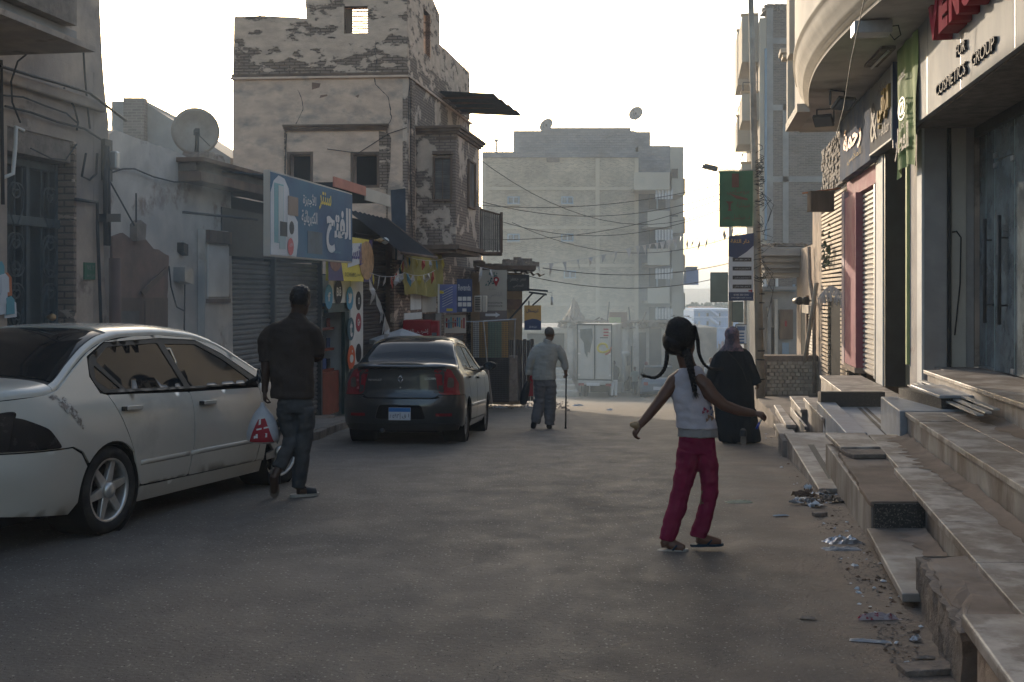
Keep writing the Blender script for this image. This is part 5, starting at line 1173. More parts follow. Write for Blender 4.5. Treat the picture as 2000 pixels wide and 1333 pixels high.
# front wall built as a panel with real openings
def wallpanel(M,name,mt,par,pts,holes,y0,y1,rag=0,**k):
    L=[];n=len(pts)
    for i in range(n):
        a=Vector(pts[i]);b=Vector(pts[(i+1)%n]);kk=max(1,int((b-a).length/.15)) if rag else 1
        for j in range(kk):
            q=a.lerp(b,j/kk); L.append(Vector((q.x+rag*nzv(q.x*6,q.y*6),q.y+rag*nzv(q.x*6,q.y*6,4))))
    V=list(L);Ed=[(i,(i+1)%len(L)) for i in range(len(L))]
    for h in holes:
        s_=len(V); hp=[Vector(p) for p in h]; V+=hp; Ed+=[(s_+i,s_+(i+1)%len(hp)) for i in range(len(hp))]
    r=delaunay_2d_cdt(V,Ed,[],0,1e-5); vv,ee,ff=r[0],r[1],r[2]
    def inside(p,poly):
        c=False;j=len(poly)-1
        for i in range(len(poly)):
            if (poly[i].y>p.y)!=(poly[j].y>p.y) and p.x<(poly[j].x-poly[i].x)*(p.y-poly[i].y)/(poly[j].y-poly[i].y)+poly[i].x: c=not c
            j=i
        return c
    hs=[[Vector(p) for p in h] for h in holes]
    keep=[f for f in ff if inside(sum((vv[i] for i in f),Vector((0,0)))/len(f),L) and not any(inside(sum((vv[i] for i in f),Vector((0,0)))/len(f),h) for h in hs)]
    m=MB(M); N=len(vv); cnt={}
    for f in keep:
        for i in range(len(f)):
            e=tuple(sorted((f[i],f[(i+1)%len(f)]))); cnt[e]=cnt.get(e,0)+1
    m.add([(p.x,y0,p.y) for p in vv]+[(p.x,y1,p.y) for p in vv],[tuple(f) for f in keep]+[tuple(N+i for i in f) for f in keep]+[(a,b,N+b,N+a) for (a,b),c in cnt.items() if c==1])
    return m.build(name,mt,par,**k)
def rect(px0,px1,py0,py1,at=tw): a=at(px0,py1);b=at(px1,py0); return [(a[0],a[1]),(b[0],a[1]),(b[0],b[1]),(a[0],b[1])]
# upper storey, flaking
up=[tw(455,146),tw(457,33),tw(520,31),tw(598,36),tw(597,4),tw(600,-40),tw(795,-60)]+[(0,tw(795,146)[1])]
wallpanel(TT,'upper_wall',m_plaster_bad,th_,[tuple(p) for p in up],[rect(672,718,12,66)],0,.35,.015)
wallpanel(TT,'main_wall',m_plaster,th_,[(xl,-3.4),(0,-3.4),(0,zc),(xl,zc)],[rect(566,606,302,372),rect(690,736,302,362)],.0,.4)
bx(TT,'cornice',m_plaster,th_,xl-.05,.06,-.07,-.002,zc-.09,zc-.03,.01); bx(TT,'cornice',m_wood,th_,xl-.03,.03,-.04,-.002,zc-.03,zc+.05,.01)
# side wall upper & lower in street plane
def sdp(px,py): return FSd.at(px,py)
sp_=[sdp(797,146),sdp(797,-60),sdp(820,-60),sdp(859,30),sdp(859,88),sdp(872,98),sdp(880,106),sdp(917,142),sdp(918,235)]
wallpanel(FSd.M,'side_upper_wall',m_plaster_bad,th_,[tuple(p) for p in sp_],[rect(827,841,30,102,sdp)],.0,.35,.02)
zc2=sdp(797,147)[1]
bx(FSd.M,'side_wall',m_oriel,th_,sd0+.02,sd1,.0,.4,-3.4,zc-.001)
bx(FSd.M,'side_cornice',m_plaster,th_,sd0-.02,sd1+.05,-.07,-.002,zc-.09,zc-.03,.01)
bx(FSd.M,'rear_wall',m_plaster_low,th_,sd1-.4,sd1,.4,4.2,-3.4,zc+.6); bx(FSd.M,'floor_slab',m_hole,th_,sd0+.6,sd1-.45,.41,4.3,zc-.4,zc-.2); bx(FSd.M,'floor_slab',m_hole,th_,sd0+.6,sd1-.45,.41,4.3,-1.2,-1.0)
bx(TT,'left_wall',m_plaster_low,th_,xl,xl+.3,.41,6,-3.4,zc+.2)
# windows
def frame(M,par,r,y,w=.06,mt=m_wood,shut=None,depth=.1,name='window'):
    (x0,z0),(x1,_),(_,z1),_2=r
    f=MB(M); f.box(x0-w,x0,y-.04,y+depth,z0-w,z1+w); f.box(x1,x1+w,y-.04,y+depth,z0-w,z1+w); f.box(x0,x1,y-.035,y+depth,z1,z1+w); f.box(x0,x1,y-.035,y+depth,z0-w,z0); o=f.build(name,mt,par,bevel=.006)
    if shut:
        n=int((z1-z0)/.055)
        g=MB(); g.box(-(x1-x0)/2,(x1-x0)/2,-.018,.018,-.006,.006); me=g.mesh('louvre_mesh',m_woodg)
        for i in range(n): put(me,'louvre',o,M@Matrix.Translation(((x0+x1)/2,y+.04,z0+.03+i*.055))@Matrix.Rotation(R(-35),4,'X'))
        bx(M,'mullion',mt,o,(x0+x1)/2-.012,(x0+x1)/2+.012,y+.01,y+.03,z0,z1)
    return o
frame(TT,th_,rect(672,718,12,66),.05,.07); 
r=rect(686,718,16,66); 
g=MB(); g.box(-(r[1][0]-r[0][0])/2,(r[1][0]-r[0][0])/2,-.02,.02,-.013,.013); me=g.mesh('louvre_mesh',m_wood); z=r[0][1]+.04
while z<r[2][1]: put(me,'louvre',th_,TT@Matrix.Translation(((r[0][0]+r[1][0])/2,.2,z))@Matrix.Rotation(R(-12),4,'X')); z+=.062
bx(TT,'blank_leaf',m_wood,th_,*[q for q in (rect(672,686,12,66)[0][0]+.005,rect(672,686,12,66)[1][0]-.005)],.15,.2,r[0][1],r[2][1]+.02)
frame(FSd.M,th_,rect(827,841,30,102,sdp),.05,.06)
for rr_ in (rect(566,606,302,372),rect(690,736,302,362)): frame(TT,th_,rr_,.03,.07); 
bx(TT,'dark_room',m_hole,th_,xl+.35,-.5,1.6,1.7,-1,zc-.5)
# front shallow bay cornice and edges
a=tw(556,257);b=tw(757,243)
for i,(o,zz) in enumerate(((.06,0),(.10,.05),(.14,.10))): bx(TT,'bay_cornice',m_wood,th_,a[0]-.01*i,b[0]+.02*i,-o,-.003,a[1]+zz,a[1]+zz+.047)
bx(TT,'bay_edge',m_plaster_bad,th_,a[0],a[0]+.03,-.05,-.003,-3,a[1]-.002); bx(TT,'bay_edge',m_plaster_bad,th_,b[0]-.03,b[0],-.05,-.003,-3,a[1]-.002)
m=MB(TT); q=[tw(740,256),tw(760,262),tw(764,270),tw(762,330),tw(757,370),tw(742,370)]; m.prism(q,-.012,-.002,'y'); m.build('flaked_strip',m_plaster_bad,th_)
# cracks
def crack(M,at,pts,w=.012,par=th_):
    m=MB(M); c=[at(*p) for p in pts]; L=[]
    for i in range(len(c)-1):
        for j in range(4): 
            u=c[i][0]+(c[i+1][0]-c[i][0])*j/4; v=c[i][1]+(c[i+1][1]-c[i][1])*j/4; L.append((u+.02*nzv(u*20,v*20),v))
    L.append(c[-1])
    for i in range(len(L)-1):
        w0=w*(.5+abs(nzv(i*.7,3))*1.5); m.add([(L[i][0]-w0,-.004,L[i][1]),(L[i][0]+w0,-.004,L[i][1]),(L[i+1][0]+w0,-.004,L[i+1][1]),(L[i+1][0]-w0,-.004,L[i+1][1])],[(0,1,2,3)])
    m.build('crack',m_black,par)
crack(TT,tw,[(730,146),(733,165),(748,180),(758,190),(762,215),(765,232),(757,246)],.014)
crack(TT,tw,[(734,80),(732,100),(736,115),(733,140)],.008)
crack(TT,tw,[(582,176),(590,195),(592,215),(585,228),(578,243)],.010)
crack(TT,tw,[(800,150),(798,200),(797,260)],.01)
m=MB(TT); x,z=tw(617,169); m.prism([(x-.1,z-.08),(x+.09,z-.03),(x+.12,z+.07),(x-.1,z+.1)],-.006,-.002,'y'); x,z=tw(632,188); m.prism([(x-.1,z-.05),(x+.1,z),(x+.09,z+.04),(x-.08,z+.02)],-.006,-.002,'y'); x,z=tw(698,188); m.prism([(x-.06,z),(x+.02,z-.05),(x+.05,z+.04)],-.006,-.002,'y'); m.build('plaster_scar',m_mud,th_,kind='stuff')
# blue faded painted patch low on the corner
m=MB(FSd.M)
# oriel bay towards the street
FB=Fr(-6.05,0,90-TH); b0=FB.x(890); b1=FB.x(936)
zt=FB.at(890,262)[1]; zb=FB.at(890,478)[1]
ob=MB(FB.M); 
bay=bx(FB.M,'oriel_bay',m_oriel,th_,b0,b1,0,1.04,zb,zt)
bx(FB.M,'oriel_floor',m_wood,th_,b0-.12,b1+.1,-.12,1.03,zb-.12,zb-.002,.01); bx(FB.M,'oriel_floor',m_wood,th_,b0-.02,b1,-.02,1.03,zb-.22,zb-.122,.01)
for i,(o,zz) in enumerate(((.06,.002),(.12,.07),(.17,.14))): bx(FB.M,'oriel_cornice',m_wood,th_,b0-o,b1+o,-o,1.03,zt+zz,zt+zz+.066,.006)
# shutter on bay front (faces the camera)
FBf=Matrix(FB.M@Matrix.Translation((b0,0,0))@Matrix.Rotation(R(-90),4,'Z'))   # local x to the right across the bay front
def bfr(px,py):
    Fi=FBf.inverted(); o=Fi@Vector((0,0,0)); d=Fi.to_3x3()@Vector(((px-1000)/F,1,(HY-py)/F)); t=-o.y/d.y; q=o+d*t; return q.x,q.z
rw=[bfr(850,390),bfr(880,390),bfr(880,310),bfr(850,310)]
o=frame(FBf,th_,[rw[0],rw[1],rw[2],rw[3]],-.05,.05,m_wood,True,.04)
bx(FBf,'shutter_backing',m_woodg,th_,rw[0][0],rw[1][0],-.012,-.002,rw[0][1],rw[2][1])
a=bfr(846,300); b_=bfr(884,300); bx(FBf,'hood_mould',m_wood,th_,a[0],b_[0],-.12,-.003,a[1]-.04,a[1]+.05,.006)
a=bfr(852,268); b_=bfr(892,268); bx(FBf,'moulded_recess',m_wood,th_,a[0],b_[0],-.03,-.002,a[1]-.08,a[1],.005)
r=rect(913,925,322,402,lambda a,b:FB.at(a,b)); frame(FB.M,th_,r,-.03,.05,m_wood,True,.03); bx(FB.M,'shutter_backing',m_woodg,th_,r[0][0],r[1][0],-.01,-.002,r[0][1],r[2][1])
# corner column and peeling blue paint
bx(FSd.M,'corner_column',m_plaster_bad,th_,FSd.x(800),FSd.x(806),-.06,-.002,-3.3,zc-.1)
# blue painted surface on the front right part
q=[tw(763,372),tw(792,368),tw(793,470),tw(766,466)]; m=MB(TT); m.prism(q,-.008,-.003,'y'); m.build('faded_blue_paint',mk('faded_blue_paint',(.04,.048,.062),.9,.3,3,.3,c2=(.30,.25,.21),cs=2.2,thr=.62,soft=.03),th_)
# corrugated awning sheet
ca=thing('corrugated_awning','dark corrugated sheet awning sticking out high on the tower house','awning',P(915,212,33)); 
z0a=FSd.at(880,196)[1]; ya0=sd0+(sd1-sd0)*.45
for i in range(4):
    m=MB(FSd.M)
    def cf(u,v,i=i): 
        s=ya0+.85*i+.9*u; y=-.02-(1.55+.08*i)*v; return (s,y,z0a-.02-.02*i+.03*math.cos(u*math.pi*10)-.12*v)
    m.grid(cf,40,2,False); m.build('corrugated_sheet',m_iron,ca)
m=MB(FSd.M)
for i in range(4): m.box(ya0+.4+.9*i,ya0+.45+.9*i,-1.5,0,z0a-.16,z0a-.10)
m.build('timber_bearer',m_wood,ca)
# wooden balcony
wbx=thing('wooden_balcony','dark boarded wooden balcony at the far end of the tower house','balcony',P(957,455,34)); 
FW=Fr(-5.25,0,90-TH); w0=FB.x(937); 
z1=P(0,413,33.5).z; z0=P(0,492,33.5).z
xw0=P(937,0,33).x; xw1=P(978,0,33).x
nB=10
for i in range(nB):
    a=xw0+(xw1-xw0)*i/nB; b_=xw0+(xw1-xw0)*(i+1)/nB-.008; m=MB(); zz=z1-(z1-P(0,425,33.5).z)*i/nB; m.box(a,b_,33,33.03,z0+random.uniform(-.02,.02),zz); m.build('board',m_woodg,wbx)
m=MB(); m.box(xw0,xw1+.03,32.96,34.6,z0-.09,z0-.02); m.build('floor',m_wood,wbx)
for i in range(10):
    m=MB(); y=33.04+i*.15; m.box(xw1,xw1+.03,y,y+.14,z0,P(0,425,33.5).z); m.build('board',m_woodg,wbx)
m=MB(); 
m.add([(xw0,32.97,z1+.05),(xw0,32.97,z1),(xw1+.05,32.97,P(0,425,33.5).z+.05),(xw1+.05,32.97,P(0,425,33.5).z),(xw0,33.05,z1+.05),(xw0,33.05,z1),(xw1+.05,33.05,P(0,425,33.5).z+.05),(xw1+.05,33.05,P(0,425,33.5).z)],[(0,1,3,2),(4,5,7,6),(0,2,6,4),(1,3,7,5),(2,3,7,6)]); m.box(xw1-.02,xw1+.06,32.95,33.05,z0-.05,P(0,415,33).z+0); m.build('top_rail',m_wood,wbx)
bx(FSd.M,'rear_block',m_plaster_low,th_,sd1-.3,sd1+2.2,.02,3,-3.4,FSd.at(930,400)[1])
# canopies over street shops
cn=thing('orange_canopy','flat canopy with faded orange and white fascia above the blue sign','canopy',FLT.M@Matrix.Translation((25,-.6,1.9)))
FC=Fr(-6.3,0,90-TH); c0,c1=FC.x(650),FC.x(735); cz1=FC.at(715,366)[1]; cz0=FC.at(715,384)[1]
bx(FC.M,'front_fascia',mk('faded_orange_paint',(.42,.15,.10),.7,.2,2,.2),cn,c0,FC.x(712),-.03,0,cz0,cz1); bx(FC.M,'white_fascia',m_bldr,cn,FC.x(712)+.003,FC.x(760),-.03,0,cz0-.08,cz1-.02); bx(FC.M,'deck',m_hole,cn,c0,FC.x(760),0,1.2,cz0,cz0+.08)
aw=thing('dark_awning','dark sloping tin awning over the brown roller shutter, under the tower house','awning',FLT.M@Matrix.Translation((26,-.6,1.5)))
m=MB(FLT.M)
A0,A1=lx5(700),lx5(795)
def awf(u,v): 
    s=A0+(FLT.x(778)-A0)*u; zt_=FLT.at(715,398)[1]; return (s,.3-1.25*v,zt_-.15-.95*v+.015*math.sin(u*60))
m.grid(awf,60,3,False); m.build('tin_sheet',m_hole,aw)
m=MB(FLT.M); m.tube([awf(0,1),awf(1,1)],.035,6); m.tube([awf(1,0),awf(1,1)],.035,6); m.build('edge_bar',m_wood,aw)
# brown shutter 2
s_c=root(FLT,lx5(738),.15,-2.7,'roller_shutter','dark brown roller shutter behind the bunting, right of the icon-painted pillars','roller shutter')
slatted(FLT,m_shut_dark,s_c,lx5(706),lx5(764),.15,-2.8,1.3,.085,.022)
bx(L_,'shutter_post',m_mud,th_,lx5(764),lx5(770),-.02,.3,-2.9,1.2)
lb5('shop_side_wall',m_hole,th_,lx5(706),lx5(795),.25,.4,-2.9,1.6)
# patched wall right of the shutter
pw=root(FLT,lx5(830),.1,-2.9,'patched_shop_wall','patched plaster and board wall with notices behind the red fridge','wall')
FP=Fr(-6.95,0,90-TH)
bx(FP.M,'wall',m_plaster_bad,pw,FP.x(770),FP.x(935),0,.1,-3.4,.75)
def pan(px0,px1,py0,py1,mt,name='board',off=-.02,par=pw,fr=FP):
    a=fr.at(px0,py1,off);b=fr.at(px1,py0,off); m=MB(fr.M); m.box(a[0],b[0],off,off+.018,a[1],b[1]); return m.build(name,mt,par)
pan(802,823,573,606,m_wht); pan(825,852,573,611,m_bldr); pan(790,824,610,626,m_wht); pan(828,850,612,628,m_shut_dark); pan(851,862,612,690,m_cement)
pan(862,905,655,720,m_shut_grey,'metal_door'); pan(868,876,660,720,m_hole,'doorway',-.03)
tp=root(FP,FP.x(825),-.1,.4,'yellow_tarpaulin','creased yellow tarpaulin hanging beneath the bay of the tower house','tarpaulin')
m=MB(FP.M); a=FP.at(791,578,-.2);b=FP.at(862,497,-.2)
m.grid(lambda u,v:(a[0]+(b[0]-a[0])*u,-.2+.05*math.sin(u*22+3*v)+.04*nzv(u*6,v*4),a[1]+(b[1]-a[1])*v+.04*math.sin(u*7)*(1-v)),34,12); m.build('cloth',m_tarp,tp)
# red drinks fridge
fr_=thing('red_drinks_fridge','red drinks fridge with white Arabic lettering beside the patched wall','fridge',P(821,760,27.2)); 
a=P(787,626,27);b=P(840,800,27); M2=Matrix.Translation((0,27,0))
m=MB(M2); m.box(a.x,b.x,0,.7,b.z,a.z); m.build('cabinet',m_red,fr_,bevel=.02)
m=MB(M2); m.box(b.x+.005,P(855,0,27).x,.02,.7,b.z,P(0,628,27).z); m.build('door',m_red,fr_,bevel=.01); m=MB(M2); m.box(b.x+.04,P(853,0,27).x,.005,.018,b.z+.2,P(0,650,27).z); m.build('glass',m_glz,fr_)
text(M2,ar('إشرب.. تلذذ'),P(816,0,27).x,-.004,P(0,648,27).z,.13,width=.5,mt=m_wht,parent=fr_)
# market umbrella & seated head
um=thing('market_umbrella','low grey white market umbrella behind the black car','umbrella',P(785,700,25)); c=P(785,642,25)
n=8
for i in range(n):
    a0=2*math.pi*i/n;a1=2*math.pi*(i+1)/n; m=MB(); m.add([c,(c.x+.72*math.cos(a0),25+.72*math.sin(a0),c.z-.24),(c.x+.72*math.cos(a1),25+.72*math.sin(a1),c.z-.24),(c.x+.72*math.cos(a0),25+.72*math.sin(a0),c.z-.33),(c.x+.72*math.cos(a1),25+.72*math.sin(a1),c.z-.33)],[(0,1,2),(1,3,4,2)]); m.build('canopy_panel',m_cloth_w,um)
m=MB(); m.tube([c,(c.x,25,gz(25))],.02,8); m.build('pole',m_steel,um)
# ---- huts and signs further along ----
hut=thing('street_hut','ramshackle shop hut with a debris-covered flat roof, hung with signs, past the tower house','hut',Vector((-1.4,35,-3.6)))
def fw(px0,px1,py0,py1,d,dep,mt,name,par,b=0,**k):
    a=P(px0,py0,d);c_=P(px1,py1,d); m=MB(); m.box(a.x,c_.x,d,d+dep,c_.z,a.z); return m.build(name,mt,par,bevel=b,**k)
fw(920,1020,533,790,35,3,mk('ochre_wall',(.30,.22,.13),.9,.3,2,.3,c2=(.16,.12,.10),cs=1.2,thr=.6),'wall',hut)
fw(926,1047,519,527,33.8,3.6,m_wood,'roof_plate',hut); 
m=MB()
def rfn(u,v): return (P(985+79*u,0,34).x,33.7+2.5*v,P(0,524+14*u,34).z+.03*math.sin(u*40)+.05*nzv(u*6,v*4))
m.grid(rfn,40,4,False); m.build('bent_tin_roof',m_wood,hut)
random.seed(21)
m=MB()
for i in range(50):
    px=930+random.random()*120; a=P(px,521,33.8+random.random()*2); s_=.04+.1*random.random(); m.box(a.x-s_,a.x+s_*random.random()*2,a.y,a.y+s_,a.z,a.z+s_*random.uniform(.5,2.2))
m.build('roof_debris',m_conc,hut,kind='stuff')
fw(1018,1047,560,600,34.5,.5,m_bldr,'jerry_can',hut,.03) if False else None
fw(990,1020,585,605,34.9,.08,m_mud,'stained_patch',hut)
def fsign(px0,px1,py0,py1,d,mt,lab,cat='sign'):
    t=thing('sign_board',lab,cat,P((px0+px1)/2,py1,d)); fw(px0,px1,py0,py1,d,.05,mt,'board',t); return t
def ft(t,body,px,py,d,h,wpx,mt,**k): 
    p=P(px,py,d-.012); text(Matrix.Translation((0,d-.012,0)),body,p.x,0,p.z,h/F*d,width=wpx/F*d,mt=mt,parent=t,**k)
def fq(t,px0,px1,py0,py1,d,mt,name='print',o=.008): fw(px0,px1,py0,py1,d-o,.004,mt,name,t)
t=fsign(859,892,556,611,30,mk('periwinkle_board',(.13,.16,.36),.6,.2,2,.05),'violet blue shop sign with a yellow label, left of the Revanda sign' if False else 'violet blue shop sign with a small yellow label, leftmost above the black car')
fq(t,859,867,568,574,30,m_yel); fq(t,872,884,603,608,30,m_yel); fq(t,855,858.5,555,612,30,m_wht,'edge')
m=MB(); 
for i in range(7): m.tube([P(864,600-i*5,29.98),P(884,590-i*5,29.98)],.008,4)
m.build('print_lines',m_paper,t)
t=fsign(892.5,922,545,610,30.1,m_navy,'navy sign with Latin heading above six white squares')
ft(t,'Revanda',907,562,30.1,12,24,m_paper)
for i in range(3):
    for j in range(2): fq(t,894.5+9*i,902+9*i,580+11*j,588+11*j,30.1,m_wht,'square')
fq(t,903,911,603,609,30.1,m_wht,'square')
t=thing('air_conditioner','small white air conditioner unit beside the beige sign','air conditioner',P(938,610,31)); fw(926,940,578,610,30.9,.35,m_bldr,'casing',t,.02); fw(942,951,578,610,31,.3,m_bldr,'panel',t,.02)
for i in range(8): fw(928,938,581+3.4*i,582.4+3.4*i,30.87,.02,m_black,'grille_bar',t)
t=fsign(937,990,528,625,33,mk('beige_board',(.36,.33,.28),.7,.1,2,.05),'tall beige sign with a red map pin and a white arrow')
ft(t,ar('القاضي'),967,577,33,14,26,m_cement); ft(t,ar('مكتبة'),962,565,33,6,14,m_cement)
m=MB(); c_=P(969,547,32.985); m.prism([(c_.x+.09*math.cos(a*.3),c_.z+.09*math.sin(a*.3)) for a in range(21)],32.97,32.985,'y'); m.prism([(c_.x-.08,c_.z-.03),(c_.x+.08,c_.z-.03),(c_.x,c_.z-.2)],32.968,32.983,'y'); m.build('map_pin',m_red,t)
m=MB(); m.prism([(c_.x+.035*math.cos(a*.6),c_.z+.035*math.sin(a*.6)) for a in range(10)],32.96,32.966,'y'); m.build('pin_hole',m_wht,t)
m=MB(); c_=P(958,548,32.99)
random.seed(2)
for i in range(40): 
    x=c_.x+random.uniform(-.17,.17);z=c_.z+random.uniform(-.17,.2); m.add([(x,32.985,z),(x+.05,32.985,z+.01),(x+.03,32.985,z+.05)],[(0,1,2)])
m.build('printed_tree',mk('dark_teal_print',(.03,.10,.10),.7,.2,2,0),t,kind='stuff')
fq(t,937,990,607,625,33,mk('grey_brown_print',(.16,.13,.12),.7,.1,2,0)); m=MB(); a=P(948,613,32.985);b=P(968,618,32.985); m.prism([(a.x,a.z),(b.x,a.z),(b.x,a.z+.04),(b.x+.13,(a.z+b.z)/2),(b.x,b.z-.04),(b.x,b.z),(a.x,b.z)],32.975,32.985,'y'); m.build('arrow',m_paper,t)
for i in range(2): ft(t,'01012345678',967,592+6*i,33,3,28,m_inkd)
t=fsign(991,1034,537,569,34,m_black,'black name board with grey Arabic lettering under the hut roof'); ft(t,ar('عمر جعفر'),1012,546,34,9,32,m_cement); ft(t,ar('المحامي'),1012,559,34,8,20,m_cement)
t=fsign(1024,1057,597,645,34,m_ochre,'orange and navy sign hanging from the bracket, nearest the old man'); fq(t,1024,1057,627,645,34,m_navy); m=MB(); m.prism([(P(1024,0,34).x,P(0,627,34).z),(P(1040,0,34).x,P(0,623,34).z),(P(1049,0,34).x,P(0,624,34).z),(P(1057,0,34).x,P(0,628,34).z)],33.99,33.995,'y'); m.build('print',m_navy,t); ft(t,ar('كريستال'),1040,608,34,8,24,m_navy,bold=.02); ft(t,'20.KG21',1041,639,34,4,15,m_paper)
m=MB(); m.tube([P(1033,566,34),P(1070,569,34)],.03,5); m.tube([P(1033,571,34),P(1068,576,34)],.03,5); m.tube([P(996,624,34.3),P(1040,573,34)],.03,5); m.tube([P(1040,597,34),P(1066,574,34)],.025,5); m.tube([P(1033,588,34),P(1033,597,34)],.02,5); m.build('bracket_frame',m_iron,hut)
t=thing('hanging_bulb','white tube bulb hanging on a thin wire from the bracket frame','lamp',P(1078,590,34)); m=MB(); m.tube([P(1078,580,34),P(1078,590,34)],.02,6); m.tube([P(1078,581,34),P(1078,596,34)],.035,8); m.build('bulb',m_wht,t); m=MB(); m.tube([P(1068,571,34),P(1078,572,34),P(1078,581,34)],.006,4); m.build('wire',m_cable,t)
t=fsign(868,910,616,651,30.3,m_bldr,'faded picture board with small red and blue figures above the metal door')
for i in range(9): fq(t,871+4.2*i,874+4.2*i,622+3*math.sin(i*2),640+2*math.sin(i),30.3,(m_red,m_blue,m_teal,m_orange)[i%4],'figure')
# mesh fence with goods, dark base, posts, tin fence
t=thing('mesh_stall','wire mesh stall front with yellow and green panels behind','stall',P(960,783,32)); 
for i,(a,b,mt_) in enumerate(((924,936,m_wht),(936,953,m_ochre),(953,968,mk('sage_print',(.22,.30,.22),.7,.2,2,0)),(968,980,bpy.data.materials['sage_print']),(980,994,m_ochre))): fw(a,b-.5,629,700,32.3,.05,mt_,'panel',t)
fw(925,994,700,786,32.2,.1,m_shut_dark,'base_panel',t)
m=MB()
for i in range(24): m.tube([P(924+3*i,629,32),P(924+3*i,782,32)],.007,3)
for i in range(40): m.tube([P(924,629+3.9*i,32),P(994,629+3.9*i,32)],.007,3)
m.build('wire_mesh',m_iron,t,kind='stuff')
fw(994,1011,696,785,31.5,.3,m_conc,'block_post',t,.02)
t=thing('tin_fence','grey corrugated tin fence behind the old man','fence',P(1018,780,34)); 
for i in range(7): 
    x0_,x1_=P(992+7.3*i,0,34).x,P(992+7.3*(i+1)-.3,0,34).x; m=MB(); m.grid(lambda u,v:(x0_+(x1_-x0_)*u,34+.02*math.sin(u*12.56)+.01*i,P(0,784,34).z+(P(0,664+2*math.sin(i*3),34).z-P(0,784,34).z)*v),8,1,False); m.build('tin_sheet',m_woodg,t)
t=thing('leaning_red_sheet','dark red sheet leaning against the tin fence behind the old man','sheet',P(1036,775,33)); fw(1032,1041,715,774,33,.04,m_red,'sheet',t)  # flat red sheet leaning on the tin fence
m=MB(); m.tube([P(944,628,30.5),P(952,715,30.5)],.02,5); m.tube([P(944,628,30.5),P(1008,624,31)],.02,5); m.tube([P(1006,624,31),P(1004,700,31)],.02,5); m.tube([P(868,630,30.2),P(944,628,30.5)],.015,5)
m.build('pipe_frame',m_steel,label='bent pale pipe frame in front of the mesh stall',cat='frame')
t=thing('broken_pier','leaning broken concrete pier just past the black car','pier',P(950,775,27)); m=MB(); p=[P(935,718,27),P(953,715,27),P(960,772,27),P(962,790,27),P(935,790,27)]; m.prism([(q.x,q.z) for q in p],27,27.35,'y'); m.build('block',m_conc,t,bevel=.02)
# ================= CARS =================
def lerpc(pts,x):
    if x<=pts[0][0]: return pts[0][1]
    if x>=pts[-1][0]: return pts[-1][1]
    for i in range(len(pts)-1):
        (a,za),(b,zb)=pts[i],pts[i+1]
        if x<=b:
            t=(x-a)/(b-a); h=b-a
            def sl(j):
                if j==0: return (pts[1][1]-pts[0][1])/(pts[1][0]-pts[0][0])
                if j==len(pts)-1: return (pts[-1][1]-pts[-2][1])/(pts[-1][0]-pts[-2][0])
                s0=(pts[j][1]-pts[j-1][1])/(pts[j][0]-pts[j-1][0]); s1=(pts[j+1][1]-pts[j][1])/(pts[j+1][0]-pts[j][0])
                return 0 if s0*s1<=0 else 2*s0*s1/(s0+s1)
            ma,mb=sl(i),sl(i+1); t2=t*t;t3=t2*t
            return (2*t3-3*t2+1)*za+(t3-2*t2+t)*h*ma+(-2*t3+3*t2)*zb+(t3-t2)*h*mb
def inpoly(p,poly):
    c=False;j=len(poly)-1
    for i in range(len(poly)):
        if (poly[i][1]>p[1])!=(poly[j][1]>p[1]) and p[0]<(poly[j][0]-poly[i][0])*(p[1]-poly[i][1])/(poly[j][1]-poly[i][1])+poly[i][0]: c=not c
        j=i
    return c
def smoothpoly(pts,rad=.03,n=4):
    out=[];N=len(pts)
    for i in range(N):
        p=Vector(pts[i][:2]); a=Vector(pts[i-1][:2]);b=Vector(pts[(i+1)%N][:2]); r=pts[i][2] if len(pts[i])>2 else rad
        da=(a-p);db=(b-p); r=min(r,da.length*.45,db.length*.45)
        if r<1e-4: out.append(tuple(p)); continue
        s=p+da.normalized()*r; e=p+db.normalized()*r
        for k in range(n+1):
            t=k/n; out.append(tuple(s*(1-t)**2+p*2*t*(1-t)+e*t*t))
    return out
def sub(poly,step):
    L=[];n=len(poly)
    for i in range(n):
        a=Vector(poly[i]);b=Vector(poly[(i+1)%n]);k=max(1,int(math.ceil((b-a).length/step)))
        for j in range(k): L.append(a.lerp(b,j/k))
    return L
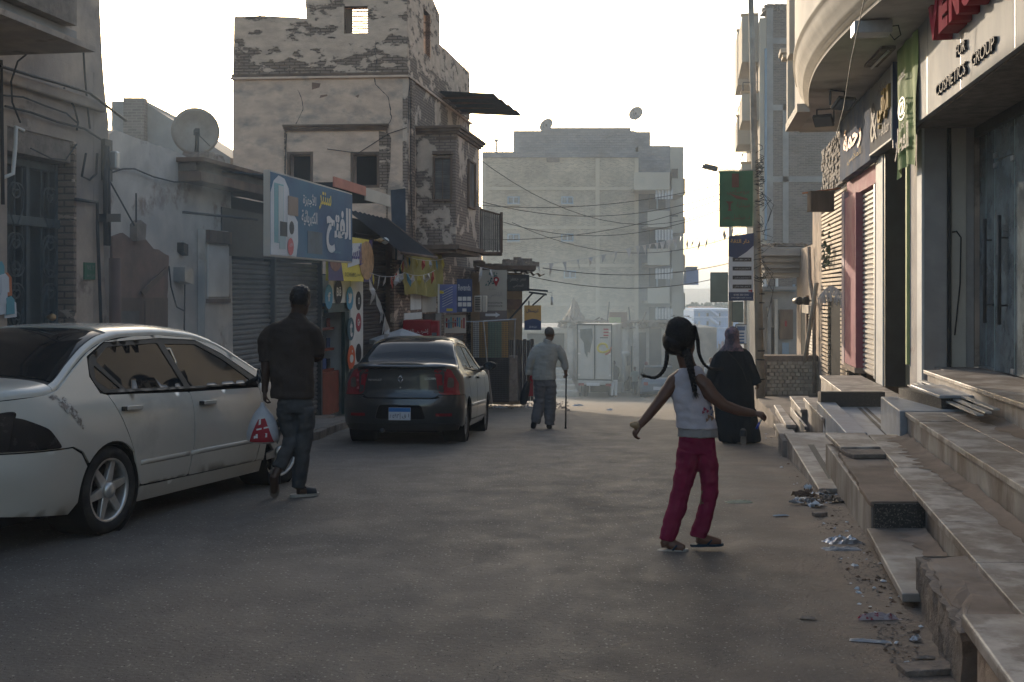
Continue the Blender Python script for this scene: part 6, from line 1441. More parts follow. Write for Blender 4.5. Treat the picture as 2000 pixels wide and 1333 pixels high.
def patch(M,name,mt,par,poly,fn,holes=(),step=.05,rim=.012,inn=None,lift=0):
    """surface piece: a plane outline mapped onto the body surface by fn(u,v,offset), with turned-in edges"""
    P0=sub(poly,step); V=list(P0);Ed=[(i,(i+1)%len(P0)) for i in range(len(P0))]; H=[]
    for h in holes:
        hh=sub(h,step); s_=len(V); V+=hh; Ed+=[(s_+i,s_+(i+1)%len(hh)) for i in range(len(hh))]; H.append(hh)
    xs=[p.x for p in P0];ys=[p.y for p in P0]
    a=min(xs)+step*.5
    while a<max(xs):
        b=min(ys)+step*.5
        while b<max(ys):
            if inpoly((a,b),P0) and not any(inpoly((a,b),h) for h in H):
                if min((Vector((a,b))-q).length for q in V[:len(Ed)])>step*.45: V.append(Vector((a,b)))
            b+=step
        a+=step
    r=delaunay_2d_cdt(V,Ed,[],0,1e-6); vv,ff=r[0],r[2]
    keep=[]
    for f in ff:
        c=sum((vv[i] for i in f),Vector((0,0)))/len(f)
        if inpoly(c,P0) and not any(inpoly(c,h) for h in H): keep.append(tuple(f))
    m=MB(M); m.smooth=True; m.add([fn(p.x,p.y,lift) for p in vv],keep)
    if rim:
        cnt={}
        for f in keep:
            for i in range(len(f)):
                e=tuple(sorted((f[i],f[(i+1)%len(f)]))); cnt[e]=cnt.get(e,0)+1
        bd=[e for e,c in cnt.items() if c==1]; idx={}; vs=[]
        for e in bd:
            for i in e:
                if i not in idx: idx[i]=len(vs); vs+= [fn(vv[i].x,vv[i].y,lift),fn(vv[i].x,vv[i].y,lift-rim)]
        m.add(vs,[(idx[a]*1*1 if False else idx[a],idx[b],idx[b]+1,idx[a]+1) for a,b in bd])
    return m.build(name,mt,par)
def sq(v): return math.copysign(abs(v)**.6,v)
class Car:
    def __init__(s,M,W,top,xr,xf,Lr,Lf,nr=2.3,rr=.075):
        s.M=M;s.W=W;s.top=top;s.xr=xr;s.xf=xf;s.Lr=Lr;s.Lf=Lf;s.n=nr;s.rr=rr
    def w(s,z): return lerpc(s.W,z)
    def side(s,x,z,o=0,sg=1):
        r=lerpc(s.xr,z); f=lerpc(s.xf,z); t=0
        if x<r+s.Lr: t=(r+s.Lr-x)/s.Lr
        if x>f-s.Lf: t=(x-f+s.Lf)/s.Lf
        t=min(max(t,0),.995); y=(s.w(z)+o)*(1-t**s.n)**(1/s.n); return (x+(o if 0 else 0),sg*-y,z)   # sg=1: right-hand side
    def back(s,y,z,o=0):
        w=s.w(z)+o; k=min(abs(y)/w,.999); r=lerpc(s.xr,z); return (r+s.Lr*(1-(1-k**s.n)**(1/s.n))-o,y,z)
    def front(s,y,z,o=0):
        w=s.w(z)+o; k=min(abs(y)/w,.999); f=lerpc(s.xf,z); return (f-s.Lf*(1-(1-k**s.n)**(1/s.n))+o,y,z)
    def cap(s,x,u,o=0):      # u in -1..1 across
        zt=lerpc(s.top,x); rr=s.rr; ye=abs(s.side(x,zt-rr)[1]); th=abs(u)*math.pi/2; n=3.2
        cr=.035*(1-u*u)
        y=ye*(math.sin(th)**(2/n)) if u else 0; z=zt-rr+rr*(max(math.cos(th),0)**(2/n))-.035+cr+.0
        # normal offset approx upward
        return (x,math.copysign(y,-u) if u else 0,z+o)
def wheel(car,name,x,y,R_,w,par,sg,spokes,rimR,m_rim,steer=0,kind=6):
    M=car.M@Matrix.Translation((x,y,R_))@Matrix.Rotation(R(steer),4,'Z')
    hub=MB(M); hub.lathe([(0,-.02*sg),(.055,-.02*sg),(.06,-.05*sg),(.03,-.065*sg),(0,-.067*sg)],14,'y',(0,-sg*(w/2-.06)+0,0)); h=hub.build(name,m_rim,par)
    t=MB(M); a=w/2
    t.lathe([(rimR,-a*.78),(rimR+.01,-a*.92),(rimR+.045,-a),(R_-.03,-a*.97),(R_-.008,-a*.82),(R_,-a*.6),(R_,a*.6),(R_-.008,a*.82),(R_-.03,a*.97),(rimR+.045,a),(rimR,a*.8)],40,'y'); t.f=[f for f in t.f if len(f)==4]; t.mi=t.mi[:len(t.f)]; t.sm=t.sm[:len(t.f)]
    t.build('tyre',bpy.data.materials.get('tyre_rubber') or mat('tyre_rubber',(.022,.022,.023),.85,.3,8,.2,c3=(.06,.052,.045),c3s=4,c3t=.6),h)
    r_=MB(M); y0=-sg*a*.80
    r_.lathe([(rimR+.006,0),(rimR-.012,-.006*sg),(rimR-.018,.02*sg),(rimR-.03,.12*sg),(rimR-.035,.14*sg)],40,'y',(0,y0,0)); r_.f=[f for f in r_.f if len(f)==4]; r_.mi=r_.mi[:len(r_.f)]; r_.sm=r_.sm[:len(r_.f)]
    r_.build('rim',m_rim,h)
    d=MB(M); d.lathe([(0,0),(rimR-.03,0)],24,'y',(0,y0+sg*.11,0)); d.build('brake_disc',m_black,h)
    for k in range(spokes):
        an=2*math.pi*k/spokes+.3; Mk=M@Matrix.Rotation(an,4,'Y'); q=MB(Mk)
        if kind==6:
            for e in (0,1):
                pass
            q.prism([(-.038,.045),(.038,.045),(.022,rimR-.01),(-.022,rimR-.01)],y0+sg*.012,y0+sg*.05,'y')
        else: q.prism([(-.022,.03),(.022,.03),(.016,rimR-.01),(-.016,rimR-.01)],y0+sg*.005,y0+sg*.03,'y')
        q.build('spoke',m_rim,h,bevel=.006)
    return h
def arch(cx,r,z0,a0,a1,n=14): return [(cx+r*math.cos(R(a0+(a1-a0)*i/n)),z0+r*math.sin(R(a0+(a1-a0)*i/n))) for i in range(n+1)]
m_tint=mk('tinted_car_glass',(.012,.015,.018),.04,.1,1,0,spec=.22,rv=.01); m_trim=mk('black_car_trim',(.018,.019,.02),.45,.2,4,.05)
m_gap=mk('panel_gap',(.006,.006,.007),.9,.1,3,0)
m_wp=mk('dusty_white_car_paint',(.52,.49,.43),.25,.05,1.5,.02,3,coat=.6,spec=.5,c3=(.36,.33,.29),c3s=1.2,c3t=.66,bdist=.02,rv=.05)
m_bp=mk('dusty_black_car_paint',(.014,.018,.022),.30,.2,2,.02,3,coat=.7,spec=.5,c3=(.05,.045,.04),c3s=1.5,c3t=.64,bdist=.02,rv=.06)
m_rim1=mk('dusty_alloy_rim',(.58,.56,.53),.32,.2,6,.05,metal=.7); m_rim2=mk('dull_wheel_cover',(.25,.25,.25),.5,.2,6,.05,metal=.4)
m_tail=mk('red_tail_lamp',(.22,.012,.02),.15,.2,6,.05,coat=.6); m_tail2=mk('clear_tail_lamp',(.10,.07,.06),.15,.2,6,.05,coat=.6)
m_smoke=mk('smoked_tail_lamp',(.012,.012,.014),.25,.2,6,.0,coat=.1,spec=.3)
def build_car(car,nm,lab,paint,S_,grp=None):
    """S_: dict of outlines in side view (x forward from the rear axle, z up)"""
    t=thing(nm,lab,'car',car.M); M=car.M; W0=car.W
    rr=car.rr
    def ztop(x): return lerpc(car.top,x)-rr-.035
    # dark inner shell so that gaps read dark
    x0,x1=S_['xr'],S_['xf']; wb=S_['wb']; ar_=S_['ar']; R_=S_['R']; zb=S_['zb']
    xs0=x0+.14; n=60; topl=[(xs0+(x1-xs0)*i/n,ztop(xs0+(x1-xs0)*i/n)) for i in range(n+1)]
    outline=[(xs0,zb+.12)]+[(S_['ra'],zb)]+list(reversed(arch(0,ar_,R_,-8,188)))+[(ar_+.05,zb-.02),(wb-ar_-.05,zb-.02)]+list(reversed(arch(wb,ar_,R_,-8,188)))+[(x1-.2,zb)]+[(x1,zb+.1)]
    side_poly=outline+list(reversed(topl))
    gl=S_['glass']
    for sg in (1,-1):
        fn=lambda x,z,o,sg=sg: car.side(x,z,o,sg)
        patch(M,'inner_shell',m_gap,t,side_poly,fn,[],.06,0,lift=-.03)
        A=S_['trim']
        patch(M,'window_trim',m_trim,t,smoothpoly(A,.05),fn,[smoothpoly(g,.03) for g in gl],.06,.012,lift=-.002)
        for g in gl: patch(M,'window',m_tint,t,smoothpoly(g,.03),fn,[],.06,.004,lift=-.010)
        for k,dp in enumerate(S_['doors']):
            dd=patch(M,'door',paint,t,smoothpoly(dp,.03),fn,[smoothpoly(A,.05)] if False else [],.05,.014)
            hx,hz=S_['handles'][k]
            q=MB(M); y=car.side(hx,hz,0,sg)[1]
            q.prism([(hx-.10,hz-.012),(hx+.085,hz-.018),(hx+.10,hz),(hx+.085,hz+.016),(hx-.08,hz+.02),(hx-.10,hz+.012)],y-sg*.038,y-sg*.012,'y'); q.build('handle',paint,dd,bevel=.006)
            q=MB(M); q.box(hx+.08 if S_['hflip'] else hx-.125,hx+.12 if S_['hflip'] else hx-.085,min(y-sg*.034,y),max(y-sg*.034,y),hz-.016,hz+.016); q.build('handle_end',m_trim,dd,bevel=.005)
        for nm_,pp in S_['panels']:
            patch(M,nm_,paint,t,smoothpoly(pp,.0) if False else pp,fn,[],.05,.014)
        if S_.get('mould'):
            for a,b in S_['mould']:
                q=MB(M); rings=[]
                for i in range(9):
                    x=a+(b-a)*i/8; y=car.side(x,S_['mz'],0,sg)[1]; rings.append([(x,y+sg*.002,S_['mz']-.028),(x,y-sg*.013,S_['mz']-.018),(x,y-sg*.013,S_['mz']+.018),(x,y+sg*.002,S_['mz']+.028)])
                q.loft(rings); q.build('side_moulding',S_['mmat'],t)
        # mirror
        mx,mz=S_['mirror']; y=car.side(mx,mz,0,sg)[1]
        q=MB(M@Matrix.Translation((mx,y-sg*.16,mz+.07))@Matrix.Rotation(R(sg*S_['myaw']),4,'Z')); 
        rings=[]
        for i in range(9):
            f=i/8; s_=math.sin(math.pi*min(.98,max(.02,f)))**.4
            rings.append([(.05*math.cos(a*math.pi/6)*(1.0)*s_+ .0,-sg*(.11*(2*f-1)),.075*math.sin(a*math.pi/6)*s_) for a in range(12)]) if False else rings.append([(.05*sq(math.cos(a*math.pi/8))*s_,-sg*(.11*(2*f-1)),.07*sq(math.sin(a*math.pi/8))*s_) for a in range(16)])
        q.smooth=True;q.loft(rings); mo_=q.build('mirror',paint if S_['mirpaint'] else m_trim,t)
        q=MB(M@Matrix.Translation((mx,y-sg*.16,mz+.07))@Matrix.Rotation(R(sg*S_['myaw']),4,'Z')); q.lathe([(0,0),(.068,0)],16,'x',(-.049,0,0)); 
        for v in q.v: pass
        q.build('mirror_glass',m_glz,mo_)
        q=MB(M); q.tube([(mx+.02,y+sg*.01,mz),(mx,y-sg*.10,mz+.05)],.022,8); q.build('mirror_arm',m_trim,mo_)
        for k,wx in enumerate((0,wb)):
            wheel(car,'wheel',wx,-sg*(S_['track']/2),R_,S_['tw'],t,sg,S_['spokes'],S_['rimR'],S_['rim'],S_.get('steer',0) if k else 0,S_['wk'])
            q=MB(M); q.lathe([(ar_-.02,0),(ar_-.02,sg*.32),(0,sg*.33)],28,'y',(wx,-sg*(S_['track']/2+.10),R_)); q.f=[f for f in q.f if len(f)==4]; q.mi=q.mi[:len(q.f)];q.sm=q.sm[:len(q.f)]; q.build('wheel_well',m_gap,t)
    # upper surface pieces
    def topstrip(name,mt,xa,xb,ua=-1,ub=1,o=0,step=.05,nx=None,rim=True,par=None):
        nx=nx or max(3,int((xb-xa)/.06)); q=MB(M); q.grid(lambda a,b: car.cap(xa+(xb-xa)*a,ua+(ub-ua)*b,o),nx,28)
        if rim:
            for xx in (xa,xb):
                q.smooth=False; r1=[car.cap(xx,ua+(ub-ua)*i/20,o) for i in range(21)]; q.add(r1+[(p[0],p[1],p[2]-.02) for p in r1],[(i,i+1,22+i,21+i) for i in range(20)])
        return q.build(name,mt,par or t)
    for nm_,mt_,xa,xb,ua,ub,o in S_['tops']: topstrip(nm_,mt_,xa,xb,ua,ub,o)
    q=MB(M); q.box(x0+.25,x1-.3,-.62,.62,zb-.02,zb+.25); q.build('underbody',m_gap,t)
    q=MB(M); 
    for xx in S_['seats']: 
        for yy in (-.36,.36): q.box(xx-.08,xx+.08,yy-.22,yy+.22,.6,1.12); q.box(xx-.05,xx+.05,yy-.11,yy+.11,1.14,1.26)
    q.build('seats',m_gap,t,kind=None) if False else None
    return t
# --- white saloon ---
def carM(xr_,yr_,heading,track,z=None,pitch=0,roll=0):
    # right rear wheel contact at (xr_,yr_)
    h=heading; fwd=Vector((math.sin(h),math.cos(h),0)); left=Vector((-math.cos(h),math.sin(h),0))
    o=Vector((xr_,yr_,0))+left*(track/2); z0=gz(o.y); z1=gz(o.y+2.6*math.cos(h)); pit=math.atan2(z1-z0,2.6)
    X=Vector((fwd.x*math.cos(pit),fwd.y*math.cos(pit),math.sin(pit))); Y=left; Zv=X.cross(Y)
    m=Matrix(((X.x,Y.x,Zv.x,o.x),(X.y,Y.y,Zv.y,o.y),(X.z,Y.z,Zv.z,z0),(0,0,0,1))); return m
rw=G(190,1041)
MW=carM(rw.x,rw.y+.02,math.atan(.29),1.56)@Matrix.Scale(1.045,4)
Wl=[(0,.72),(.18,.80),(.32,.845),(.5,.86),(.66,.865),(.8,.855),(.92,.825),(1.0,.785),(1.06,.755),(1.42,.575),(1.5,.54)]
topL=[(-1.12,.93),(-1.09,1.03),(-.9,1.09),(-.56,1.12),(-.50,1.135),(-.25,1.265),(0.0,1.385),(.22,1.455),(.5,1.49),(.95,1.50),(1.4,1.475),(1.75,1.40),(2.2,1.19),(2.5,1.05),(2.62,1.02),(3.0,.96),(3.3,.87),(3.42,.75)]
wc=Car(MW,Wl,topL,[(0,-.98),(.3,-1.04),(.55,-1.12),(.7,-1.11),(.9,-1.10),(1.0,-1.12),(1.05,-1.12)],[(0,3.35),(.3,3.42),(.6,3.46),(.8,3.42),(1.1,3.40)],.62,.7,2.3,.06)
glL=[[(.06,1.02),(.20,1.02),(-.0,1.20),(-.05,1.09)],[(.25,1.015),(1.02,.995),(.90,1.345),(.24,1.325),(.04,1.225)],[(1.10,.992),(2.13,.975),(1.75,1.20),(1.44,1.325),(.98,1.335)]]
glL=[smoothpoly(g,.015,2) for g in glL]
SL=dict(xr=-1.10,xf=3.40,wb=2.6,ar=.345,R=.31,zb=.19,ra=-.36,track=1.50,tw=.205,spokes=6,rimR=.225,rim=m_rim1,wk=6,steer=-16,myaw=-42,hflip=False,mirpaint=True,
 glass=glL,trim=[(-.03,1.00),(2.24,.955),(2.17,1.02),(1.78,1.235),(1.46,1.355),(.95,1.375),(.22,1.352),(-.03,1.25),(-.095,1.12)],
 doors=[[(.36,.30),(1.00,.29),(1.055,.55),(1.05,.95),(.02,.985),(.12,.80),(.26,.55)],[(1.01,.29),(2.10,.28),(2.17,.55),(2.17,.93),(1.06,.95),(1.065,.55)]],
 handles=[(.24,.88),(1.27,.855)],
 panels=[],tops=[],mirror=(2.02,.975),seats=[1.5])
arR=list(reversed(arch(0,.345,.31,0,172)));
SL['panels']=[
 ('rear_quarter',[(-1.06,.66)]+[(-.45,.665),(-.34,.62)]+[p for p in reversed(arch(0,.35,.31,8,140))]+[(.345,.28),(.35,.31),(.255,.545),(.11,.80),(.01,.985),(-.06,1.0),(-.105,1.12),(-.04,1.262),(.21,1.362)]+[(.22,lerpc(topL,.22)-.092),(.0,lerpc(topL,.0)-.095),(-.25,lerpc(topL,-.25)-.095),(-.48,lerpc(topL,-.48)-.095),(-.6,lerpc(topL,-.6)-.095),(-.95,lerpc(topL,-.95)-.095),(-1.07,.95)]),
 ('roof_rail',[(.24,1.360),(.95,1.383),(1.45,1.363),(1.78,1.243),(2.2,1.02),(2.26,lerpc(topL,2.26)-.095),(1.75,lerpc(topL,1.75)-.095),(1.4,lerpc(topL,1.4)-.095),(.95,lerpc(topL,.95)-.095),(.6,lerpc(topL,.6)-.095),(.24,lerpc(topL,.24)-.095)]),
 ('front_fender',[(2.11,.28),(2.25,.27)]+[p for p in reversed(arch(2.6,.35,.31,12,172))]+[(3.0,.55),(3.25,.58),(3.34,.70),(3.1,.83),(2.75,lerpc(topL,2.75)-.095),(2.28,lerpc(topL,2.4)-.08),(2.185,.93),(2.18,.55)]),
 ('sill',[(.36,.17),(2.24,.17),(2.22,.275),(.37,.285)]),
 ('rear_bumper_side',[(-1.05,.26),(-.42,.2)]+[p for p in reversed(arch(0,.355,.31,145,186))]+[(-.36,.605),(-.46,.655),(-1.05,.65)]),
 ('front_bumper_side',[(3.0,.2),(3.38,.25),(3.38,.60),(3.26,.57),(3.0,.54),(2.97,.42)])]
SL['tops']=[('trunk_lid',m_wp,-1.06,-.535,-1,1,.0),('rear_window_frame',m_wp,-.53,.32,-1,-.74,.0),('rear_window_frame',m_wp,-.53,.32,.74,1,.0),('rear_window_seal',m_trim,-.53,.31,-.74,.74,-.008),('rear_window',m_tint,-.48,.26,-.70,.70,-.002),('roof',m_wp,.321,1.72,-1,1,.0),
 ('windscreen_frame',m_wp,1.72,2.52,-1,-.84,0),('windscreen_frame',m_wp,1.72,2.52,.84,1,0),('windscreen',m_tint,1.73,2.50,-.82,.82,-.004),('bonnet',m_wp,2.53,3.36,-1,1,0)]
car1=build_car(wc,'parked_car','dusty white saloon with six-spoke alloy wheels and a scraped rear wing',m_wp,SL)
# ends
def ends(car,t,z0,z1,zm,paint,nm):
    M=car.M
    yb=lambda z:car.w(z)*(1-.78**car.n)**(1/car.n)+.02
    pb=[(-yb(.3),z0),(yb(.3),z0),(yb(.5),zm),(-yb(.5),zm)]
    patch(M,'rear_bumper',paint,t,smoothpoly(pb,.04),lambda y,z,o:car.back(y,z,o),[],.06,.014)
    pt=[(-yb(.8),zm+.008),(yb(.8),zm+.008),(yb(z1),z1),(-yb(z1),z1)]
    return patch(M,'rear_panel',paint,t,smoothpoly(pt,.04),lambda y,z,o:car.back(y,z,o),[],.06,.014)
ends(wc,car1,.26,.985,.655,m_wp,'')
for sg in (1,-1):
    a=[(sg*.50,.67),(sg*.72,.67),(sg*.72,.93),(sg*.56,.90)]
    patch(MW,'tail_lamp',m_smoke,car1,smoothpoly(a if sg>0 else a[::-1],.03),lambda y,z,o:wc.back(y,z,o),[],.04,.01,lift=.008)
patch(MW,'plate_recess',m_trim,car1,smoothpoly([(-.30,.70),(.30,.70),(.30,.86),(-.30,.86)],.02),lambda y,z,o:wc.back(y,z,o),[],.05,.0,lift=.004)
patch(MW,'number_plate',m_paper,car1,[(-.16,.71),(.16,.71),(.16,.85),(-.16,.85)],lambda y,z,o:wc.back(y,z,o),[],.05,.004,lift=.012)
patch(MW,'front_bumper',m_wp,car1,[(-.7,.22),(.7,.22),(.72,.72),(-.72,.72)],lambda y,z,o:wc.front(y,z,o),[],.08,.014)
for sg in (1,-1):
    fn=lambda x,z,o,sg=sg: wc.side(x,z,o,sg)
    patch(MW,'tail_lamp',m_smoke,car1,smoothpoly([(-1.05,.665),(-.56,.668),(-.66,.80),(-.82,.88),(-1.06,.92)],.03),fn,[],.04,.01,lift=.006)
    patch(MW,'headlamp',m_tail2,car1,smoothpoly([(3.0,.62),(3.36,.62),(3.3,.76),(3.0,.80)],.03),fn,[],.05,.01,lift=.006)
fn=lambda x,z,o: wc.side(x,z,o,1)
random.seed(11)
m_scr=mk('scraped_paint',(.24,.20,.17),.8,.4,30,.3,c2=(.46,.43,.38),cs=40,thr=.5)
for (cx,cz,w,h) in ((-.56,1.0,.05,.02),(-.50,.965,.05,.04),(-.455,.925,.05,.045),(-.41,.88,.045,.05),(-.37,.83,.035,.035),(-.34,.79,.02,.02),(-.46,.98,.03,.02)):
    pp=[(cx+w*(.6+.5*random.random())*math.cos(a),cz+h*(.6+.5*random.random())*math.sin(a)) for a in [i*.7 for i in range(9)]]
    patch(MW,'paint_scrape',m_scr,car1,pp,fn,[],.03,0,lift=.0025)
q=MB(MW); 
for a,b in ((.34,1.0),(1.02,2.12)):
    rings=[]
    for i in range(9):
        x=a+(b-a)*i/8; y=wc.side(x,.47)[1]; rings.append([(x,y+.004,.44),(x,y-.005,.462),(x,y-.004,.472),(x,y+.004,.50)])
    q=MB(MW); q.smooth=True; q.loft(rings); q.build('door_crease',m_wp,car1)
# --- black saloon ---
rb_=G(898,863)
MBk=carM(rb_.x+.0,rb_.y+.1,math.atan(.085),1.48)
Wb=[(0,.74),(.18,.80),(.32,.86),(.55,.872),(.75,.865),(.95,.84),(1.03,.80),(1.10,.755),(1.45,.60),(1.55,.57)]
topB=[(-.86,1.02),(-.83,1.13),(-.62,1.16),(-.36,1.165),(-.1,1.32),(.15,1.46),(.45,1.53),(.95,1.565),(1.4,1.54),(1.75,1.45),(2.15,1.22),(2.36,1.12),(2.5,1.10),(3.0,1.02),(3.3,.90),(3.36,.8)]
bc=Car(MBk,Wb,topB,[(0,-.78),(.3,-.84),(.55,-.88),(.66,-.86),(.75,-.83),(1.0,-.83),(1.12,-.85),(1.2,-.85)],[(0,3.25),(.3,3.34),(.6,3.38),(1.1,3.3)],.42,.6,2.6,.06)
SB=dict(xr=-.84,xf=3.34,wb=2.63,ar=.35,R=.31,zb=.22,ra=-.36,track=1.48,tw=.19,spokes=10,rimR=.205,rim=m_rim2,wk=10,steer=0,myaw=-10,hflip=False,mirpaint=False,mould=[(.34,1.04),(1.06,2.18)],mz=.52,mmat=m_steel,
 glass=[smoothpoly(g,.015,2) for g in [[(.12,1.10),(1.04,1.06),(.98,1.40),(.35,1.41),(.15,1.28)],[(1.12,1.055),(2.08,1.03),(1.72,1.28),(1.48,1.385),(1.06,1.40)]]],
 trim=[(.06,1.065),(2.17,1.01),(2.10,1.08),(1.76,1.30),(1.5,1.42),(1.0,1.435),(.3,1.44),(.09,1.30)],
 doors=[[(.36,.32),(1.03,.31),(1.07,.55),(1.075,1.02),(.07,1.055),(.14,.85),(.27,.55)],[(1.045,.31),(2.12,.31),(2.2,.55),(2.2,.99),(1.09,1.02),(1.085,.55)]],
 handles=[(.27,.94),(1.28,.92)],mirror=(2.02,1.03),seats=[1.4],panels=[],tops=[])
SB['panels']=[('rear_quarter',[(-.80,.70),(-.45,.70),(-.36,.66)]+list(reversed(arch(0,.355,.31,8,140)))+[(.345,.30),(.35,.33),(.26,.545),(.13,.85),(.055,1.06),(.08,1.31),(.29,1.455),(.42,1.425),(.2,lerpc(topB,.2)-.095),(-.1,lerpc(topB,-.1)-.095),(-.34,lerpc(topB,-.34)-.095),(-.78,lerpc(topB,-.78)-.095)]),
 ('roof_rail',[(.30,1.452),(1.0,1.445),(1.5,1.43),(1.77,1.31),(2.14,1.06),(2.25,lerpc(topB,2.25)-.095),(1.75,lerpc(topB,1.75)-.095),(1.4,lerpc(topB,1.4)-.095),(.95,lerpc(topB,.95)-.095),(.45,lerpc(topB,.45)-.095)]),
 ('front_fender',[(2.13,.31),(2.27,.3)]+list(reversed(arch(2.63,.355,.31,12,172)))+[(3.0,.6),(3.25,.66),(3.27,.85),(3.0,lerpc(topB,3.0)-.1),(2.28,lerpc(topB,2.4)-.1),(2.215,.99),(2.21,.55)]),
 ('sill',[(.36,.2),(2.27,.2),(2.25,.30),(.37,.30)]),
 ('rear_bumper_side',[(-.80,.30),(-.42,.24)]+list(reversed(arch(0,.36,.31,145,186)))+[(-.38,.65),(-.46,.69),(-.80,.69)])]
SB['tops']=[('trunk_lid',m_bp,-.80,-.37,-1,1,.0),('rear_window_frame',m_bp,-.36,.42,-1,-.80,.0),('rear_window_frame',m_bp,-.36,.42,.80,1,.0),('rear_window_seal',m_trim,-.36,.40,-.80,.80,-.008),('rear_window',m_tint,-.32,.36,-.77,.77,-.002),('roof',m_bp,.421,1.72,-1,1,.0),
 ('windscreen_frame',m_bp,1.72,2.34,-1,-.84,0),('windscreen_frame',m_bp,1.72,2.34,.84,1,0),('windscreen',m_tint,1.73,2.33,-.82,.82,-.004),('bonnet',m_bp,2.35,3.28,-1,1,0)]
car2=build_car(bc,'parked_car','black saloon with red tail lamps and a blue-topped number plate',m_bp,SB)
bk_=lambda y,z,o:bc.back(y,z,o)
hw=.74
rp=patch(MBk,'trunk_door',m_bp,car2,smoothpoly([(-.50,.66),(.50,.66),(.60,.80),(.61,1.055),(-.61,1.055),(-.60,.80)],.06),bk_,[],.05,.014)
patch(MBk,'inner_shell',m_gap,car2,[(-.80,.3),(.80,.3),(.78,1.04),(-.78,1.04)],bk_,[],.08,0,lift=-.02)
patch(MBk,'rear_bumper',m_bp,car2,smoothpoly([(-.83,.30),(.83,.30),(.84,.685),(.62,.685),(.50,.64),(-.50,.64),(-.62,.685),(-.84,.685)],.03),bk_,[smoothpoly([(-.36,.36),(.36,.36),(.30,.555),(-.30,.555)],.04)],.05,.03)
patch(MBk,'plate_recess',m_trim,car2,smoothpoly([(-.38,.34),(.38,.34),(.32,.575),(-.32,.575)],.04),bk_,[],.06,0,lift=-.03)
patch(MBk,'lower_valance',m_trim,car2,[(-.78,.2),(.78,.2),(.82,.295),(-.82,.295)],bk_,[],.06,.02)
for sg in (1,-1):
    f2=lambda y,z,o: bc.back(y,z,o)
    a=[(sg*.60,.70),(sg*.80,.70),(sg*.80,.86),(sg*.70,1.04),(sg*.64,1.07),(sg*.625,1.03)]
    patch(MBk,'tail_lamp',m_tail,car2,smoothpoly(a if sg>0 else a[::-1],.02),f2,[],.04,.012,lift=.004)
    a=[(sg*.645,.80),(sg*.74,.80),(sg*.735,.93),(sg*.66,.95)]
    patch(MBk,'lamp_lens',m_tail2,car2,smoothpoly(a if sg>0 else a[::-1],.03),f2,[],.04,.004,lift=.009)
    sd_=lambda x,z,o,sg=sg:bc.side(x,z,o,-sg)
    patch(MBk,'tail_lamp_side',m_tail,car2,smoothpoly([(-.78,.70),(-.62,.70),(-.64,.85),(-.74,1.03),(-.79,1.06)],.02),sd_,[],.04,.01,lift=.004)
    a=[(sg*.50,.40),(sg*.72,.40),(sg*.72,.44),(sg*.50,.44)]
    patch(MBk,'reflector',m_tail,car2,a if sg>0 else a[::-1],f2,[],.04,.004,lift=.006)
# lip, badge, lettering, plate
q=MB(MBk); q.grid(lambda a,b:(bc.back(-.62+1.24*a,1.10)[0]-.02-.03*math.sin(b*math.pi),-.62+1.24*a,1.065+.05*b),20,5); q.build('trunk_lip',m_bp,car2)
MBr=MBk@Matrix.Rotation(R(-90),4,'Z')   # local x to the right seen from behind, -y towards the viewer
yb_=bc.back(0,.8)[0]
m_chr=mk('worn_chrome',(.5,.5,.5),.25,.1,5,0,metal=1)
text(MBr,'RENAULT',-.36,yb_-.005,.905,.026,width=.19,ext=.004,name='badge_lettering',mt=m_chr,parent=car2)
text(MBr,'LOGAN',.42,yb_-.0+.0,.925,.03,width=.15,ext=.004,name='badge_lettering',mt=m_chr,parent=car2)
q=MB(MBr); d=.052
for (a,b) in (((0,d),(.036,0)),((.036,0),(0,-d)),((0,-d),(-.036,0)),((-.036,0),(0,d))):
    q.tube([(a[0],yb_-.008,.915+a[1]),(b[0],yb_-.008,.915+b[1])],.009,6)
q.build('emblem',m_chr,car2)
q=MB(MBr); q.lathe([(0,-.01),(.012,-.006),(.012,0)],10,'y',(0,yb_,.80)); q.build('lock',m_chr,car2)
yp=bc.back(0,.42)[0]-.005
q=MB(MBr); q.box(-.155,.155,yp-.01,yp,.345,.52); pt_=q.build('number_plate',m_paper,car2,bevel=.003)
q=MB(MBr); q.box(-.152,.152,yp-.013,yp-.011,.462,.517); q.build('blue_band',mk('plate_blue',(.04,.17,.42),.5,.1,2,0),pt_)
text(MBr,'٨٥٩٣',-.07,yp-.013,.405,.06,width=.13,mt=m_inkd,parent=pt_); text(MBr,'|',.01,yp-.013,.405,.09,width=.006,mt=m_inkd,parent=pt_); text(MBr,ar('ا ق'),.085,yp-.013,.405,.065,width=.10,mt=m_inkd,parent=pt_)
q=MB(MBk); q.lathe([(0,0),(.03,0),(.03,-.1),(0,-.1)],10,'x',(-.78,.25,.2)); q.build('exhaust',m_iron,car2)
q=MB(MBk); q.box(-.70,-.2,-.5,.5,.17,.3); q.build('spare_well',m_gap,car2)
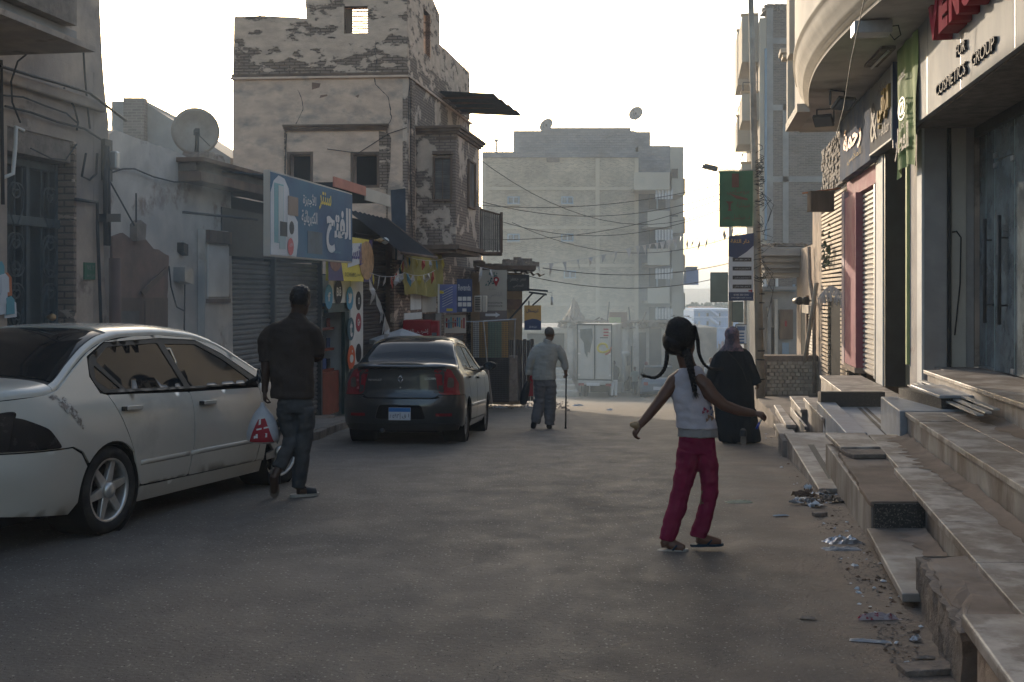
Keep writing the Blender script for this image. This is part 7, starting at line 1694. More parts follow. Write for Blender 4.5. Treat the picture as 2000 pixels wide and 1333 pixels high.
# --- far cars ---
fc=thing('parked_car','hazy blue saloon parked far down the street near the black-robed figure','car',Vector((P(1285,0,54).x,54,gz(54))))
def simplecar(t,x,y,h,w,L,Hh,mt,yaw):
    M=Matrix.Translation((x,y,gz(y)))@Matrix.Rotation(R(yaw),4,'Z'); m=MB(M)
    def sec(yy,zb,zt,ww): return [(-ww,yy,zb),(ww,yy,zb),(ww*1.02,yy,(zb+zt)/2),(ww*.9,yy,zt),(-ww*.9,yy,zt),(-ww*1.02,yy,(zb+zt)/2)]
    m.loft([sec(-L/2,.35,.75,w*.44),sec(-L/2+.15,.25,.95,w*.5),sec(-L/4,.25,1.0,w*.5),sec(L/4,.25,.95,w*.5),sec(L/2-.2,.25,.8,w*.49),sec(L/2,.35,.65,w*.42)]); m.build('body',mt,t,bevel=.04)
    m=MB(M); s=lambda yy,zt,ww:[(-w*.44,yy,.97),(w*.44,yy,.97),(ww,yy,zt),(-ww,yy,zt)]
    m.loft([s(-L*.33,1.0,w*.42),s(-L*.2,Hh,w*.36),s(L*.08,Hh,w*.36),s(L*.24,1.0,w*.42)]); m.build('cabin',m_tint,t,bevel=.03)
    m=MB(M); s2=lambda yy,zt,ww:[(-ww,yy,zt-.03),(ww,yy,zt-.03),(ww,yy,zt),(-ww,yy,zt)]; m.loft([s2(-L*.21,Hh+.01,w*.37),s2(L*.09,Hh+.01,w*.37)]); m.build('roof',mt,t,bevel=.01)
    for sx_ in (-1,1):
        for sy in (-.3,.3):
            m=MB(M); m.lathe([(0,-.1),(.3,-.1),(.31,0),(.3,.1),(0,.1)],20,'x',(sx_*w*.42,L*sy,.31)); m.build('wheel',bpy.data.materials['tyre_rubber'],t)
        m=MB(M); m.box(sx_*w*.34-.1,sx_*w*.34+.1,-L/2-.0,-L/2+.1,.65,.8); m.build('tail_lamp',m_tail,t)
    m=MB(M); m.box(-.26,.26,-L/2-.02,-L/2+.0,.45,.6); m.build('number_plate',m_paper,t)
simplecar(fc,P(1285,0,54).x,54,0,1.75,4.2,1.42,mk('dull_blue_paint',(.08,.12,.17),.3,.1,2,0,coat=.5),-6)
fc2=thing('parked_car','dark car glimpsed behind the woman in the black robe','car',Vector((P(1398,0,51).x,50,gz(50)))); simplecar(fc2,P(1398,0,51).x,50,0,1.8,4.3,1.5,mk('dull_dark_paint',(.06,.07,.08),.3,.1,2,0,coat=.5),-12)
# --- box truck ---
bt=thing('box_truck','small pale box truck with two rear doors marked by a dark patch and yellow swirl','truck',Vector((P(1175,0,52).x,52,gz(52))))
D3=52
def t3(px0,px1,py0,py1,y0,dy,mt,name,par=bt,b=0): a=P(px0,py0,D3);c=P(px1,py1,D3); m=MB(); m.box(a.x,c.x,D3+y0,D3+y0+dy,c.z,a.z); return m.build(name,mt,par,bevel=b)
m_tr=mk('truck_white',(.42,.42,.40),.5,.12,2,.1,c3=(.33,.30,.26),c3s=1)
t3(1126,1196,634,746,0.02,2.6,m_tr,'cargo_box',b=.03)
for a,b in ((1128.5,1160),(1163,1194)):
    d_=t3(a,b,637,741,-.03,.05,m_tr,'rear_door',b=.01)
    for py in (646,690,732): t3(a if a<1150 else b-4,a+4 if a<1150 else b,py,py+3,-.06,.03,m_wht,'hinge',d_)
for a,b,c,d in ((1126,1196,633,636),(1126,1196,741,744),(1126,1128.5,636,741),(1194,1196,636,741),(1160.5,1162.5,636,741)): t3(a,b,c,d,-.06,.05,m_iron,'door_seal')
m=MB(); pp=[P(*q,D3-.05) for q in ((1132,644),(1156,642),(1158,660),(1152,690),(1148,688),(1147,700),(1142,690),(1140,670),(1133,660))]; m.prism([(q.x,q.z) for q in pp],D3-.045,D3-.035,'y'); m.build('printed_patch',mk('faded_dark_print',(.09,.11,.11),.7,.3,5,0),bt)
m=MB(); c_=P(1178,680,D3); m.tube([(c_.x+.2*math.cos(a*.4)*(1+a*.03),D3-.045,c_.z+.2*math.sin(a*.4)) for a in range(16)],.05,4); m.build('yellow_swirl',m_yel,bt)
m=MB(); m.tube([(c_.x+.1,D3-.045,c_.z-.3),(c_.x+.3,D3-.045,c_.z-.2),(c_.x+.4,D3-.045,c_.z+.05)],.04,4); m.build('orange_swirl',m_orange,bt)
for py in (642,648,654): t3(1179,1189,py,py+3,-.045,.01,m_red,'red_print')
t3(1172,1188,659,661,-.045,.01,m_inkd,'dark_print')
t3(1130,1194,744,752,-.1,.12,m_tr,'rear_bumper',b=.02); t3(1146,1172,748,754,-.13,.02,m_paper,'number_plate'); 
for a in (1130,1184): t3(a,a+11,749,754,-.13,.02,m_tail,'tail_lamp')
t3(1150,1185,752,768,.3,2,m_gap,'chassis')
for a in (1130,1184):
    m=MB(); x=P(a+5,0,D3).x; m.lathe([(0,-.12),(.34,-.12),(.36,0),(.34,.12),(0,.12)],20,'x',(x,D3+.8,gz(D3+.8)+.36)); m.build('wheel',bpy.data.materials['tyre_rubber'],bt)
m=MB(); x0_=P(1127,0,D3).x;x1_=P(1197,0,D3).x; z=gz(D3); m.box(x0_,x1_+.15,D3+2.7,D3+4.3,z+.5,z+1.9); m.build('cab',m_tr,bt,bevel=.12)
m=MB(); m.box(x1_+.155,x1_+.16,D3+3.0,D3+3.9,z+1.25,z+1.75); m.build('cab_window',m_tint,bt)
m=MB(); m.lathe([(0,-.12),(.34,-.12),(.36,0),(.34,.12),(0,.12)],20,'x',(x1_+.1,D3+3.6,z+.36)); m.build('wheel',bpy.data.materials['tyre_rubber'],bt)
bt.matrix_world=WM[bt.name]@Matrix.Rotation(R(-15),4,'Z')
# ================= PEOPLE =================
def finish(name,mt,par,mb,vox,it=3,fold=0,fs=(9,9,16),mats=None,keep=None):
    """fuse overlapping volumes into one skin"""
    me=mb.mesh(name+'_raw',mt); o=bpy.data.objects.new(name+'_tmp',me); C.objects.link(o)
    r=o.modifiers.new('r','REMESH'); r.mode='VOXEL'; r.voxel_size=vox; r.use_smooth_shade=True
    s_=o.modifiers.new('s','SMOOTH'); s_.iterations=it; s_.factor=.5
    bpy.context.view_layer.update()
    m2=bpy.data.meshes.new_from_object(o.evaluated_get(bpy.context.evaluated_depsgraph_get())); bpy.data.objects.remove(o); bpy.data.meshes.remove(me)
    if fold:
        no=[v.normal.copy() for v in m2.vertices]
        for v,n in zip(m2.vertices,no):
            c=v.co; k=nzv(c.x*fs[0],c.y*fs[1],c.z*fs[2])+.5*nzv(c.x*fs[0]*2.3+3,c.y*fs[1]*2.3,c.z*fs[2]*2.1)
            v.co=c+n*fold*k
    m2.transform(WM[par.name].inverted()); m2.name=name+'_mesh'
    if keep: 
        bm=bmesh.new(); bm.from_mesh(m2); bmesh.ops.delete(bm,geom=[v for v in bm.verts if not keep(v.co)],context='VERTS'); bm.to_mesh(m2); bm.free()
    m2.materials.clear(); m2.materials.append(mt)
    for p in m2.polygons: p.use_smooth=True
    ob=bpy.data.objects.new(name,m2); link(ob,WM[par.name],par); return ob
class Fig:
    def __init__(s,cx,base,d,name,label,cat='person',fix=False):
        if base is None: base=HY-(gz(d)+.13)/d*F
        elif not fix: d=G(cx,base).y
        s.d=d;s.S=F/d;s.by=base;s.cx=cx;s.t=thing(name,label,cat,P(cx,base,d)); s.base=P(cx,base,d)
    def p(s,px,py,dy=0): v=P(px,py,s.d); return Vector((v.x,s.d+dy/s.S,v.z))
    def T(s,m,pts,n=12):
        m.tube([s.p(*q[:3]) for q in pts],[q[3]/s.S for q in pts],n)
    def RG(s,m,pts,n=20):
        rings=[]
        for px,py,dy,rx,ry in pts:
            c=s.p(px,py,dy); rings.append([(c.x+rx/s.S*math.cos(a*2*math.pi/n),c.y+ry/s.S*math.sin(a*2*math.pi/n),c.z) for a in range(n)])
        sm=m.smooth;m.smooth=True;m.loft(rings);m.smooth=sm
    def E(s,m,px,py,dy,rx,ry,rz,rot=0,n=14):
        c=s.p(px,py,dy); rings=[]
        Rm=Matrix.Rotation(R(rot),3,'Y')
        for i in range(n+1):
            f=math.pi*(i+.001)/(n+.002); rings.append([c+Rm@Vector((rx/s.S*math.sin(f)*math.cos(a*2*math.pi/16),ry/s.S*math.sin(f)*math.sin(a*2*math.pi/16),rz/s.S*math.cos(f))) for a in range(16)])
        m.loft(rings)
    def hand(s,m,w,f,n,L,curl=.5,thumb=1,spread=.1):
        f=Vector(f).normalized(); n=Vector(n); n=(n-f*n.dot(f)).normalized(); sd_=f.cross(n)
        w=Vector(w) if not isinstance(w,tuple) else s.p(*w)
        rings=[]
        for t,wd,th in ((-.06,.15,.12),(.05,.17,.11),(.22,.22,.11),(.38,.235,.10),(.47,.22,.085)):
            c=w+f*t*L; rings.append([c+sd_*wd*L*math.cos(a*.5236)+n*th*L*math.sin(a*.5236) for a in range(12)])
        m.loft(rings)
        for i,(o,ln) in enumerate(((-.165,.33),(-.058,.43),(.055,.46),(.16,.40))):
            b=w+f*.42*L+sd_*o*L; pts=[b-f*.06*L];d_=f+sd_*o*spread*4; d_.normalize(); a=0
            for j in range(4):
                pts.append(pts[-1]+d_*ln*L*(.34,.36,.26,.2)[j]*(1 if j else .7)); an=curl*(1.0,.95,.7,.3)[j]*(1+.08*i); ax=d_.cross(n).normalized() if d_.cross(n).length>1e-3 else sd_
                d_=Matrix.Rotation(an,3,sd_.cross(n) if False else (-sd_ if True else ax))@d_ if False else (d_*math.cos(an)+(n*f.dot(d_)-f*n.dot(d_))*math.sin(an)+ (d_-f*f.dot(d_)-n*n.dot(d_))*(1-math.cos(an)))
                d_.normalize()
            m.tube(pts,[.055*L,.052*L,.047*L,.043*L,.034*L],8)
        tb=w+f*.12*L+sd_*.14*L*thumb; t1=tb+(sd_*thumb*.6+f*.7+n*.3).normalized()*.2*L; t2=t1+(f*.75+n*.55+sd_*thumb*.1).normalized()*.17*L; t3_=t2+(f*.5+n*.8).normalized()*.1*L
        m.tube([tb,t1,t2,t3_],[.07*L,.06*L,.05*L,.038*L],8)
    def head(s,m,px,py,dy,rx,rz,yaw,tilt=0,ears=True):
        """skull with jaw, nose, brow and ears; yaw 0 faces away from the camera"""
        c=s.p(px,py,dy); u=1/s.S; Rm=(Matrix.Rotation(R(yaw),3,'Z')@Matrix.Rotation(R(tilt),3,'X'))
        def el(o,r,n=12):
            rings=[]
            for i in range(n+1):
                f=math.pi*(i+.001)/(n+.002); rings.append([c+Rm@(Vector(o)*u+Vector((r[0]*math.sin(f)*math.cos(a*.3927),r[1]*math.sin(f)*math.sin(a*.3927),r[2]*math.cos(f)))*u) for a in range(16)])
            m.loft(rings)
        el((0,-.06*rz,.18*rz),(rx,rx*1.16,rz*.80)); el((0,.30*rx,-.35*rz),(rx*.78,rx*.85,rz*.62)); el((0,.62*rx,-.74*rz),(rx*.42,rx*.35,rz*.22))
        el((0,1.20*rx,-.18*rz),(rx*.15,rx*.22,rz*.18)); el((0,1.08*rx,.0*rz),(rx*.11,rx*.14,rz*.22)); el((0,.95*rx,.22*rz),(rx*.62,rx*.16,rz*.1)); el((0,1.0*rx,-.45*rz),(rx*.28,rx*.14,rz*.06)); el((0,.98*rx,-.55*rz),(rx*.24,rx*.13,rz*.06))
        if ears:
            for sg in(-1,1): el((sg*rx*1.03,-.02*rx,-.12*rz),(rx*.13,rx*.24,rz*.25))
        return lambda o: c+Rm@(Vector(o)*u)
m_skin_d=mk('dark_brown_skin',(.055,.030,.020),.5,.12,6,.1,60,spec=.4); m_skin=mk('brown_skin',(.125,.060,.038),.5,.12,8,.1,60,spec=.4); m_skin_o=mk('weathered_skin',(.15,.085,.06),.55,.15,6,.1,50)
m_hair=mk('black_hair',(.010,.008,.008),.5,.3,30,.6,120,spec=.35,bdist=.01)
def eyes(fig,hp,rx,rz):
    for sg in(-1,1):
        m=MB(); c=hp((sg*rx*.36,.93*rx,.06*rz)); m.lathe([(0,-.16*rx/fig.S),(.13*rx/fig.S,-.08*rx/fig.S),(.15*rx/fig.S,0),(.13*rx/fig.S,.08*rx/fig.S),(0,.16*rx/fig.S)],8,'z',c); m.build('eye',m_black,fig.t)
# ---- man with the bag ----
g=Fig(575,970,9.85,'person','man in a dark brown jacket and grey jeans seen from behind, carrying a plastic bag')
m=MB(); hp=g.head(m,586,591,4,18.5,31,-28,-16)
g.T(m,[(583,600,0,13),(580,620,0,14),(574,640,0,20)]); g.RG(m,[(570,632,0,22,14),(568,645,0,36,20),(567,690,0,32,21),(570,740,0,29,20),(575,790,0,31,22),(577,805,0,24,16)])
g.T(m,[(528,648,0,13),(521,675,-2,11),(519,700,-2,10),(520,730,-3,9),(518,757,-3,6.5),(518,765,-3,6.5)]); g.T(m,[(610,648,0,13),(618,675,4,11),(618,694,8,10),(604,688,30,9),(590,672,48,6.5)])
g.T(m,[(561,800,0,15),(567,860,6,12),(553,905,-22,10),(543,925,-34,7)]); g.T(m,[(595,800,0,15),(591,870,2,11),(584,930,-2,9),(583,955,-3,7.5)])
# feet
g.T(m,[(583,958,-4,8),(592,962,4,8.5),(604,964,14,7),(612,965.5,20,5)]); g.T(m,[(543,922,-35,8),(541,934,-28,9),(540,950,-22,8),(539,960,-20,6)])
g.hand(m,g.p(518,764,-3),(0,0,-1),(1,.2,0),.185,.75,1); g.hand(m,g.p(590,672,48),(-.6,.3,.5),(0,-.3,1),.18,.7,1)
finish('body',m_skin_d,g.t,m,.0075,2)
m=MB(); g.E(m,585,583,2,19.5,23,23,-8); g.E(m,587,575,2,19,21,19,-10); finish('hair',m_hair,g.t,m,.009,1,.006,(60,60,60),keep=lambda co:(co.z>(970-596)/g.S))
eyes(g,hp,18.5,31)
m_jk=mk('dark_brown_jacket_cloth',(.042,.032,.027),.85,.25,3,.4,70)
m=MB(); g.RG(m,[(582,617,0,17,14),(579,626,0,26,17),(572,633,0,42,20),(568,642,0,49,23),(567,660,0,48,26),(567,690,0,46,27),(569,725,0,44,26),(571,755,0,43,26),(571,773,0,43,27),(571,778,0,42,26)],24)
g.T(m,[(556,645,0,13),(538,643,0,15),(526,650,0,15.5),(519,667,-2,15),(517,690,-3,13.5),(518,706,-3,12.5)]); g.T(m,[(584,645,0,13),(600,643,0,15),(611,650,0,16),(619,667,4,15.5),(620,690,10,15),(619,697,14,14),(604,686,32,13)])
g.T(m,[(584,610,0,15),(580,622,0,18)])
finish('jacket',m_jk,g.t,m,.009,3,.013,(6,6,8))
m_jn=mk('washed_grey_jeans',(.058,.059,.061),.85,.3,5,.4,60,c3=(.035,.038,.043),c3s=3)
m=MB(); g.RG(m,[(576,770,0,35,23),(577,790,0,35,24),(577,806,0,34,23)]); g.T(m,[(560,796,0,21),(563,825,4,20),(568,858,8,17),(562,880,-6,15),(553,903,-20,13.5),(549,912,-24,13)]); g.T(m,[(596,796,0,20),(597,830,2,18),(592,870,3,16),(588,910,0,15),(584,940,-2,14.5),(583,953,-3,14)])
finish('jeans',m_jn,g.t,m,.0085,2,.011,(9,9,14))
m_sole=mk('grubby_sandal_sole',(.17,.14,.12),.8,.2,10,.2); m_cream=mk('cream_sole_edge',(.36,.33,.29),.7,.15,6,.1)
def sandal(fig,pc,L,W,H,yaw,pitch,roll,msole,mstrap,kind='slide'):
    M=Matrix.Translation(pc)@Matrix.Rotation(R(yaw),4,'Z')@Matrix.Rotation(R(pitch),4,'X')@Matrix.Rotation(R(roll),4,'Y')
    o=[(-.36,-.42),(-.44,-.25),(-.38,0),(-.46,.22),(-.42,.40),(-.2,.5),(.1,.49),(.36,.40),(.46,.2),(.38,0),(.42,-.25),(.34,-.42),(.15,-.5),(-.15,-.5)]
    m=MB(M); m.prism([(x*W,y*L) for x,y in o],0,H); s_=m.build('sandal',msole,fig.t,bevel=.004)
    m=MB(M)
    if kind=='slide': m.grid(lambda u,v:(W*.5*math.cos(math.pi*u),L*(.02+.34*v),H+.055*math.sin(math.pi*u)*(1.2-.4*v)),12,3)
    else:
        for sg in(-1,1): m.tube([(sg*W*.44,-L*.02,H),(sg*W*.36,L*.10,H+.028),(0,L*.30,H+.03),(0,L*.34,H)],.007,6)
    m.build('strap',mstrap,s_); return s_
sandal(g,g.p(594,971,6),.27,.10,.028,-62,0,0,m_cream,m_black)
sandal(g,g.p(538.5,941,-12),.27,.105,.02,8,98,6,m_sole,m_black)
# bag
bg_=thing('plastic_bag','white plastic carrier bag with a red printed panel, hanging from the man\'s left hand','bag',g.p(514,866,-3)); 
m=MB(); n=28; rings=[]
for (py,rx,ry) in ((786,3,3),(793,5,4),(799,10,7),(810,19,10),(826,26,13),(845,31,16),(857,31,16),(864,25,13),(867,9,5)):
    c=g.p(514,py,-3); rings.append([(c.x+rx/g.S*math.cos(a*2*math.pi/n)*(1+.10*nzv(a*.9,py*.03)),c.y+ry/g.S*math.sin(a*2*math.pi/n)*(1+.2*nzv(a*1.3,py*.02,4)),c.z+.006*nzv(a,py*.1)) for a in range(n)])
m.smooth=True; m.loft(rings)
mbag=mk('thin_white_plastic',(.50,.50,.52),.4,.12,8,.4,14,bdist=.01)
mbag.node_tree.nodes['Principled BSDF'].inputs['Transmission Weight'].default_value=.25
m.build('bag_body',mbag,bg_)
def bagp(px,py,off=0):   # point on the camera side of the bag
    rx=lerpc([(786,3),(799,10),(810,19),(826,26),(845,31),(857,31),(866,20)],py); ry=lerpc([(786,3),(800,6),(812,9),(830,13),(848,16),(860,16),(866,10)],py)
    k=min(.97,abs(px-514)/rx); return g.p(px,py,-3-ry*math.sqrt(1-k*k)-1.2-off)
m=MB(); m.smooth=True
m.grid(lambda u,v:bagp(514+( (-4+ -20*v**.8)*(1-u)+(6+18*v**.9)*u ),815+47*v),12,12); m.build('red_panel',mk('bag_red',(.30,.02,.03),.6,.15,8,.3,14),bg_)
m=MB()
for (x,y,w,h) in ((508,815,12,3),(509,819,4,10),(519,833,10,3),(505,836,10,3),(504,846,22,8),(500,850,6,5)): m.add([bagp(x,y,.6),bagp(x+w,y-2,.6),bagp(x+w,y+h-2,.6),bagp(x,y+h,.6)],[(0,1,2,3)])
m.build('white_print',m_wht,bg_,kind='stuff')
# ---- old man ----
g=Fig(1066,838,19,'person','old man in a pale shirt and loose grey trousers, leaning on a dark walking stick')
m=MB(); hp=g.head(m,1074,653,1,9,13.5,-30,-6)
g.T(m,[(1072,660,0,6),(1069,672,0,7)]); g.RG(m,[(1068,672,0,12,8),(1067,680,0,20,10),(1064,705,0,17,11),(1063,740,0,18,11),(1064,752,0,16,11)])
g.T(m,[(1047,682,0,6),(1036,708,-2,5),(1032,730,-2,4),(1032,737,-2,3.3)]); g.T(m,[(1090,684,0,6),(1101,706,2,5),(1105,726,4,4),(1105,731,4,3.3)])
g.T(m,[(1055,750,0,10),(1054,785,5,7),(1046,822,-6,5)]); g.T(m,[(1074,750,0,10),(1074,790,2,7),(1073,830,0,5)])
g.hand(m,g.p(1032,737,-2),(0,0,-1),(1,.2,0),.18,.8,1); g.hand(m,g.p(1105,729,4),(0,.3,-1),(-1,.2,-.2),.17,.95,1)
finish('body',m_skin_o,g.t,m,.010,2)
m=MB(); g.E(m,1073,650,-.5,9.8,11.5,11.5,-8); finish('hair',mk('short_grey_hair',(.10,.085,.075),.8,.3,30,.4,120),g.t,m,.011,1,.004,(60,60,60),keep=lambda co:(co.z>(838-654)/g.S)); eyes(g,hp,9,13.5)
m=MB(); g.T(m,[(1071,664,0,8),(1069,670,0,9)]); g.RG(m,[(1069,670,0,14,8),(1068,676,0,24,11),(1066,690,0,25,14),(1064,710,0,23,14),(1063,730,0,23,14),(1063,742,0,24,14)],22)
g.T(m,[(1058,681,0,8),(1049,682,0,9),(1043,690,0,9),(1038,702,-2,8.5),(1033,722,-2,7.5),(1032,733,-2,6.5)]); g.T(m,[(1080,681,0,8),(1089,682,0,9),(1095,690,1,9),(1100,700,2,8.5),(1104,716,3,7),(1105,722,4,6)])
finish('shirt',mk('pale_worn_shirt',(.33,.32,.29),.9,.15,4,.4,60),g.t,m,.011,2,.012,(7,7,14))
m=MB(); g.RG(m,[(1064,738,0,21,13),(1064,755,0,22,13)]); g.T(m,[(1055,750,0,12),(1055,780,4,12),(1050,805,0,11),(1046,826,-5,9)]); g.T(m,[(1075,750,0,12),(1075,785,2,11.5),(1074,810,1,11),(1073,830,0,10)])
finish('trousers',mk('loose_grey_trousers',(.12,.115,.12),.9,.2,4,.4,60),g.t,m,.011,2,.012,(8,8,16))
m=MB(); g.T(m,[(1045,822,-6,5.5),(1042,830,-3,6),(1041,836,-1,5)]); g.T(m,[(1072,833,-2,5.5),(1074,834.5,6,5.5),(1075,836,13,3.5)]); finish('shoes',m_black,g.t,m,.011,2)
ws=thing('walking_stick','dark straight walking stick held upright in the old man\'s right hand','walking stick',g.p(1105,838,4)); m=MB(); m.tube([g.p(1106,734,4),g.p(1105,838,4)],.014,8); m.build('shaft',m_black,ws); m=MB(); m.tube([g.p(1103,731,2),g.p(1106,730,4),g.p(1108,734,6)],.016,8); m.build('handle',m_wood,ws); m=MB(); m.tube([g.p(1105,835,4),g.p(1105,838.5,4)],.02,8); m.build('ferrule',m_black,ws)
bb2=thing('black_bag','limp black cloth bag hanging from the old man\'s left hand','bag',g.p(1025,790,-2)); m=MB(); g.RG(m,[(1031,744,-2,3,3),(1029,752,-2,6,4),(1026,765,-2,8,5),(1023,780,-2,8,5),(1022,789,-2,6,4),(1022,791,-2,3,2)],16); m.build('cloth',m_black,bb2)
# ---- woman in black robe ----
g=Fig(1435,866,16.3,'person','woman in a long black robe and patterned headscarf walking away')
m=MB(); hp=g.head(m,1430,656,2,10.5,15.5,0,-4,False); g.T(m,[(1430,665,0,8),(1431,682,0,9)]); g.RG(m,[(1431,682,0,14,9),(1431,692,0,24,12),(1431,730,0,22,14),(1432,770,0,26,17),(1434,785,0,24,16)])
g.T(m,[(1408,692,0,8),(1400,720,-2,7),(1395,745,6,5)]); g.T(m,[(1455,692,0,8),(1468,722,0,7),(1480,745,2,4),(1482,749,2,3.8)]); g.T(m,[(1422,785,0,13),(1426,830,2,8),(1430,860,0,6)]); g.T(m,[(1446,785,0,13),(1448,815,8,9),(1447,832,-22,6)])
g.hand(m,g.p(1481,746,2),(.1,.2,-1),(-1,0,0),.17,.6,1); g.hand(m,g.p(1395,744,6),(0,1,-.4),(1,0,0),.16,.8,1); g.T(m,[(1430,862,-2,6),(1431,864,6,5),(1431,865,12,4)])
finish('body',m_skin_o,g.t,m,.009,2)
m_robe=mk('black_robe_cloth',(.010,.015,.020),.85,.3,2,.3,40)
m=MB(); g.RG(m,[(1431,676,0,12,9),(1431,682,0,22,12),(1431,688,0,28,14),(1431,705,0,32,17),(1431,730,0,37,20),(1430,750,0,41,22),(1432,780,0,40,23),(1435,810,0,39,24),(1439,830,0,41,25),(1442,845,0,42,25),(1445,858,0,42,23),(1446,863,0,40,20)],26)
g.T(m,[(1424,692,0,10),(1412,692,0,11),(1405,700,0,12),(1400,714,-1,13),(1394,735,3,14),(1392,752,6,14)]); g.T(m,[(1440,692,0,10),(1451,692,0,11),(1458,700,0,12),(1463,714,0,12),(1471,735,1,13),(1477,750,2,13)])
g.RG(m,[(1424,820,0,17,16),(1423,838,0,17,15),(1424,852,0,16,14),(1425,862,0,16,12),(1425,865,0,14,10)],18); g.RG(m,[(1462,800,6,16,18),(1464,825,6,18,16),(1468,842,6,16,13),(1474,854,6,14,10),(1479,862,6,9,7),(1481,864,6,5,4)],16); g.T(m,[(1438,835,4,16),(1440,845,6,14)])
finish('robe',m_robe,g.t,m,.011,2,.014,(9,9,3))
m=MB(); g.E(m,1429.5,654,-1,14.5,15.5,16.5); g.E(m,1430,665,0,13,14,13); g.T(m,[(1430,664,0,12),(1430,678,0,13)]); g.RG(m,[(1430,662,0,14,14),(1430,672,0,15,13),(1430,680,0,21,14),(1430,686,0,27,15)])
msc=mk('patterned_mauve_scarf',(.22,.14,.16),.85,.3,8,.4,40,c2=(.09,.08,.10),cs=14,thr=.50,soft=.05,c3=(.27,.22,.22),c3s=10,c3t=.6)
finish('headscarf',msc,g.t,m,.008,2,.006,(14,14,14)); m=MB(); m.tube([g.p(1416,684,-13),g.p(1432,700,-19),g.p(1446,720,-20),g.p(1455,745,-22)],.008,5); m.build('bag_strap',m_black,g.t)
sandal(g,g.p(1446,850,-31),.25,.10,.018,-12,80,-8,m_sole,m_black); sandal(g,g.p(1430,868,3),.25,.09,.015,0,0,0,m_sole,m_black)
# ---- girl ----
g=Fig(1345,1074,7.93,'person','girl with long braids, white sleeveless top and magenta trousers swinging her arms wide'); gS=g.S
m=MB(); hp=g.head(m,1331,664,3,25,38,-52,10)
g.T(m,[(1336,690,2,16),(1342,712,0,16),(1346,726,0,19)]); g.RG(m,[(1344,722,0,22,15),(1345,738,0,34,20),(1352,770,0,33,22),(1358,810,0,31,21),(1360,850,0,31,20),(1361,880,0,27,17)])
g.T(m,[(1344,736,0,15),(1326,738,0,15),(1314,746,0,13.5),(1308,754,-1,12)]); g.T(m,[(1346,738,-4,15),(1362,742,-12,15),(1374,752,-16,15.5),(1381,762,-19,14)]); g.T(m,[(1316,748,0,13),(1302,764,-2,13),(1284,788,-6,11),(1266,810,-8,9.5),(1248,830,-10,7.5)]); g.T(m,[(1374,752,-16,15),(1388,772,-22,14),(1410,790,-26,11.5),(1438,800,-28,10),(1466,805,-30,7.5)])
g.T(m,[(1347,880,0,16),(1333,950,4,13),(1319,1010,0,11),(1309,1052,0,10)]); g.T(m,[(1377,880,0,15),(1384,950,2,13),(1374,1010,0,11),(1364,1046,0,10)])
g.T(m,[(1306,1048,-2,11),(1298,1062,-6,10.5),(1299,1067,-8,8)]); g.T(m,[(1307,1054,-2,11),(1311,1063,-4,12),(1322,1066,-10,11),(1334,1069,-16,8)]); g.T(m,[(1362,1050,0,11),(1374,1054,0,12),(1392,1058,0,10),(1408,1060,0,7)])
g.hand(m,g.p(1249,829,-10),(-.55,-.1,-.85),(.75,.3,-.5),.155,.7,-1); g.hand(m,g.p(1465,805,-30),(1,.1,-.05),(-.05,.25,-1),.155,.75,-1)
finish('body',m_skin,g.t,m,.0055,3); eyes(g,hp,25,38)
m=MB(); g.E(m,1329,657,0,29.5,33,34.5,-12); g.E(m,1318,668,-4,25,28,27,-20); g.E(m,1334,682,-4,14,18,18); g.E(m,1302,662,-4,9,11,12)
finish('hair',m_hair,g.t,m,.006,2,.004,(40,40,40))
hs=MB(); rnd=random.Random(77); hc=g.p(1327,655,0); HR=(30.5/gS,34/gS,35.5/gS)
roots=[Vector((-.75,-.35,-.12)),Vector((.18,-.95,-.55)),Vector((.78,-.45,.35))]
for i in range(420):
    r_=roots[i%3]; a=rnd.uniform(-2.9,.2); e=rnd.uniform(-.3,1.45); v0=Vector((math.cos(a)*math.cos(e),math.sin(a)*math.cos(e),math.sin(e))); v1=(r_.normalized()+Vector((rnd.gauss(0,.08),rnd.gauss(0,.08),rnd.gauss(0,.08)))).normalized(); L=[]
    for j in range(8):
        v=v0.lerp(v1,j/7); v.normalize(); v*=1.0+.035*math.sin(j*1.3+i); L.append(hc+Matrix.Rotation(R(-12),3,'Y')@Vector((v.x*HR[0],v.y*HR[1],v.z*HR[2])))
    hs.tube(L,[.0008]+[.0021]*6+[.0012],4)
hs.build('hair_strands',m_hair,g.t,kind='stuff')
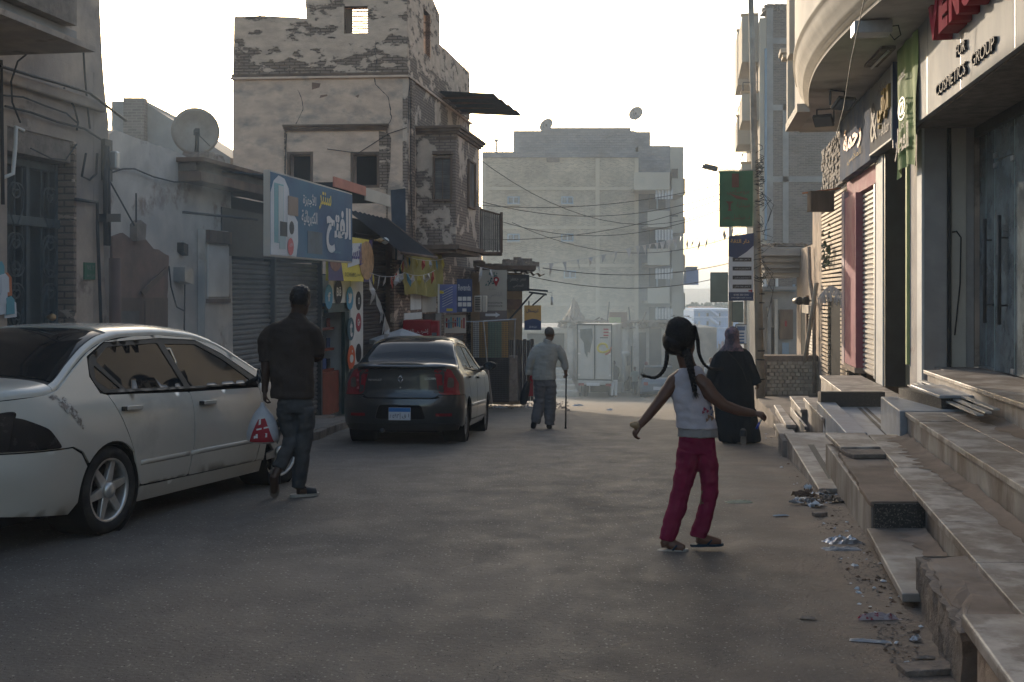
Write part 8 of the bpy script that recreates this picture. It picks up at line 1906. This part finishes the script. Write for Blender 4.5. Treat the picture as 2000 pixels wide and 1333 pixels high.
def braid(pts,r,end=0,seed=0):
    rnd=random.Random(seed); P_=[g.p(*q) for q in pts]; L=[]
    for i in range(len(P_)-1):
        a=P_[max(0,i-1)];b=P_[i];c=P_[i+1];d_=P_[min(len(P_)-1,i+2)]
        for j in range(10):
            t=j/10; L.append(.5*((2*b)+(c-a)*t+(2*a-5*b+4*c-d_)*t*t+(3*b-a-3*c+d_)*t**3))
    L.append(P_[-1]); m=MB(); tot=0; acc=[0]
    for i in range(1,len(L)): acc.append(acc[-1]+(L[i]-L[i-1]).length)
    for k in range(3):
        path=[];rad=[]
        for i,q in enumerate(L):
            tg=(L[min(i+1,len(L)-1)]-L[max(0,i-1)]).normalized(); u=tg.cross(Vector((0,1,0))).normalized(); v=tg.cross(u); ph=acc[i]*2*math.pi/.042/1.6+k*2.094; f=1-.5*acc[i]/acc[-1]
            path.append(q+u*r*1.0*f*math.sin(ph)+v*r*.5*f*math.sin(2*ph)); rad.append(r*.85*f)
        m.tube(path,rad,7)
    e=L[-1]; tg=(L[-1]-L[-4]).normalized()
    for i in range(end):
        d2=(tg+Vector((rnd.uniform(-.7,.7),rnd.uniform(-.5,.5),rnd.uniform(-.6,.6)))).normalized(); m.tube([e-tg*.01,e+d2*.02,e+d2*.045+Vector((0,0,rnd.uniform(-.015,.01)))],[.0022,.0018,.0008],4)
    m.build('braid',m_hair,g.t)
braid([(1301,655,-4),(1302,688,-8),(1299,712,-10),(1291,728,-12),(1278,737,-12),(1262,735,-12)],.0115,20,1)
braid([(1336,682,-22),(1341,705,-30),(1346,730,-34),(1350,752,-36),(1351,762,-36)],.020,22,2)
braid([(1352,636,-18),(1360,662,-14),(1363,688,-12),(1370,706,-12),(1382,718,-12),(1400,721,-12)],.010,16,3)
m=MB(); rnd=random.Random(4)
for i in range(90):
    a=rnd.random()*6.28; b=rnd.random()*1.4; c=g.p(1327+33*math.cos(a)*math.sin(b+.3),655-37*math.cos(b)*.98,36*math.sin(a)*math.sin(b+.3)); o=Vector((math.cos(a)*.6,math.sin(a)*.5,.6)); m.tube([c,c+o*.008+Vector((rnd.uniform(-.01,.01),0,0)),c+o*.012+Vector((rnd.uniform(-.02,.02),0,rnd.uniform(-.01,.01)))],[.0008,.0007,.0004],3)
m.build('stray_hair',m_hair,g.t,kind='stuff')
m_top=mk('white_cotton_top',(.50,.455,.48),.9,.1,3,.3,60,c3=(.40,.36,.38),c3s=2)
m=MB(); g.RG(m,[(1347,716,0,17,15),(1347,722,0,25,19),(1346,732,0,33,22),(1347,750,0,37,24),(1350,775,0,38,25),(1356,805,0,38,25),(1359,822,0,39,26.5),(1361,837,0,41,28)],26); 
finish('top',m_top,g.t,m,.0065,2,.011,(8,8,12))
m=MB(); g.RG(m,[(1360,822,0,35,23),(1362,838,0,38.5,25.5),(1363,853,0,39.5,26.5)],26); finish('grey_under_layer',mk('grey_cotton_hem',(.28,.26,.25),.9,.1,4,.3,60),g.t,m,.0065,2,.006,(12,12,8))
m=MB(); rnd=random.Random(8)
for (x,y,c,r_) in ((1372,797,0,3.4),(1378,801,0,3),(1369,803,0,2.6),(1385,795,1,3.4),(1390,803,1,3),(1381,812,2,4),(1388,816,2,4.2),(1377,818,2,3),(1393,790,0,2.4),(1395,812,2,3),(1386,808,1,2.2)):
    k=min(.96,abs(x-1357)/38.5); p=g.p(x,y,-26*math.sqrt(1-k*k)-1.6); m.m=c; tn=Vector((math.sqrt(1-k*k),k*.7,0)).normalized(); m.add([p+(tn*math.cos(a)+Vector((0,0,1))*math.sin(a))*(r_/gS)*(1+.3*math.cos(a*3)) for a in [i*.524 for i in range(12)]],[tuple(range(12))])
m.build('printed_flowers',[mk('print_red',(.36,.06,.10),.8,.1,3,0),mk('print_blue',(.10,.14,.28),.8,.1,3,0),mk('print_tan',(.32,.20,.13),.8,.1,3,0)],g.t,kind='stuff')
m_mag=mk('magenta_trouser_cloth',(.22,.018,.055),.85,.2,3,.3,50)
m=MB(); g.RG(m,[(1361,846,0,34,22),(1361,860,0,36,24),(1362,885,0,37,24)],24); g.T(m,[(1347,880,0,24),(1341,920,4,22),(1332,960,6,19),(1319,1005,2,18),(1307,1038,0,17.5),(1302,1056,-2,16)]); g.T(m,[(1376,880,0,22),(1385,920,2,20),(1387,960,3,17),(1378,1005,0,16),(1366,1036,0,17),(1363,1048,0,16)])
finish('trousers',m_mag,g.t,m,.0065,2,.010,(7,7,14))
m_fl=mk('dark_blue_flip_flop',(.015,.035,.06),.6,.2,8,.1)
sandal(g,g.p(1313,1076,-10),.215,.085,.018,-96,3,0,m_cream,m_fl,'thong'); sandal(g,g.p(1381,1067,0),.235,.088,.018,-88,1,0,m_fl,m_fl,'thong')
t=thing('bread_piece','torn piece of bread held in the girl\'s left hand','bread',g.p(1237,838,-8)); m=MB(); g.E(m,1240,829,-14,9,7,9); finish('crust',mk('bread_crust',(.34,.24,.14),.9,.2,20,.4),t,m,.006,1,.012,(30,30,30))
t=thing('blue_pen','small blue and white pen sticking out of the girl\'s right hand','pen',g.p(1478,826,-30)); m=MB(); m.tube([g.p(1482,812,-34),g.p(1476,822,-34)],.006,8); m.build('white_barrel',m_wht,t); m=MB(); m.tube([g.p(1476,822,-34),g.p(1470,834,-34)],.0075,8); m.build('blue_cap',mk('pen_blue',(.02,.06,.35),.4,.1),t)
# ---- far figures ----
def farp(cx,base,d,h,lab,mtop,mleg,mhead,robe=False,lean=0):
    g=Fig(cx,base,d,'person',lab); base=g.by; h=h or base-640; u=h/7.5
    m=MB(); g.head(m,cx,base-h+u*.55,0,u*.36,u*.52,170 if lean else 0,0); g.T(m,[(cx,base-h+u*.9,0,u*.22),(cx,base-h+u*1.4,0,u*.3)],8); g.RG(m,[(cx,base-h+u*1.3,0,u*.7,u*.35),(cx,base-h+u*3.6,0,u*.55,u*.35)],12)
    for sg in(-1,1): g.T(m,[(cx+sg*u*.8,base-h+u*1.6,0,u*.2),(cx+sg*u*.95,base-h+u*2.8,0,u*.17),(cx+sg*u*.8,base-h+u*3.8,u*.4,u*.12)],8); g.T(m,[(cx+sg*u*.3,base-h+u*3.6,0,u*.34),(cx+sg*u*.33,base-u*1.8,0,u*.24),(cx+sg*u*.38,base-u*.2,0,u*.17)],8); g.T(m,[(cx+sg*u*.38,base-u*.15,-u*.2,u*.16),(cx+sg*u*.42,base-u*.1,u*.4,u*.12)],8); g.hand(m,g.p(cx+sg*u*.8,base-h+u*3.7,u*.4),(0,.3,-1),(1,0,0),.17,.5,1)
    finish('body',mhead,g.t,m,.02,1)
    m=MB(); g.RG(m,[(cx,base-h+u*1.15,0,u*.5,u*.35),(cx,base-h+u*1.5,0,u*.92,u*.45),(cx,base-h+u*2.8,0,u*.82,u*.48),(cx,base-h+u*(4.0 if not robe else 4.0),0,u*.85,u*.5)]+([(cx,base-u*.5,0,u*1.0,u*.7)] if robe else []),16)
    for sg in(-1,1): g.T(m,[(cx+sg*u*.78,base-h+u*1.55,0,u*.3),(cx+sg*u*.98,base-h+u*2.7,0,u*.28)],8)
    finish('upper_clothes' if not robe else 'robe',mtop,g.t,m,.02,1)
    if not robe:
        m=MB(); g.RG(m,[(cx,base-h+u*3.8,0,u*.78,u*.46),(cx,base-h+u*4.3,0,u*.75,u*.45)],14)
        for sg in(-1,1): g.T(m,[(cx+sg*u*.36,base-h+u*4.1,0,u*.42),(cx+sg*u*.36,base-u*1.8,0,u*.34),(cx+sg*u*.38,base-u*.35,0,u*.3)],8)
        finish('trousers',mleg,g.t,m,.02,1)
    return g
mhz=mk('dark_shirt_cloth',(.06,.07,.08),.9,.2); mwh=mk('white_trouser_cloth',(.60,.60,.60),.9,.1)
farp(1199,776,43,72,'young man in dark top and white trousers beside the box truck',mhz,mwh,m_skin_d)
farp(1240,772,50,56,'small child in a pale top between the box truck and the dark-robed figure',mk('pale_green_cloth',(.30,.34,.32),.9,.2),mhz,m_skin_o)
farp(1262,772,49,66,'distant figure in a dark robe and reddish headscarf near the blue car',mhz,mhz,mk('reddish_scarf',(.25,.08,.08),.9,.2),True)
farp(1389,790,33,92,'person in a pale shirt half hidden behind the woman in the black robe',mk('pale_blue_shirt_cloth',(.38,.42,.46),.9,.1),mhz,m_skin_o)
g=farp(752,None,25.5,0,'young man under the market umbrella, only his head above the black car',mhz,mhz,m_skin_d,lean=1)
m=MB(); g.E(m,752,654,0,8.5,9,8); finish('hair',m_hair,g.t,m,.013,1,.006,(40,40,40))
# ================= SMALL THINGS =================
def bit(px,py,w,h,mt,lab,cat='litter',yaw=0,th=.02,crumple=.5,n=10,seed=0):
    c=G(px,py,.0); t_=MB(Matrix.Translation(c+Vector((0,0,.004)))@Matrix.Rotation(R(yaw),4,'Z'))
    t_.smooth=False
    def f(u,v): 
        x=(u-.5)*w*(1+.3*nzv(v*4,seed));y=(v-.5)*h*(1+.3*nzv(u*4,seed+3)); return (x,y,max(0,th*(.35+crumple*(nzv(u*5+seed,v*5)+.6*nzv(u*11+seed,v*11)))*1.1*(u*(1-u)*4)**.4*(v*(1-v)*4)**.4))
    t_.grid(f,n,n,False); return t_.build('litter',mt,label=lab,cat=cat,M=Matrix.Translation(c))
m_foil=mk('crinkled_foil',(.45,.45,.47),.3,.2,20,.3,metal=.7); m_card=mk('dirty_card',(.25,.20,.16),.9,.2,8,.2); m_plast=mk('grey_plastic_film',(.30,.30,.31),.35,.2,10,.3)
bit(1442,982,.22,.10,mk('cream_paper',(.45,.42,.30),.8,.1,6,.2),'crumpled cream paper lying behind the girl on the road',yaw=5,th=.03,seed=1)
bit(1525,1008,.13,.05,m_winf,'flat bluish scrap, alone on the dust between girl and steps','litter',10,.01,seed=2)
bit(1646,1060,.26,.14,m_foil,'torn silver and grey snack wrapper beside the tall block','litter',12,.05,.9,seed=3)
bit(1643,1074,.26,.10,m_plast,'grey plastic film lying under the silver wrapper','litter',4,.025,seed=4)
bit(1716,1210,.22,.055,mk('red_white_wrapper',(.40,.33,.33),.5,.3,14,.2,c2=(.30,.03,.05),cs=22,thr=.6),'long red and white rolled wrapper near the kerb block','litter',3,.05,.8,seed=5)
bit(1577,1209,.09,.04,m_card,'small folded brown card scrap, furthest left in the near dust','litter',-12,.012,seed=6)
bit(1700,1254,.20,.05,m_plast,'pale grey pointed plastic shard below the rolled wrapper','litter',-14,.015,seed=7)
bit(1788,1250,.07,.035,m_foil,'small shiny tube of foil right of the grey shard','litter',40,.03,.6,seed=8)
bit(1805,1286,.10,.04,m_card,'bent white-edged card scrap just above the loose tile','litter',-5,.015,seed=9)
for (px,py,w,h,a,lab) in ((1812,1312,.28,.14,8,'broken grey tile fragment at the bottom edge, nearest the camera'),(1600,1008,.12,.07,20,'small broken tile lying in the rubbish heap by the kerb')):
    c=G(px,py); m=MB(Matrix.Translation(c)@Matrix.Rotation(R(a),4,'Z')); m.prism([(-w/2,-h/2),(w/2,-h/2.4),(w/2.3,h/2),(-w/2.2,h/2.6)],.0,.03); m.build('tile_fragment',m_conc,label=lab,cat='tile',M=Matrix.Translation(c),bevel=.004)
# heap of rubbish where the ramp meets the block
hp_=thing('rubbish_heap','small heap of torn plastic, card and foil where the pale ramp meets the tall block','rubbish',G(1592,985)); rnd=random.Random(3)
for i in range(26):
    px=1592+rnd.gauss(0,26); py=978+rnd.gauss(0,9); c=G(px,py); m=MB(Matrix.Translation(c+Vector((0,0,.01)))@Matrix.Rotation(rnd.random()*6,4,'Z')@Matrix.Rotation(rnd.uniform(-.5,.5),4,'X')); w=.04+.10*rnd.random(); h=.03+.07*rnd.random(); sd2=rnd.random()*50
    m.grid(lambda u,v:((u-.5)*w,(v-.5)*h,.02+.05*nzv(u*5+sd2,v*5)),5,5,False); m.build('scrap',rnd.choice([m_card,m_plast,m_foil,m_conc,m_paper,m_wood]),hp_)
rnd=random.Random(14)
def scatter(name,lab,n,pxr,pyr,mt,smin,smax,dens=None):
    m=MB()
    for i in range(n):
        for _ in range(20):
            px=rnd.uniform(*pxr);py=rnd.uniform(*pyr); c=G(px,py)
            if dens is None or dens(c): break
        s_=rnd.uniform(smin,smax); a=rnd.random()*6; k=[(math.cos(a+j*1.57)*s_*rnd.uniform(.6,1.2),math.sin(a+j*1.57)*s_*rnd.uniform(.6,1.2)) for j in range(4)]
        m.add([(c.x+x,c.y+y,c.z+.003) for x,y in k]+[(c.x+x*.5,c.y+y*.5,c.z+s_*rnd.uniform(.3,.7)) for x,y in k],[(4,5,6,7),(0,1,5,4),(1,2,6,5),(2,3,7,6),(3,0,4,7)])
    return m.build(name,mt,label=lab,cat='gravel',kind='stuff')
nearR=lambda c: c.x>.9+.165*c.y and c.x<1.45+.2*c.y
scatter('gravel','grit and pebbles along the foot of the steps',1500,(1380,1800),(860,1333),m_conc,.003,.014,nearR)
scatter('gravel','fine pale grit scattered on the asphalt',9000,(0,1750),(830,1333),mk('pale_grit',(.30,.27,.245),.9,.3,30,0),.0022,.0052,lambda c:c.x<1.2+.17*c.y and c.y<18)
scatter('grit','dark chips and pits of tar scattered on the asphalt',2500,(0,1750),(830,1333),m_black,.002,.005,lambda c:c.x<1.2+.17*c.y)
scatter('rubble','dusty rubble on the left verge past the black car',260,(955,1110),(786,800),m_conc,.02,.07)
for i,(px,py,w,h,mt,lab) in enumerate(((975,797,.5,.2,m_paper,'white litter on the verge just past the black car'),(1033,797,.3,.12,m_plast,'dark litter behind the old man\'s left foot'),(1128,793,.42,.2,m_winf,'blue and white litter on the road right of the walking stick'),(1190,802,.3,.12,m_paper,'flat white scrap on the road short of the box truck'),(1110,803,.3,.1,m_card,'brown scrap on the road at the foot of the walking stick'))): bit(px,py,w,h,mt,lab,'litter',i*20,.08,.7,8,i+20)
scatter('paper_scraps','small pale scraps of paper and plastic along the foot of the steps',90,(1380,1800),(840,1333),m_paper,.008,.028,nearR)
scatter('dark_scraps','small dark scraps and leaves along the foot of the steps',160,(1380,1800),(840,1333),m_wood,.006,.024,nearR)
def drift(c0,t,y0,y1,z,w,h,seed):   # dust gathered in the angle of a step
    m=MB(); m.smooth=True
    m.grid(lambda u,v:(c0+t*(y0+(y1-y0)*u)-w*(1-v)*(.5+.9*abs(nzv(u*14,seed))),y0+(y1-y0)*u,z+.003+h*v*v*(.35+abs(nzv(u*19,seed+4)))),60,5); m.build('dust_drift',m_dust,st)
drift(1.888,.18,5.1,11.4,-1.45,.20,.05,1); drift(1.30,.20,5.1,8.0,-1.68,.22,.05,2); drift(1.31,.2,5.1,6.4,-1.49,.14,.04,5); drift(2.84,.158,4.4,11.7,-1.2,.25,.05,3); drift(1.88,.18,8.4,11.3,-1.45,.25,.03,7)
# loose cables over the tower house
m=MB(TT)
for pts in ([(795,250),(760,262),(700,300),(640,292)],[(560,262),(558,330),(562,380)],[(800,150),(803,240),(802,330),(806,470)],[(606,372),(650,380),(692,366)]):
    m.tube([(tw(a,b)[0],-.03-.02*(k%2),tw(a,b)[1]) for k,(a,b) in enumerate(pts)],.010,4)
m.build('wall_cables',m_cable,th_,kind='stuff')
# ---- wires and bunting over the street ----
def wire(a,b,sag,lab,r=.012,n=18): 
    m=MB(); m.tube(curve_pts(a,b,sag,n),r,5); m.build('overhead_wire',m_cable,label=lab,cat='wire',group='wires strung across the street')
wire(P(925,303,40),P(1500,350,49),2.2,'overhead wire dipping lowest, topmost of the wires across the street')
wire(P(925,400,40),P(1480,340,40),.5,'overhead wire rising to the right, meeting the banner top')
wire(P(925,390,40),P(1480,352,40),.9,'overhead wire just below the one meeting the banner top')
wire(P(940,420,42),P(1440,395,42),1.0,'sagging overhead wire at the height of the upper window row of the big building')
wire(P(940,468,42),P(1480,360,42),.6,'overhead wire crossing from the wooden balcony up to the lamp post')
wire(P(1000,435,45),P(1450,455,45),1.0,'overhead wire between the two middle window rows')
wire(P(1060,524,34),P(1450,508,40),.35,'thin overhead wire from the hut roof to the lamp post')
wire(P(1020,537,34),P(1450,530,40),.5,'lower thin overhead wire from the hut roof to the lamp post')
m_flagw=mk('silver_bunting',(.45,.42,.40),.5,.15,6,0); fl_m=[m_flagw,mk('bunting_yellow',(.42,.34,.06),.7,.1,3,0),mk('bunting_red',(.36,.06,.05),.7,.1,3,0),mk('bunting_blue',(.05,.16,.22),.7,.1,3,0)]
def bunting(pts,n,lab,cols,s_,grp='strings of bunting over the street',flut=1):
    t=thing('bunting_string',lab,'bunting',pts[0]); L=[]
    for i in range(len(pts)-1): L+=curve_pts(pts[i],pts[i+1],.12*(pts[i+1]-pts[i]).length*.2,12)[:-1]
    L.append(pts[-1]); m=MB(); m.tube(L,.006,4); m.build('string',m_cloth_w,t)
    for i in range(n):
        f=(i+.5)/n*(len(L)-1); a=L[int(f)].lerp(L[min(len(L)-1,int(f)+1)],f%1); tg=(L[min(len(L)-1,int(f)+1)]-L[int(f)]).normalized(); w=s_*rnd.uniform(.1,.4)*flut; h=s_*rnd.uniform(.9,1.5); sw=rnd.uniform(-.35,.35)*s_
        m=MB(); m.add([a-tg*w,a+tg*w,a+Vector((sw*.4+w*.5,rnd.uniform(-.05,.05),-h*.55)),a+Vector((sw,.02,-h)),a+Vector((sw*.4-w*.3,-.02,-h*.5))],[(0,1,2,4),(4,2,3)]); m.build('pennant',fl_m[cols[i%len(cols)]],t)
bunting([P(930,520,31),P(1050,517,38),P(1240,482,40),P(1330,462,40),P(1440,430,30)],30,'long string of silver pennants crossing the street from the hut to the lamp post',[0],.30)
bunting([P(722,533,21.5),P(790,533,25),P(850,528,29)],12,'short string of mixed pennants beneath the dark awning',[1,0,0,2,0,0,3,0],.22,flut=1.6)
bunting([P(722,545,21.5),P(742,590,22),P(760,640,22.5)],7,'string of pinkish pennants trailing down towards the umbrella',[0],.26,flut=1.4)
bunting([P(770,540,26),P(792,500,26.5),P(870,505,30)],12,'string of red and yellow pennants by the yellow tarpaulin',[2,0,3,1],.2,flut=1.6)
# ================= HAZE =================
def volume(name,dens,col,anis,lab=None,em=0):
    m=bpy.data.materials.new(name); m.use_nodes=True; n=m.node_tree.nodes; n.remove(n['Principled BSDF'])
    v=n.new('ShaderNodeVolumePrincipled'); v.inputs['Density'].default_value=dens; v.inputs['Color'].default_value=(*col,1); v.inputs['Anisotropy'].default_value=anis
    m.node_tree.links.new(v.outputs[0],n['Material Output'].inputs['Volume']); return m
m=MB(); m.box(-3200,3200,-60,5200,-16,24); m.build('haze',volume('pale_haze',.0018,(.68,.76,.84),.3),kind='stuff')
def puff(px,py,d,rx,ry,rz,dens,nm='smoke'):
    c=P(px,py,d); b=bmesh.new(); bmesh.ops.create_icosphere(b,subdivisions=4,radius=1)
    for v in b.verts:
        v.co*=1+.28*nzv(v.co.x*1.3+d,v.co.y*1.3,v.co.z*1.3); v.co=Vector((v.co.x*rx,v.co.y*ry,v.co.z*rz))
    me=bpy.data.meshes.new(nm); b.to_mesh(me); b.free(); me.materials.append(volume('blue_smoke',dens,(.46,.58,.67),.2))
    o=bpy.data.objects.new(nm,me); link(o,Matrix.Translation(c)); tags(o,kind='stuff'); return o
puff(1180,690,50,13,9,4.2,.008)
puff(1230,640,62,12,8,7.5,.007)
puff(1080,700,38,6,7,3,.007)
puff(150,420,11.2,3.0,1.6,1.9,.030)
puff(330,560,13.5,1.8,2.0,1.5,.016)
